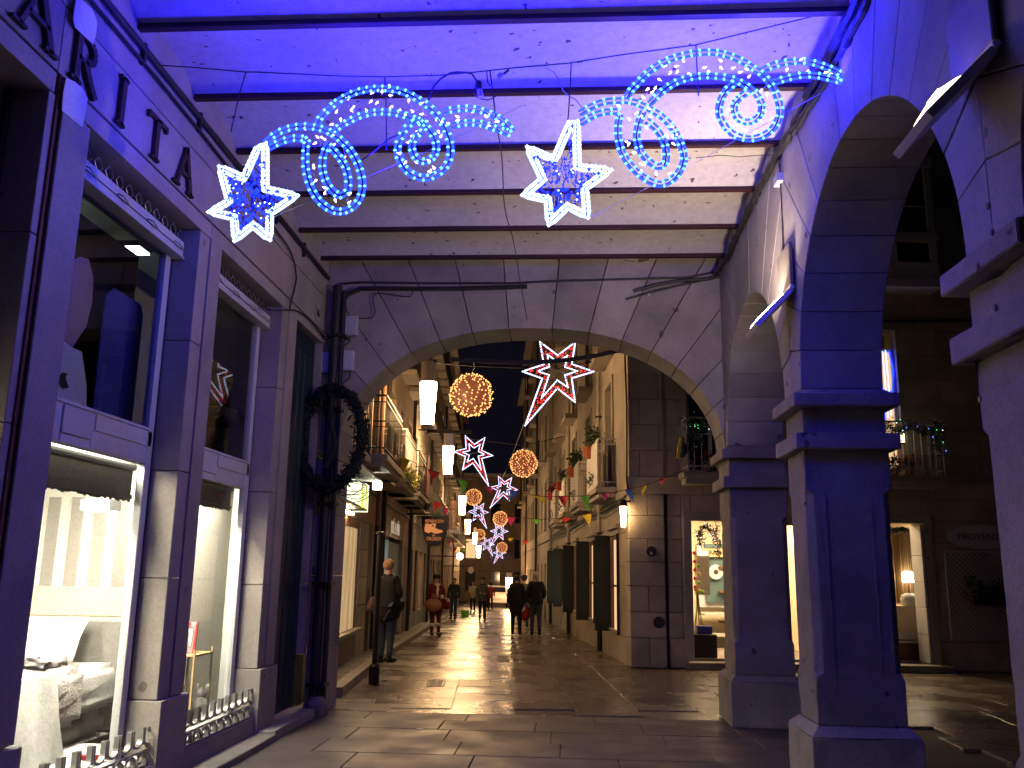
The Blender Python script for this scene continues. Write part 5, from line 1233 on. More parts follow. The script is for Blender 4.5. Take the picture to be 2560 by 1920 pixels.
fL = [(870,430),(925,385),(900,330),(975,260),(1000,330),(1020,300),(1085,330),(1120,265),(1178,275),(1240,235),(1255,160),(1260,300),(1320,310),(1365,255),(1355,340),(1410,330),(1460,300),(1470,365),(1490,400),(1560,400),(1600,420),(1640,405),(1700,375),(1715,380),(1790,340),(1870,360),(1885,370),(1920,410),(1970,400),(1560,460),(1420,455),(1390,490),(1360,550),(1330,620),(1365,675),(1440,680),(1500,745),(1545,710),(1580,510),(790,500),(820,515),(750,560),(875,555),(760,690),(740,700),(955,640),(760,780),(820,880),(820,840),(885,925),(985,945),(1000,890),(700,370+80),(880,480),(770,510),(1150,215),(1190,225),(1500,670),(1515,735),(1395,800-60)]
comet(840/2212, 500, 150, starL, cL, 'left blue comet light with a white star, hanging nearer the shopfront', 260, fL)
starR = [(175,715),(265,905),(150,1000),(295,1030),(305,1175),(415,1070),(535,1130),(520,960),(670,850),(475,830),(470,560),(430,565),(335,785)]
cR = [[(490,500),(560,460),(640,430),(730,422),(800,425),(880,455),(980,510),(1060,590),(1110,690),(1130,780),(1100,860),(1050,912),(980,935),(900,905),(820,840),(760,760),(730,670),(725,580),(735,510)],
      [(495,560),(580,512),(660,490),(730,490)],
      [(780,400),(805,360),(850,310),(920,240),(1010,185),(1100,150),(1200,130),(1310,125),(1400,143),(1480,175),(1560,225),(1620,270),(1680,350),(1715,440),(1715,520),(1680,590),(1610,640),(1520,655),(1430,625),(1370,560),(1345,490),(1360,410),(1400,350),(1440,315)],
      [(920,440),(980,380),(1060,320),(1150,285),(1250,270),(1350,275),(1430,290),(1520,335),(1580,390),(1608,450),(1598,510),(1550,548),(1490,550),(1445,505),(1440,445),(1475,400),(1515,372)],
      [(880,490),(855,550),(840,640),(860,730),(910,790),(970,828),(1015,805),(1020,725),(995,650),(950,585),(900,545)],
      [(1610,240),(1680,205),(1780,185),(1870,180),(1960,200),(2050,235),(2105,270),(2110,295)], [(1680,310),(1780,280),(1870,265),(1960,270),(2040,290),(2100,305)]]
fR = [(900,340),(950,350),(980,280),(1010,185),(1060,245),(1075,200),(1100,240),(1130,170),(1150,240),(1240,210),(1280,250),(1350,220),(1370,180),(1440,215),(1480,235),(1520,235),(1540,265),(1600,345),(1640,380),(1640,490),(1395,460),(1395,495),(1460,570),(1500,600),(1560,600),(1600,540),(1670,520),(1770,235),(1840,175),(1900,245),(1990,250),(2040,240),(835,480),(860,510),(790,545),(925,520),(770,660),(800,690),(810,745),(880,795),(870,850),(950,865),(1030,880),(1050,640),(1060,590),(1070,680),(1085,620),(935,370),(880,410),(905,470),(720,440),(700,480),(900,570),(1030,640),(850,790),(1425,575),(1570,555)]
comet(900/2212, 1250, 80, starR, cR, 'right blue comet light with a white star, hanging nearer the side arches', 180, fR)
# hanging wire with droppers, connectors and stray cables
wp = [at(395,163,'x',XL+.02)]+[at(x,y,'y',YO) for x,y in ((480,168),(615,180),(640,180),(850,190),(957,192),(1100,188),(1190,180),(1280,170),(1420,158),(1560,136),(1740,112),(1920,68),(2110,22))]+[Vector((XR-.01, YO+.05, 5.17))]
strand('span_wire', wp, .005, 'cable', 'thin sagging wire spanning the arcade above both comets', 'wire', None, 4)
for k, (L, lab) in enumerate((([(615,180),(600,230),(577,330)], 'wire dropper down to the left comet star'), ([(962,192),(965,250),(966,375)], 'wire dropper behind the arch of the left comet'), ([(1428,158),(1425,230),(1420,300)], 'wire dropper down to the right comet star'), ([(1740,112),(1742,160),(1746,240)], 'short wire dropper to the arch of the right comet'), ([(1225,178),(1232,230),(1240,300),(1255,400),(1262,520),(1283,600),(1300,700),(1318,800)], 'long crinkled wire running down the middle towards the far arch'))):
    pts = [at(x,y,'y',YO) for x,y in L]
    if k == 4: pts = [at(x,y,'y',YO+(YF-.1-YO)*max(0,(i-2))/5) for i,(x,y) in enumerate(L)]
    strand('hanging_wire', smooth(pts, .15), .0045, 'cable', lab, 'wire', None, 4)
strand('guy_wire', [at(560,600-4,'y',YO), at(1075,375,'y',YO), at(1310,262,'y',YO)], .0022, 'zinc', 'thin bright stay wire under the left comet', 'wire', None, 3)
strand('guy_wire', [at(1475,545,'y',YO), at(1750,400,'y',YO), at(2095,210,'y',YO+.02), at(2150,185,'x',XR-.01)], .0022, 'zinc', 'thin bright stay wire under the right comet', 'wire', None, 3)
strand('loose_cable', smooth([at(x,y,'y',YO) for x,y in ((1072,250),(1085,215),(1125,183),(1180,185),(1194,205),(1198,215))], .05), .007, 'cable', 'curved plug cable rising over the tail of the left comet', 'cable')
strand('loose_cable', smooth([at(x,y,'y',YO) for x,y in ((1355,165),(1385,180),(1410,230),(1440,250),(1460,280))], .05), .004, 'signgrey', 'pale thin cable dropping to the star of the right comet', 'cable')
strand('loose_cable', smooth([at(x,y,'y',YO) for x,y in ((905,400),(940,375),(975,345),(1020,330))], .05), .005, 'cable', 'short dark cable between the loops of the left comet', 'cable')
t = thing('plug_connector', 'dark plug connector with a pale band hanging above the left comet tail', 'connector', at(1200,228,'y',YO))
a, b = at(1196,205,'y',YO), at(1202,243,'y',YO); MB().tube([a, (a+b)/2], .022, 8).build('socket', M['cable'], t); MB().tube([(a+b)/2+Vector((0,0,-.001)), b], .019, 8).build('plug', M['signgrey'], t)
for L in (((1196,245),(1185,232),(1190,210)),((1200,247),(1220,250),(1240,240)),((1217,178),(1219,205),(1225,215))): MB().tube(smooth([at(x,y,'y',YO) for x,y in L], .03), .004, 4).build('lead', M['cable'], t)
t = thing('clear_socket', 'transparent bulb socket on the span wire between the comets', 'socket', at(1252,190,'y',YO)); MB().ball(at(1252,190,'y',YO), .026, 8, 6).build('clear_bulb', M['signgrey'], t, smooth=True); MB().tube([at(1252,190,'y',YO), at(1272,175,'y',YO)], .010, 6).build('stem', M['cable'], t)
# blue glow of the hundreds of rope bulbs, from added unseen lamps inside each comet
def point(name, loc, col, en, rad=.06, par=None):
    ld = bpy.data.lights.new(name, 'POINT'); ld.energy = en; ld.color = col; ld.shadow_soft_size = rad
    o = bpy.data.objects.new(name, ld); C.objects.link(o); o.location = loc
    if par is not None: o.parent = par; o.matrix_parent_inverse = WORLD[par.name].inverted()
    return o

# ================================================================== CABLES, BOXES, LUMINAIRES, WREATH
strand('conduit', [(XL+.03,2,5.10),(XL+.03,5,5.08),(XL+.03,7.2,5.07),(XL+.03,10.1,5.05)], .024, 'cable', 'thick dark conduit along the top of the shopfront', 'cable', None, 7)
strand('conduit', [(XL+.02,2,5.0),(XL+.02,4,5.01),(XL+.02,4.6,4.98),(XL+.02,5.5,4.99),(XL+.02,6.3,4.98),(XL+.02,6.9,4.96)], .014, 'cable', 'thinner dark cable just below the conduit on the shopfront', 'cable', None, 6)
for k in range(7):
    y = 3.4+k*.95; o = MB().box(XL, XL+.035, y, y+.03, 4.97, 5.13).build('cable_clip', M['cable']); tag(o, 'small dark cable clip on the shopfront conduit, in a row of alike clips', 'clip', 'clips of the shopfront conduit')
strand('loose_cable', smooth([at(x,y,'x',XL+.03) for x,y in ((680,560),(697,585),(721,618),(737,662),(741,694),(733,735),(724,772),(745,778),(775,800),(812,845),(826,858))], .08), .010, 'cable', 'drooping cable from the conduit to the pilaster by the dark door', 'cable')
strand('loose_cable', smooth([at(x,y,'x',XL+.03) for x,y in ((724,775),(700,777),(672,774))]+[at(660,768,'x',XL-.1)], .08), .008, 'cable', 'short cable wrapped round the head of the third pilaster', 'cable')
random.seed(21)
def rough_bundle(pts, r, lab):
    P = smooth(pts, .07); P = [p+Vector((random.uniform(-.008,.004), 0, random.uniform(-.012,.012))) for p in P]
    o = MB().tube(P, [r*random.uniform(.75,1.5) for _ in P], 7).build('wall_bundle', M['cable']); tag(o, lab, 'cable')
rough_bundle([(XR-.03,3.0,5.12),(XR-.035,5.0,5.08),(XR-.03,6.4,5.10),(XR-.035,8,5.13),(XR-.03,9.6,5.08),(XR-.08,10.05,5.06)], .03, 'thick tarred cable bundle where the side arcade meets the ceiling')
rough_bundle([(XR-.02,3.0,5.0),(XR-.025,4.5,5.0),(XR-.02,5.6,4.98),(XR-.025,6.6,5.06)], .022, 'second dark cable strand under the bundle on the side arcade')
o = MB().box(XR-.055,XR-.001,7.05,7.2,4.86,4.93).build('white_tape', M['signgrey']); tag(o, 'pale junction tab on the cable bundle above the middle pier', 'junction')
strand('loose_cable', [(XR-.012,7.12,5.05),(XR-.012,7.13,4.5),(XR-.012,7.16,4.05),(XR-.012,7.08,3.93)], .006, 'cable', 'thin cable dropping from the bundle to the middle wall light', 'cable')
strand('arch_cable', [at(x,y,'y',YF-.03) for x,y in ((843,722),(850,710),(900,706),(1100,708),(1280,708),(1400,702),(1600,697),(1715,694),(1790,680))], .014, 'cable', 'straight cable along the foot of the last vault over the far arch', 'cable')
strand('arch_cable', smooth([at(x,y,'y',YF-.05) for x,y in ((1318,716),(1280,718),(1100,722),(900,722),(872,735),(850,770),(846,830))], .1), .028, 'cable', 'thick black cable bending down beside the pipe in the far left corner', 'cable', None, 7)
strand('arch_cable', [at(x,y,'y',YF-.05) for x,y in ((1585,728),(1640,712),(1700,702),(1770,697),(1800,690))], .022, 'cable', 'frayed cable end crossing the upper right of the far arch', 'cable')
strand('arch_cable', [at(x,y,'y',YF-.04) for x,y in ((1565,748),(1640,727),(1720,708),(1790,694))], .014, 'cable', 'lower cable end under the frayed one at the right of the far arch', 'cable')
strand('soffit_cable', smooth([at(x,y,'y',YB+.1) for x,y in ((1130,898),(1280,905),(1400,902),(1500,887),(1545,876),(1600,885))], .2), .03, 'cable', 'black bundled cable strung right across the far arch opening', 'cable', None, 7)
o = MB().ball(at(1622,736,'y',YF-.02), .022, 10, 6).build('round_knob', M['white'], smooth=True); tag(o, 'tiny white knob on the upper right of the far arch', 'knob')  # plain small white knob
pp = thing('drainpipe', 'thick black drainpipe standing in the far left corner of the arcade', 'drainpipe', (-2.80,10.1,0))
MB().tube([(-2.80,10.10,0),(-2.80,10.10,4.95)], .055, 10).build('iron_pipe', M['cable'], pp); MB().tube([(-2.70,10.13,.0),(-2.72,10.13,4.9)], .03, 8).build('second_pipe', M['cable'], pp)
for z in (.3,1.4,2.3,3.4,4.3): MB().box(-2.88,-2.66,10.02,10.2,z,z+.035).build('pipe_band', M['iron'], pp)
MB().lathe((-2.76,10.08,0), [(.13,0),(.12,.12),(.07,.2)], 12).build('pipe_foot', M['kerb'], pp)
def jbox(xa,ya,xb,yb,label):
    a = at(xa,ya,'y',YF-.07); b = at(xb,yb,'y',YF-.07); t = thing('junction_box', label, 'junction box', a, 'grey boxes by the corner pipe')
    MB().box(a.x,b.x,YF-.08,YF-.002,b.z,a.z).build('case', M['signgrey'], t, bevel=.006); MB().box(a.x+.01,b.x-.01,YF-.087,YF-.0805,b.z+.01,a.z-.01).build('lid', M['signgrey'], t, bevel=.003)
jbox(853,790,892,838,'upper grey junction box right of the corner pipe'); jbox(845,876,882,926,'lower grey junction box right of the corner pipe'); jbox(785,881,822,932,'grey junction box left of the corner pipe')
strand('loose_cable', smooth([at(x,y,'y',YF-.05) for x,y in ((875,840),(873,855),(850,870),(842,872))], .05), .008, 'cable', 'cable loop from the upper junction box to the pipe', 'cable')
strand('loose_cable', smooth([at(x,y,'y',YF-.05) for x,y in ((876,927),(874,945),(858,957),(842,958))], .05), .008, 'cable', 'cable loop from the lower junction box to the pipe', 'cable')
strand('loose_cable', smooth([at(x,y,'y',YF-.04) for x,y in ((892,795),(930,795),(938,780),(938,735),(1025,742),(1028,720))], .05), .007, 'cable', 'thin squared cable loop on the far arch by the upper box', 'cable')
wr = thing('wreath', 'big dark oval fir wreath hanging by the corner pipe, seen against the street', 'wreath', (-2.72,9.85,3.05))
ring = [(-2.71+.36*math.cos(a*math.pi/24), 9.85+.0, 3.05+.56*math.sin(a*math.pi/24)) for a in range(48)]
MB().tube(ring, .05, 8, closed=True).build('wire_ring', M['greenwall'], wr)
leafmesh(ring, 3600, .034, .040, 'greenwall', 'fir_needles', wr)
MB().tube(smooth([(-2.71,9.83,3.6),(-2.72,9.84,3.3),(-2.66,9.84,2.95),(-2.74,9.82,2.7)], .05), .03, 6).build('dark_ribbon', M['greenwall'], wr)
coil = thing('cable_coil', 'loose coil of black cable under the wreath at the arch foot', 'cable coil', (-2.5,10.0,2.5))
for k in range(5): MB().tube([(-2.46+(.13+.02*k)*math.cos(a*math.pi/8)+.02*math.sin(k*3+a), 9.9+k*.03, 2.50+(.05+.018*k)*math.sin(a*math.pi/8)-.01*k+.015*math.sin(k*2+a*.8)) for a in range(16)], .0045, 5, closed=True).build('cable_turn', M['cable'], coil)

def wall_light(yc, zt, lit, label):
    # steel back plate on the wall with a hinged arm that carries the tube, folded out over the arcade
    t = thing('wall_light', label, 'wall light', (XR-.05, yc, zt), 'hinged wall lights on the side arcade')
    hz = zt; hx = XR-.04
    MB().box(XR-.05, XR-.022, yc-.20, yc+.20, hz, hz+.36).build('back_plate', M['plate'], t, bevel=.006)
    MB().box(XR-.021, XR-.001, yc-.12, yc+.12, hz+.1, hz+.3).build('wall_bracket', M['iron'], t)
    MB().tube([(hx-.0, yc-.21, hz-.02), (hx-.0, yc+.21, hz-.02)], .018, 8).build('hinge', M['white'], t)
    a = Vector((hx, 0, hz-.035)); b = Vector((hx-.29, 0, hz-.33)); d = (b-a).normalized(); n = Vector((d.z, 0, -d.x))
    def pl(o0, o1, s0, s1, q0, q1, name, mt):   # offset along normal, along arm, across
        vs = [a+d*s+n*o+Vector((0, yc+q, 0)) for s in (s0, s1) for o in (o0, o1) for q in (q0, q1)]
        MB().add(vs, [(0,1,3,2),(4,6,7,5),(0,4,5,1),(2,3,7,6),(0,2,6,4),(1,5,7,3)]).build(name, M[mt], t)
    L = (b-a).length
    pl(-.02, .02, 0, L, -.19, .19, 'arm_tray', 'white'); 
    pr = [(.06, .021), (.12, .040), (.20, .056), (L*.5, .062), (L-.20, .056), (L-.12, .040), (L-.05, .021)]
    if not lit: pr = [(.05,.021),(.06,.032),(L-.06,.032),(L-.05,.021)]
    MB().prism(pr, lambda u,v,w_: tuple(a+d*u+n*v+Vector((0, yc+w_, 0))), -.06 if lit else -.13, .06 if lit else .13).build('lamp_glass', M['tube_near' if lit else 'tube'], t)
def beam(yc, zt, aim, en):  # added unseen lamp carrying the wall light's glow to the far ceiling
    o = area('added_wall_light_beam', (XR-.22, yc, zt-.10), (0,0,0), .28, .28, (1.0,.78,.62), en)
    o.rotation_euler = Vector(aim).to_track_quat('-Z', 'Y').to_euler()
beam(7.02, 3.86, (-.62,.34,.80), 48)
wall_light(3.62, 3.80, True, 'nearest hinged wall light with its bright tube showing, top right')
wall_light(7.02, 3.86, False, 'farther hinged wall light seen edge-on over the middle pier')

# ================================================================== STREET LAMPS, GLOBES, STARS, BUNTING
lamp = thing('street_lamp', 'nearest bright tapered street lamp hung on an arm, above the pale balcony', 'street lamp', (0,0,0), 'street lamps down the left side')
MB().lathe((0,0,0), [(.125,0),(.172,.86)], 20).build('lamp_glass', M['lamp'], lamp, smooth=True, local=True)
MB().lathe((0,0,.861), [(.178,0),(.178,.05),(.15,.07),(.15,.42),(.05,.44)], 20).build('lamp_hood', M['signgrey'], lamp, local=True)
MB().lathe((0,0,-.075), [(.115,0),(.13,.02),(.13,.074)], 20).build('lamp_base', M['signgrey'], lamp, local=True)
ar = MB(); ar.box(-1.3,.05,-.02,.02,1.34,1.38)
MB().box(.0,.9,-.03,.03,-.16,-.10).build('lower_bracket', M['iron'], lamp, local=True)
ar.build('lamp_arm', M['iron'], lamp, local=True)
LP = [(1068,1062,3.4,'nearest'),(1119,1186,13.2,'second nearest'),(1155,1287,26,'third nearest'),(1169,1335,38,'fourth nearest'),(1187,1361,50,'fifth nearest'),(1196,1394,62,'sixth nearest')]
hgt = [107, 69, 45, 34, 27, 28]
lamps = []
for k, (x, yb, s_, nm) in enumerate(LP):
    dist = .86*2200/hgt[k]*.985; q = ats(x, yb, 's', dist-15.7)
    loc = W(*q); lab = ['nearest tapered street lamp, glaring beside the pale ironwork balcony', 'second street lamp down the street, left of the purple star', 'third street lamp, beside the bookshop sign', 'fourth street lamp, just right of the bookshop sign', 'fifth street lamp, between two gold light balls', 'sixth small street lamp above the far passers-by'][k]
    if k == 0: lamp.location = loc; lamp['label'] = lab; o = lamp; o.rotation_euler = (0,0,A5)
    else: o = dup(lamp, loc, lab, rz=A5)
    lamps.append(loc)
for k, (x, y, r_) in enumerate(((1196,1418,7),(1205,1424,7),(1214,1430,6),(1222,1433,6),(1215,1462,6),(1272,1458,8))):
    dist = 88+k*3 if k < 5 else 60; loc = W(*ats(x, y+12, 's', dist-15.7)); f = (r_*2*dist/2200)/.34
    dup(lamp, loc, ['far glowing lamp at the left of the distant cluster','far glowing lamp second in the distant cluster','far glowing lamp third in the distant cluster','far glowing lamp at the right of the distant cluster','low far lamp just above the walking passer-by','lone far lamp beside the head of the woman in the long black coat'][k], rz=A5, scale=(f, f, f*.6))
# string-lit balls
ball = thing('light_ball', 'largest gold light ball, high beside the nearest street lamp', 'light ball', (0,0,0), 'gold light balls over the street')
MB().ball((0,0,0), .42, 20, 14).build('lattice_core', M['goldcore'], ball, smooth=True, local=True)
g = MB(); g2 = MB()
for k in range(300):
    z = min(.99,max(-.99,1-2*(k+.5)/300+random.uniform(-.03,.03))); a = k*2.39996+random.uniform(-.22,.22); rr = math.sqrt(1-z*z); jit = random.uniform(.96, 1.06)
    g.octa(Vector((rr*math.cos(a), rr*math.sin(a), z))*.455*jit, .019)
g.build('ball_bulbs', M['goldbulb'], ball, local=True)['kind'] = 'stuff'
for k in range(9):
    z = .4*math.cos(math.pi*(k+1)/10)*1.1; rr = math.sqrt(max(0, .445**2-z*z)); g2.tube([(rr*math.cos(q*math.pi/12), rr*math.sin(q*math.pi/12), z) for q in range(24)], .006, 4, closed=True)
g2.build('wire_hoops', M['wood'], ball, local=True)
MB().tube([(0,0,.45),(.02,0,.55),(.06,0,.6),(.04,0,.72)], .008, 5).build('hook', M['zinc'], ball, local=True)
BL = [(1177.6,987.7,54,'largest gold light ball, high beside the nearest street lamp'),(1309,1159,34,'second gold light ball, in front of the right facades'),(1184,1243,20,'third gold light ball, close above the third street lamp'),(1251,1297,18,'fourth gold light ball, above a purple star in the middle'),(1200,1336,12.5,'fifth gold light ball, beside the fifth street lamp'),(1255,1369,13,'sixth gold light ball, right of the small stars'),(1208.6,1388,9.5,'seventh small gold light ball, beside the sixth lamp'),(1265,1408,8,'smallest gold light ball, lowest and farthest right')]
for k, (x, y, r_, lab) in enumerate(BL):
    dist = .46*2200/r_; loc = W(*ats(x, y, 's', dist-15.7))
    if k == 0: ball.location = loc
    else: dup(ball, loc, lab, rz=k*1.1)
# stars
so = [(385,70),(690,305),(990,75),(930,460),(1300,590),(930,705),(985,1115),(685,880),(150,1520),(430,710),(95,590),(455,465)]
si = [(515,295),(690,420),(855,310),(815,510),(1020,580),(815,655),(865,865),(685,740),(420,1050),(545,650),(350,585),(550,505)]
K_ = 1.2/1205
def sl(L): return [Vector(((x-690)*K_, 0, -(y-590)*K_)) for x, y in L]
star = thing('street_star', 'x', 'star light', (0,0,0), 'shooting star lights over the street')
So, Si = sl(so), sl(si)
for nm_, P, rr in (('outer_rope', So, .012), ('inner_rope', Si, .010)):
    Q = lin(P, .04); MB().tube(Q, rr, 6, closed=True).build(nm_, M['srope'], star, local=True)
    g = MB()
    for i, p in enumerate(Q): g.octa(p+Vector((0,-.006,0)), .015)
    g.build('star_bulbs', M['wbulb'], star, local=True)['kind'] = 'stuff'
g = MB(); g2 = MB(); c_ = 0
while c_ < 230:
    p = Vector((random.uniform(-.6,.62), random.uniform(-.02,.02), random.uniform(-.93,.53)))
    if inside(p, So) and not inside(p, Si):
        g.octa(p, .011); q = p+Vector((random.uniform(-.05,.05),0,random.uniform(-.05,.05))); g2.tube([p, q], .009, 4); c_ += 1
g.build('red_lights', M['redbulb'], star, local=True)['kind'] = 'stuff'; g2.build('red_tinsel', M['redgarl'], star, local=True)['kind'] = 'stuff'
MB().tube([(-.35,.0,.1),(.0,.01,.02),(.3,0,-.1)], .006, 4).build('star_stay', M['zinc'], star, local=True)
SL = [(1394,929,1.0,1,'largest red and white shooting star, under the top of the far arch'),(1184,1134,.55,-1,'second shooting star, right of the second street lamp'),(1260,1221,.37,1,'third shooting star, over the blue flag'),(1196,1280,.28,-1,'fourth shooting star, beside the third street lamp'),(1248,1328,.255,1,'fifth shooting star, right under the fourth gold ball'),(1218,1360,.20,-1,'sixth small shooting star in the distance'),(1249,1382,.18,1,'seventh small shooting star beside the sixth gold ball'),(1233,1402,.165,-1,'smallest shooting star, lowest of the chain')]
for k, (x, y, f, mir, lab) in enumerate(SL):
    wpx = 182*f; dist = 1.2*2200/wpx; loc = W(*ats(x, y, 's', dist-15.7))
    if k == 0: star.location = loc; star['label'] = lab
    else: o = dup(star, loc, lab, scale=(mir, 1, 1)); o.rotation_euler = (0, random.uniform(-.09,.09), random.uniform(-.3,.3))
for k, (x, f, y) in enumerate(((1394,1.0,870),(1177,.9,925),(1184,.55,1080),(1309,.5,1125))):
    pass
strand('span_wire', [W(-4.7,2.6,5.95), W(-2.9,2.6,5.83), W(-1.2,2.7,5.82), W(-.05,2.8,6.1)], .010, 'cable', 'wire across the street carrying the largest gold ball', 'wire', None, 4)
strand('span_wire', [W(-4.7,13.4,6.0), W(-1.4,13.4,5.65), W(-.05,13.4,6.0)], .012, 'cable', 'wire across the street carrying the second gold ball', 'wire', None, 4)
a = W(*ats(1310,1060,'s',6)); b = W(*ats(1270,1165,'s',16)); c = W(*ats(1240,1230,'s',24))
strand('span_wire', [a, b, c], .008, 'cable', 'slanting wire falling through the night sky between stars', 'wire', None, 4)
def bunting(name, line, flags, s_of, label):
    t = thing('bunting_string', label, 'bunting', W(*ats(*line[0], 's', s_of(line[0][0]))), 'bunting strung across the street')
    P = lambda x, y: W(*ats(x, y, 's', s_of(x)))
    MB().tube([P(*q) for q in line], .006, 4).build('cord', M['c_dkred'], t)
    for (xa, ya, xb, yb, xc, yc, mt) in flags:
        A, B, Cc = P(xa, ya), P(xb, yb), P(xc, yc); m1 = (A+B)/2; bulge = SS*random.uniform(-.05,.05)
        vs = []; n = 5
        for j in range(n+1):
            v = j/n
            l = A.lerp(Cc, v); r2 = B.lerp(Cc, v)
            for i in range(4): p = l.lerp(r2, i/3)+bulge*math.sin(math.pi*i/3)*(1-v)+SS*.025*math.sin(v*4+i); vs.append(p)
        MB().add(vs+[v+SS*.003 for v in vs], [(j*4+i, j*4+i+1, (j+1)*4+i+1, (j+1)*4+i) for j in range(n) for i in range(3)]+[(24+j*4+i, 24+(j+1)*4+i, 24+(j+1)*4+i+1, 24+j*4+i+1) for j in range(n) for i in range(3)]).build('flag', M[mt], t, smooth=True, recalc=False)
t5 = lambda a, b: (1280+a*.28933, 960+b*.28933)
t6 = lambda a, b: (640+a*.28933, 960+b*.28933)
def fl6(a,b,c,d,e,f,m): return (*t6(a,b), *t6(c,d), *t6(e,f), m)
def fl5(a,b,c,d,e,f,m): return (*t5(a,b), *t5(c,d), *t5(e,f), m)
bunting('a', [t6(915,480),t6(1050,535),t6(1220,610),t6(1330,660),t6(1480,735),t6(1590,770),t6(1740,820),t6(1830,845),t6(1965,880),t5(60,940),t5(185,960),t5(290,975),t5(400,970),t5(590,968),t5(680,962),t5(775,945),t5(850,940),t5(975,915),t5(1120,885),t5(1170,870),t5(1280,825),t5(1330,808),t5(1470,750)],
  [fl6(940,487,1055,545,965,575,'flag_sky'), fl6(1222,615,1330,660,1242,825,'flag_yellow'), fl6(1483,735,1592,772,1520,832,'flag_red'), fl6(1742,820,1833,845,1795,960,'flag_green'), fl6(1965,880,2060,905,2030,950,'flag_pink'),
   fl5(-10,905,60,940,-40,1020,'flag_blue'), fl5(183,960,285,975,290,1040,'flag_yellow'), fl5(397,970,482,970,455,1070,'flag_red'), fl5(592,970,662,965,672,1110,'flag_green'), fl5(775,945,852,945,805,1010,'flag_pink'), fl5(975,915,1030,905,1055,1035,'flag_blue'), fl5(1115,885,1170,870,1128,975,'flag_yellow'), fl5(1277,825,1328,808,1300,875,'flag_red')],
  lambda x: 1.2+(-.6-1.2)*(x-905)/800, 'longest bunting, from the left balcony over the street to the corner building')
bunting('b', [t6(1290,865),t6(1400,945),t6(1540,1010),t6(1610,1055),t6(1660,1080),t5(-110,1130),t5(20,1150),t5(180,1165),t5(260,1170),t5(415,1160),t5(500,1155),t5(612,1130),t5(690,1115),t5(930,1010)],
  [fl6(1420,1030,1520,1030,1470,1110,'c_teal'), fl6(1535,1010,1610,1035,1540,1100,'flag_red'), fl6(1610,1055,1670,1080,1640,1135,'flag_pink'), fl5(-50,1145,30,1155,-10,1230,'flag_pink'), fl5(178,1165,255,1170,210,1215,'flag_green'), fl5(415,1160,502,1155,470,1200,'flag_red'), fl5(612,1130,690,1118,672,1235,'flag_yellow')],
  lambda x: 8-4*(x-1010)/500, 'second bunting, lower and farther down the street')
bunting('c', [(1105,1350),(1123,1352),(1150,1353),(1170,1353),(1200,1355),(1260,1352),(1300,1350)], [(1118,1352,1130,1352,1124,1359,'flag_pink'), (1160,1351,1174,1353,1168,1358,'flag_green'), (1136,1370,1146,1366,1133,1384,'flag_red'), (1152,1372,1166,1370,1160,1384,'flag_green'), (1308,1350,1322,1352,1312,1362,'flag_red'), (1268,1345,1284,1345,1276,1355,'flag_yellow')], lambda x: 26, 'third small bunting far down the street by the round clock')

# ================================================================== SIGNS ON THE LEFT
sg = thing('shoe_repair_sign', 'black hanging sign with an orange shoe reading REPARACION DE CALZADO', 'sign', W(-4.4,9,2.7))
SG = 8.5
def ps(x, y, s_=SG): return W(*ats(x, y, 's', s_))
def sp(x, y, d): return W(*ats(1030+x*160/1659, 1240+y*160/1659, 's', SG-d))
poly = [(250,510),(940,510),(935,700),(900,1000),(800,1170),(790,1190),(700,1300),(450,1300),(360,1190),(290,1000),(255,760)]
def flat(poly, d0, d1, name, mt, par):
    n = len(poly); g = MB().add([sp(x,y,d0) for x,y in poly]+[sp(x,y,d1) for x,y in poly], [tuple(range(n)), tuple(range(n,2*n))[::-1]]+[(i,(i+1)%n,n+(i+1)%n,n+i) for i in range(n)]); return g.build(name, M[mt], par)
flat(poly, 0, .05, 'board', 'signblack', sg)
flat([(345,720),(400,712),(460,735),(520,712),(630,712),(600,830),(650,850),(700,875),(770,880),(800,910),(790,945),(700,975),(600,982),(500,960),(470,930),(445,978),(330,935),(325,850)], .052, .06, 'painted_shoe', 'signorange', sg)
flat([(330,940),(445,985),(470,940),(500,970),(620,992),(700,985),(800,950),(795,935),(700,965),(600,975),(480,930),(445,968),(332,925)], .061, .066, 'painted_sole', 'signblack', sg)
flat([(520,740),(560,760),(575,800),(545,790),(515,765)], .061, .066, 'painted_buckle', 'signblack', sg)
def st(body, x, y, hpx, wpx, mt, par, name='lettering'):
    o = sp(x, y, .056); hm = hpx*160/1659*(SG+15.7)/2200; wm = wpx*160/1659*(SG+15.7)/2200
    ob = text(body, o, EE, ZZ, hm*1.35, M[mt], par, name); xs = [(Vector(v.co)-o).dot(EE) for v in ob.data.vertices]; k = wm/(max(xs)-min(xs)); 
    for v in ob.data.vertices: q = Vector(v.co)-o; e_ = q.dot(EE); v.co = Vector(v.co)+EE*e_*(k-1)
st('REPARACIÓN', 580, 655, 85, 460, 'signorange', sg); st('DE', 560, 1022, 45, 70, 'signorange', sg); st('CALZADO', 565, 1110, 90, 370, 'signorange', sg); st('PATRICIO', 565, 1225, 45, 290, 'lettergrey', sg)
MB(tfs).box(EL, ats(1100,1300,'s',SG)[0]+.05, SG+.0, SG+.03, sp(600,505,0).z+.01, sp(600,505,0).z+.05).build('iron_bracket', M['iron'], sg)
SG2 = 13.5
bs = thing('bookshop_sign', 'dark vertical sign reading EL PUEBLO LIBROS beside the third street lamp', 'sign', W(-4.4,13.5,3))
def q2(x, y): return ats(1030+x*160/1659, 1240+y*160/1659, 's', SG2)
A, B = q2(1005, 120), q2(1165, 860); MB(tfs).box(A[0],B[0],SG2,SG2+.06,B[2],A[2]).build('vertical_board', M['wood'], bs)
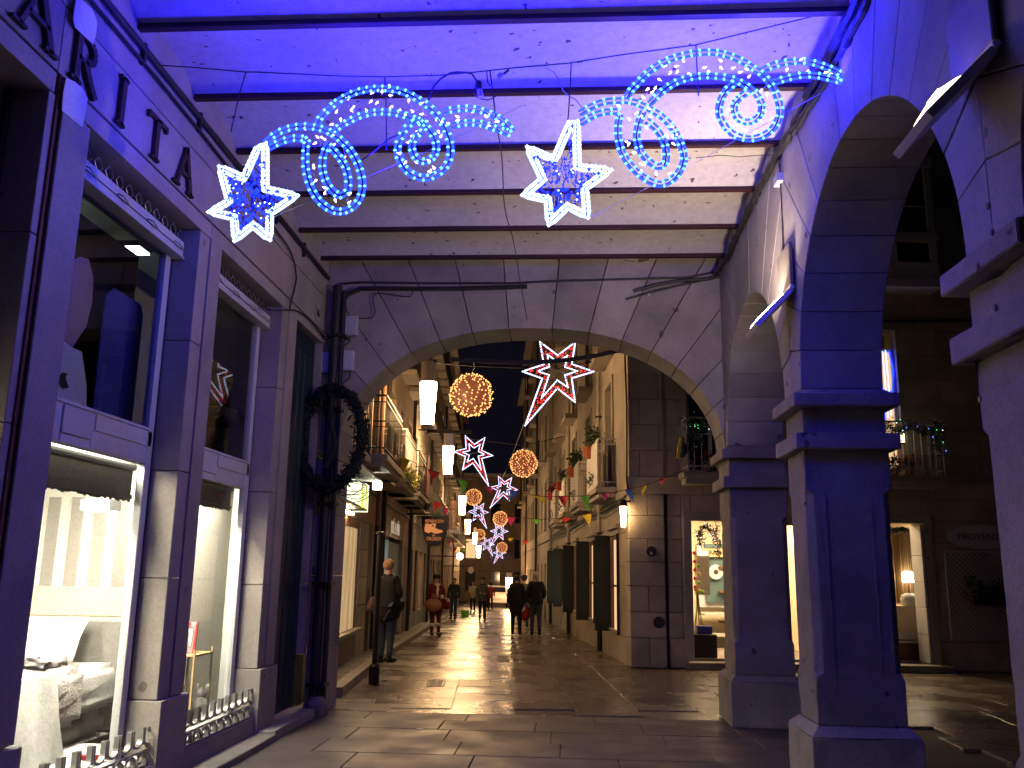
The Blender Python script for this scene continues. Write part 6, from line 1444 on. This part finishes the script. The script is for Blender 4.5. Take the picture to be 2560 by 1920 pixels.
A2, B2 = q2(900, 862), q2(1230, 985); MB(tfs).box(A2[0],B2[0],SG2-.001,SG2+.06,B2[2],A2[2]).build('foot_board', M['wood'], bs)
for ch, yy in (('E',165),('L',255),('P',400),('U',480),('E',560),('B',640),('L',720),('O',805)):
    o = q2(1080, yy); text(ch, W(o[0], SG2-.004, o[2]), EE, ZZ, .125, M['signwhite' if yy > 300 else 'signorange'], bs, sx=1.25)
o = q2(1070, 922); text('LIBROS', W(o[0], SG2-.006, o[2]), EE, ZZ, .16, M['signwhite'], bs, sx=.85)
MB(tfs).box(EL, A[0]+.02, SG2+.02, SG2+.05, A[2]-.2, A[2]-.15).build('iron_bracket', M['iron'], bs)
t = thing('round_clock', 'round white glowing clock sign on the left, above the blue jacket', 'clock', W(-4,24,3)); q = ats(1150,1391,'s',19)
MB(tfs).prism([(.155*math.cos(a*math.pi/14), .155*math.sin(a*math.pi/14)) for a in range(28)], lambda u,v,w_: (q[0]+u, 19-w_, q[2]+v), .0, .10).build('clock_case', M['iron'], t)
MB(tfs).prism([(.14*math.cos(a*math.pi/14), .14*math.sin(a*math.pi/14)) for a in range(28)], lambda u,v,w_: (q[0]+u, 18.9-w_, q[2]+v), .0, .01).build('clock_face', M['globe'], t)
MB(tfs).box(EL, q[0]-.14, 18.92, 18.96, q[2]-.02, q[2]+.02).build('bracket', M['iron'], t)
t = thing('small_round_sign', 'small dark round hanging sign beyond the glowing clock', 'sign', W(-4,30,3)); q = ats(1177,1425,'s',28)
MB(tfs).prism([(.14*math.cos(a*math.pi/14), .17*math.sin(a*math.pi/14)) for a in range(28)], lambda u,v,w_: (q[0]+u, 28-w_, q[2]+v), .0, .05).build('disc', M['stripe'], t); MB(tfs).box(EL, q[0], 27.96, 28, q[2]+.16, q[2]+.2).build('bracket', M['iron'], t)
# ground details ------------------------------------------------------
def cover(x0, y0, x1, y1, label, n=3, mt='iron', z=.0, name='drain_cover', s_at=None):
    a = ats(x0, y1, 'z', z); b = ats(x1, y1, 'z', z); c = ats(x0, y0, 'z', z)
    t = thing(name, label, 'drain cover', W(*a)); zz = max(gz(a[1]), gz(c[1]))+.003; e0, e1, s0_, s1_ = a[0], b[0], a[1], c[1]
    e1 = max(e1, e0+.15)
    for q in ((e0,e1,s0_,s0_+.02),(e0,e1,s1_-.02,s1_),(e0,e0+.02,s0_+.0201,s1_-.0201),(e1-.02,e1,s0_+.0201,s1_-.0201)): MB(tfs).box(*q, zz-.012, zz+.003).build('frame_bar', M[mt], t)
    for k in range(n): MB(tfs).box(e0+.03+(e1-e0-.06)*k/n, e0+.02+(e1-e0-.06)*(k+1)/n, s0_+.03, s1_-.03, zz-.012, zz+.0005+.0006*k).build('cover_plate', M[mt], t)
cover(1244, 1638, 1275, 1652, 'dark square drain cover in the middle of the purple lit street', 1)
cover(1232, 1573, 1248, 1580, 'small distant drain cover between the passers-by', 1, z=-.1)
cover(1065, 1699, 1110, 1716, 'left pair of framed metal covers in the street paving', 2, 'kerb'); cover(1142, 1699, 1232, 1716, 'right row of shiny framed metal covers in the street paving', 3, 'zinc')
cover(940, 1690, 1006, 1700, 'framed paving cover by the left kerb', 1, 'kerb'); cover(866, 1748, 935, 1757, 'framed paving cover nearest the left kerb', 2, 'kerb')
o = MB().prism([(.03*math.cos(a*math.pi/5)*(1+.3*(a % 2)), .02*math.sin(a*math.pi/5)) for a in range(10)], lambda u,v,w_: tuple(at(1050,1823,'z',0)+Vector((u,v,w_+.002))), 0, .003).build('scrap_of_paper', M['signgrey']); tag(o, 'tiny pale scrap on the dry arcade paving', 'litter')
o = MB().prism([(.05*math.cos(a*math.pi/5)*(1+.4*(a % 2)), .035*math.sin(a*math.pi/5)) for a in range(10)], lambda u,v,w_: tuple(at(1303,1666,'z',0)+Vector((u,v,w_+.004))), 0, .004).build('fallen_leaf', M['moss']); tag(o, 'small yellow green leaf on the wet street', 'leaf')
t = thing('planter_box', 'bright green plant tub on the left pavement in the distance', 'tub', W(-4,24,-.4)); q = ats(1163,1521,'s',25)
MB().lathe(W(q[0],q[1],gz(25)+.0), [(.16,0),(.22,.30)], 12).build('tub', M['flag_green'], t)
t = thing('a_board', 'white leaning signboard by the right wall behind the man in black', 'signboard', W(-.4,9,0)); q = ats(1346,1588,'s',11.0)
MB(tfs).add([(-.42,11.0,gz(11)),(-.36,11.5,gz(11)),(-.20,11.5,1.0),(-.26,11.0,1.0),(-.39,11.0,gz(11)),(-.33,11.5,gz(11)),(-.17,11.5,1.0),(-.23,11.0,1.0)],[(0,1,2,3),(7,6,5,4),(0,4,5,1),(1,5,6,2),(2,6,7,3),(3,7,4,0)]).build('white_board', M['c_white'], t)

# ================================================================== PEOPLE
def skin_mesh(name, verts, edges, radii, mat, par, sub=2, local=True):
    me = bpy.data.meshes.new(name); me.from_pydata([tuple(v) for v in verts], edges, []); o = bpy.data.objects.new(name, me); C.objects.link(o)
    md = o.modifiers.new('skin', 'SKIN'); md.use_smooth_shade = True
    for i, r_ in enumerate(radii):
        sv = me.skin_vertices[0].data[i]; sv.radius = (r_, r_) if not isinstance(r_, tuple) else r_; sv.use_root = (i == 0)
    o.modifiers.new('sub', 'SUBSURF').render_levels = sub; o.modifiers['sub'].levels = sub
    dg = bpy.context.evaluated_depsgraph_get(); m2 = bpy.data.meshes.new_from_object(o.evaluated_get(dg)); m2.name = name
    C.objects.unlink(o); bpy.data.objects.remove(o)
    m2.materials.clear(); m2.materials.append(mat); m2.polygons.foreach_set('use_smooth', [True]*len(m2.polygons))
    o = bpy.data.objects.new(name, m2); C.objects.link(o)
    if par is not None: o.parent = par
    return o
def person(label, s_, e_, hgt_, face, P):
    """face: heading in the street frame (0 = away down the street, 180 = towards the camera)"""
    k = hgt_/1.72; z0 = gz(s_)+P.get('dz', 0)
    rz = A5+R(face)
    st_ = P.get('stride', .18); ls = P.get('lean', 0)
    hip = .90; sh_ = 1.41
    # joints (x right, y forward, z up)
    J = {'pelvis':(0,0,.95), 'waist':(0,.0+ls*.1,1.08), 'chest':(0,ls*.3,1.28), 'neck':(0,ls*.6,1.46), 'chin':(0,ls*.7+.01,1.54), 'head':(0,ls*.8+.015,1.62), 'crown':(0,ls*.8,1.69),
         'hl':(-.09,0,.90),'hr':(.09,0,.90), 'kl':(-.095,st_*.55+.02,.49),'kr':(.095,-st_*.25+.02,.49), 'al':(-.10,st_,.085),'ar':(.10,-st_,.10), 'tl':(-.115,st_+.16,.03),'tr':(.115,-st_+.15,.04),
         'sl':(-.17,ls*.5,1.40),'sr':(.17,ls*.5,1.40)}
    arms = P.get('arms', 'down')
    if arms == 'down': J.update(el=(-.235,-.03,1.13), er=(.235,.02,1.13), wl=(-.24,.05-st_*.3,.89), wr=(.24,.08+st_*.3,.89))
    if arms == 'front': J.update(el=(-.24,.02,1.14), er=(.24,.02,1.14), wl=(-.10,.24,1.10), wr=(.10,.25,1.12))
    if arms == 'right': J.update(el=(-.235,-.03,1.13), er=(.25,.02,1.14), wl=(-.24,.03,.89), wr=(.20,.22,1.0))
    def ext(a, b, f): a, b = Vector(J[a]), Vector(J[b]); return b+(b-a).normalized()*f
    for sd in 'lr': J['m'+sd] = tuple(ext('e'+sd, 'w'+sd, .07))
    names = ['pelvis','waist','chest','neck','chin','head','crown','hl','kl','al','tl','hr','kr','ar','tr','sl','el','wl','ml','sr','er','wr','mr']
    rad = dict(pelvis=.11, waist=.10, chest=.125, neck=.052, chin=.066, head=(.085,.095), crown=.055, hl=.085, kl=.055, al=.038, tl=.03, hr=.085, kr=.055, ar=.038, tr=.03, sl=.055, el=.038, wl=.026, ml=.032, sr=.055, er=.038, wr=.026, mr=.032)
    ed = [('pelvis','waist'),('waist','chest'),('chest','neck'),('neck','chin'),('chin','head'),('head','crown'),('pelvis','hl'),('hl','kl'),('kl','al'),('al','tl'),('pelvis','hr'),('hr','kr'),('kr','ar'),('ar','tr'),('chest','sl'),('sl','el'),('el','wl'),('wl','ml'),('chest','sr'),('sr','er'),('er','wr'),('wr','mr')]
    ix = {n: i for i, n in enumerate(names)}
    loc = W(e_, s_, z0)
    body = skin_mesh('person', [Vector(J[n])*k for n in names], [(ix[a], ix[b]) for a, b in ed], [tuple(q*k for q in rad[n]) if isinstance(rad[n], tuple) else rad[n]*k for n in names], M['skin'], None, 2)
    body.location = loc; body.rotation_euler = (0, 0, rz); tag(body, label, 'person', P.get('group'))
    def part(name, ns, es, rs, mt): return skin_mesh(name, [Vector(J[n] if isinstance(n, str) else n)*k for n in ns], es, [r_*k if not isinstance(r_, tuple) else tuple(q*k for q in r_) for r_ in rs], M[mt], body, 2)
    f = P.get('fat', 1.0)
    # fingers: five short bent chains on each hand
    for sd in 'lr':
        w_, m_ = Vector(J['w'+sd]), Vector(J['m'+sd]); d = (m_-w_).normalized(); sx_ = Vector((1,0,0)) if abs(d.x) < .7 else Vector((0,0,1)); ac = d.cross(sx_).normalized()
        g = MB()
        for q in range(4):
            b0 = m_+ac*(q-1.5)*.018-d*.01; l = (.060,.070,.066,.052)[q]; g.tube([b0*k, (b0+d*l*.55)*k, (b0+d*l-sx_*(.012 if sd == 'r' else -.012))*k], [.0085*k,.008*k,.006*k], 6)
        b0 = w_+d*.03+ac*.024; g.tube([b0*k, (b0+ac*.022+d*.022)*k, (b0+ac*.026+d*.045)*k], [.010*k,.009*k,.007*k], 6); g.build('hand_fingers', M['skin'], body, smooth=True, local=True)
    # face: nose, eyes, mouth, ears
    hc = Vector(J['head'])
    g = MB(); g.ball((hc+Vector((0,.098,-.01)))*k, .014*k, 6, 5, (1,1.3,1.5)); g.ball((hc+Vector((-.088,0,-.01)))*k, .018*k, 6, 5, (.4,1,1.5)); g.ball((hc+Vector((.088,0,-.01)))*k, .018*k, 6, 5, (.4,1,1.5)); g.build('nose_and_ears', M['skin'], body, smooth=True, local=True)
    g = MB(); g.ball((hc+Vector((-.032,.088,.012)))*k, .009*k, 6, 4, (1.3,.5,.8)); g.ball((hc+Vector((.032,.088,.012)))*k, .009*k, 6, 4, (1.3,.5,.8)); g.build('eyes', M['haird'], body, smooth=True, local=True)
    MB().ball((hc+Vector((0,.086,-.05)))*k, .018*k, 6, 4, (1.3,.4,.35)).build('mouth', M['c_dkred'], body, smooth=True, local=True)
    tr = P.get('trousers', 'c_jean')
    part('trousers', ['pelvis','hl','kl','al','hr','kr','ar'], [(0,1),(1,2),(2,3),(0,4),(4,5),(5,6)], [.125*f,.10*f,.068,.055,.10*f,.068,.055], tr)
    for sd in 'lr':
        a_, t_ = Vector(J['a'+sd]), Vector(J['t'+sd]); g = MB()
        g.tube([(a_+Vector((0,-.05,-.045)))*k, (a_+Vector((0,.0,-.035)))*k, (t_+Vector((0,-.03,.012)))*k, (t_+Vector((0,.05,.01)))*k], [.035*k,.045*k,.04*k,.02*k], 8); g.tube([(a_+Vector((0,0,-.03)))*k, (a_+Vector((0,0,.10)))*k], [.044*k,.05*k], 8); g.build('shoe', M[P.get('shoes', 'c_black')], body, smooth=True, local=True)
    hem = P.get('hem', .80); co = P.get('coat', 'c_black')
    part('coat', ['waist','chest',(0,ls*.55,1.40),'sl','el',tuple(Vector(J['wl'])),'sr','er',tuple(Vector(J['wr'])),'pelvis',(0,st_*.1,hem)], [(0,1),(1,2),(1,3),(3,4),(4,5),(1,6),(6,7),(7,8),(0,9),(9,10)],
         [(.155*f,.125*f),(.165*f,.135*f),(.09,.085),.085,.066,.05,.085,.066,.05,(.165*f,.14*f),(.19*f*P.get('flare',1),.17*f*P.get('flare',1))], co)
    hc = Vector(J['head'])
    hr = P.get('hair', 'haird')
    if hr:
        g = MB(); ln = P.get('hairlen', 0)
        g.ball((hc+Vector((0,-.012,.022)))*k, .107*k, 16, 10, (.92,1.0,.98)); 
        if ln: g.ball((hc+Vector((0,-.035,-.045)))*k, .10*k, 12, 8, (.95,.75,1.0))
        o = g.build('hair', M[hr], body, smooth=True, local=True)
        # keep the face clear: drop hair in front of the face
        bm = bmesh.new(); bm.from_mesh(o.data); bmesh.ops.delete(bm, geom=[v for v in bm.verts if v.co.y > (hc.y+.05)*k and v.co.z < (hc.z+.05)*k], context='VERTS'); bm.to_mesh(o.data); bm.free()
    if P.get('hood'): part('collar', [(0,-.06+ls*.6,1.43),(-.08,.0+ls*.6,1.46),(0,.07+ls*.6,1.43),(.08,0+ls*.6,1.46)], [(0,1),(1,2),(2,3),(3,0)], [.05,.045,.04,.045], P['hood'])
    if P.get('hat'):
        g = MB(); g.ball((hc+Vector((0,0,.055)))*k, .115*k, 16, 10, (1,1.05,.8)); g.build('hat', M[P['hat']], body, smooth=True, local=True)
    if P.get('extra'): P['extra'](body, k, J)
    return body
def bagside(body, k, J):
    o = skin_mesh('brown_side_bag', [Vector((-.20,-.06,1.12))*k, Vector((-.21,-.10,.92))*k, Vector((-.2,-.10,.82))*k], [(0,1),(1,2)], [(.07,.1),(.11,.15),(.09,.13)], M['c_brown'], body)
person('woman with short reddish hair and olive parka waiting by the teal door, back turned', *[ats(961,1662,'z',.12)[i] for i in (1,0)], 1.58, -28, dict(dz=.14, coat='c_olive', hem=.64, fat=1.5, hair='hairw', hood='c_olive', arms='front', stride=.02, trousers='c_jean', extra=bagside))
def santa(body, k, J):
    skin_mesh('fur_collar', [Vector((-.1,.02,1.44))*k, Vector((0,.11,1.40))*k, Vector((.1,.02,1.44))*k], [(0,1),(1,2)], [.05,.06,.05], M['c_fur'], body)
    skin_mesh('fur_scarf', [Vector((0,.15,1.40))*k, Vector((.03,.20,1.2))*k, Vector((.0,.2,1.1))*k], [(0,1),(1,2)], [.05,.04,.03], M['c_fur'], body)
    for sg_ in (-.095, .095): MB().tube([(sg_*k,0,.28*k),(sg_*k,0,.36*k)], [.09*k,.09*k], 12).build('fur_cuff', M['c_fur'], body, smooth=True, local=True)
    for w_ in ('wl','wr'): v = Vector(J[w_])*k; MB().ball(v, .06*k, 8, 6).build('fur_cuff', M['c_fur'], body, smooth=True, local=True)
santa_q = ats(1087,1588,'z',-.16)
person('standing figure in a dark red suit with white fur trim beside the left shops', santa_q[1], santa_q[0], 1.62, 200, dict(coat='c_dkred', trousers='c_dkred', hem=.66, fat=1.6, hair='haird', hat='haird', arms='front', stride=.0, extra=santa))
sk = MB().ball(W(santa_q[0]-.05,santa_q[1]-.36,gz(8)+.80), .21, 14, 10, (1.1,.8,.85)).ball(W(santa_q[0]-.02,santa_q[1]-.34,gz(8)+1.02), .09, 10, 6).build('tan_sack', M['c_tan'], smooth=True); tag(sk, 'bulging tan sack held in front of the red suited figure', 'sack')
# folding red trolley by the red figure
tq = ats(1128,1568,'z',-.18)
t = thing('red_cart', 'small red shopping trolley with bent metal legs by the red suited figure', 'shopping trolley', W(tq[0],tq[1],gz(9)))
sk = skin_mesh('red_bag', [W(tq[0]-.18,tq[1],.62), W(tq[0]-.16,tq[1],.35)], [(0,1)], [(.14,.12),(.15,.13)], M['c_dkred'], t); sk.matrix_parent_inverse = WORLD[t.name].inverted()
for dx in (0, .10): MB().tube([W(tq[0]-.32+dx,tq[1],.86), W(tq[0]-.05+dx,tq[1],.66), W(tq[0]-.08+dx,tq[1],.35), W(tq[0]+.08+dx,tq[1],gz(9)+.02)], .014, 6).build('metal_leg', M['iron'], t)
q = ats(1133,1545,'z',-.38)
person('man in a slate blue jacket standing on the left under the round clock', q[1], q[0], 1.66, 165, dict(coat='c_teal', hem=.80, hair='haird', arms='down', stride=.0, fat=1.05, trousers='c_jean'))
q = ats(1205,1553,'z',-.40)
person('bearded looking man in a grey brown coat walking towards the camera', q[1], q[0], 1.68, 180, dict(coat='c_grey', hem=.72, hair='haird', hood='c_black', arms='front', stride=.10, fat=1.2, trousers='c_black'))
def redbag(body, k, J):
    o = MB().ball((.27*k,-.03,.62*k), .20*k, 12, 9, (.75,.6,1.1)).build('red_bag', M['c_red'], body, smooth=True, local=True)
    MB().ball((.22*k,-.04,.72*k), .15*k, 12, 8, (.9,.62,.7)).build('white_bag', M['c_white'], body, smooth=True, local=True)
    MB().tube([(.24*k,0,.88*k),(.26*k,0,.74*k)], .01, 5).build('bag_handle', M['c_white'], body, local=True)
q = ats(1290,1588,'z',-.20)
person('woman in a long black coat walking away with a red and white bag', q[1], q[0], 1.66, 0, dict(coat='c_black', hem=.50, hair='haird', arms='down', stride=.10, fat=1.28, flare=1.15, trousers='c_black', hood='c_black', extra=redbag))
q = ats(1339,1590,'z',-.20)
person('grey haired man in a black jacket and jeans walking away on the right', q[1], q[0], 1.74, 0, dict(coat='c_black', hem=.76, hair='hairg', arms='right', stride=.07, fat=1.25, trousers='c_jean'))
q = ats(1309,1568,'z',-.27)
person('person with dark hair and grey coat half hidden between the walking couple', q[1], q[0], 1.70, 4, dict(coat='c_grey', hem=.70, hair='haird', hat='haird', arms='down', stride=.12, fat=1.0))
q = ats(1182,1517,'s',34)
person('distant person in a cream coat by the left shops', 34, q[0], 1.62, 180, dict(coat='c_cream', hem=.72, hair='haird', arms='front', stride=.02, trousers='c_black'))
q = ats(1226,1513,'s',40)
person('distant person in a red coat beside the white car', 40, q[0], 1.60, 0, dict(coat='c_red', hem=.70, hair='haird', arms='down', stride=.05, trousers='c_black'))
q = ats(1220,1514,'s',42)
person('distant small person in dark clothes behind the red coat', 42, q[0]-.1, 1.5, 0, dict(coat='c_black', hem=.78, hair='haird', stride=.05, trousers='c_black'))
# ---- white car at the crossing
cz = gz(47); cq = ats(1243,1498,'s',46.5)
car = thing('parked_car', 'white car seen from the rear at the far end of the street', 'car', W(cq[0],46.5,cz))
cx_ = cq[0]; CW = .80
def prof(a): return a
sec = [(0,.28),(0,.62),(.05,.85),(.18,.98),(.55,1.40),(1.0,1.46),(2.2,1.44),(2.9,1.02),(3.9,.88),(4.0,.6),(4.0,.28)]
g = MB(tfs); nS = len(sec)
for sg_, w_ in ((0,0),):
    L_ = [(cx_-CW*(.86 if z > 1.0 else 1), 46.5+a, cz+z) for a, z in sec]; R_ = [(cx_+CW*(.86 if z > 1.0 else 1), 46.5+a, cz+z) for a, z in sec]
    g.add(L_+R_, [tuple(range(nS))[::-1], tuple(range(nS,2*nS))]+[(i,(i+1)%nS,nS+(i+1)%nS,nS+i) for i in range(nS)])
body_ = g.build('body', M['carwhite'], car, bevel=.03)
MB(tfs).add([(cx_-.60,46.5+.20,cz+1.02),(cx_+.60,46.5+.20,cz+1.02),(cx_+.52,46.5+.50,cz+1.36),(cx_-.52,46.5+.50,cz+1.36)],[(0,1,2,3)]).build('rear_window', M['glassdk'], car, recalc=False)
for v in bpy.data.objects[car.children[-1].name].data.vertices: v.co -= SS*.02
MB(tfs).box(cx_-.78,cx_+.78,46.40,46.50,cz+.32,cz+.52).build('bumper', M['carwhite'], car, bevel=.02)
MB(tfs).box(cx_-.26,cx_+.26,46.385,46.399,cz+.56,cz+.68).build('number_plate', M['white'], car)
for sg_ in (-1,1):
    MB(tfs).box(cx_+sg_*.70-.09,cx_+sg_*.70+.09,46.48,46.52,cz+.70,cz+.92).build('tail_light', M['c_red'], car)
    for a in (.75, 3.2):
        wl = MB(tfs).tube([(cx_+sg_*.62,46.5+a,cz+.30),(cx_+sg_*.82,46.5+a,cz+.30)], .30, 16).build('wheel', M['tyre'], car); MB(tfs).tube([(cx_+sg_*.821,46.5+a,cz+.30),(cx_+sg_*.83,46.5+a,cz+.30)], .18, 12).build('rim', M['zinc'], wl)

for L, lab in (([(1740,395),(1800,388),(1850,392),(1900,388),(1925,387)], 'hairline crack in the plaster right of the right comet'), ([(1488,661),(1500,675),(1520,680),(1532,692),(1545,700)], 'short crack with lifted plaster near the far arch'), ([(1560,650),(1590,655),(1625,672),(1640,668),(1700,672)], 'curling paint edge in the last bay by the far arch')):
    o = MB().tube([at(x,y,'z',5.285) for x,y in L], .004, 4).build('ceiling_crack', M['cable']); tag(o, lab, 'crack')
for x, y, xp in ((2481,581,XR-.002),(2444,667,XR-.087),(2489,770,XR-.002),(2498,793,XR-.002),(2470,515,XR-.002),(2450,998,XR-.002)):
    p = at(x, y, 'x', xp); MB().prism([(.012*math.cos(a), .016*math.sin(a)) for a in range(6)], lambda u,v,w_: (xp-w_, p.y+u, p.z+v), 0, .004).build('bolt_hole', M['cable'], ra)
# ================================================================== ADDED LAMPS FOR THE COMETS' BLUE LIGHT
BLUE = (.014, .006, 1.0)
for px, py, en in ((600,450,3.5),(860,300,7),(960,380,6),(1090,280,5),(1430,430,7),(1640,300,9),(1850,250,10),(2000,190,7)):
    point('added_comet_glow', at(px, py, 'y', YO-.04), BLUE, en*BK*.34, .10)
    q_ = at(px, py, 'y', YO-.04); area('added_comet_uplight', q_, (math.pi, 0, 0), .5, .12, BLUE, en*BK*.75)  # added unseen area lamps throwing the comets' blue onto the ceiling
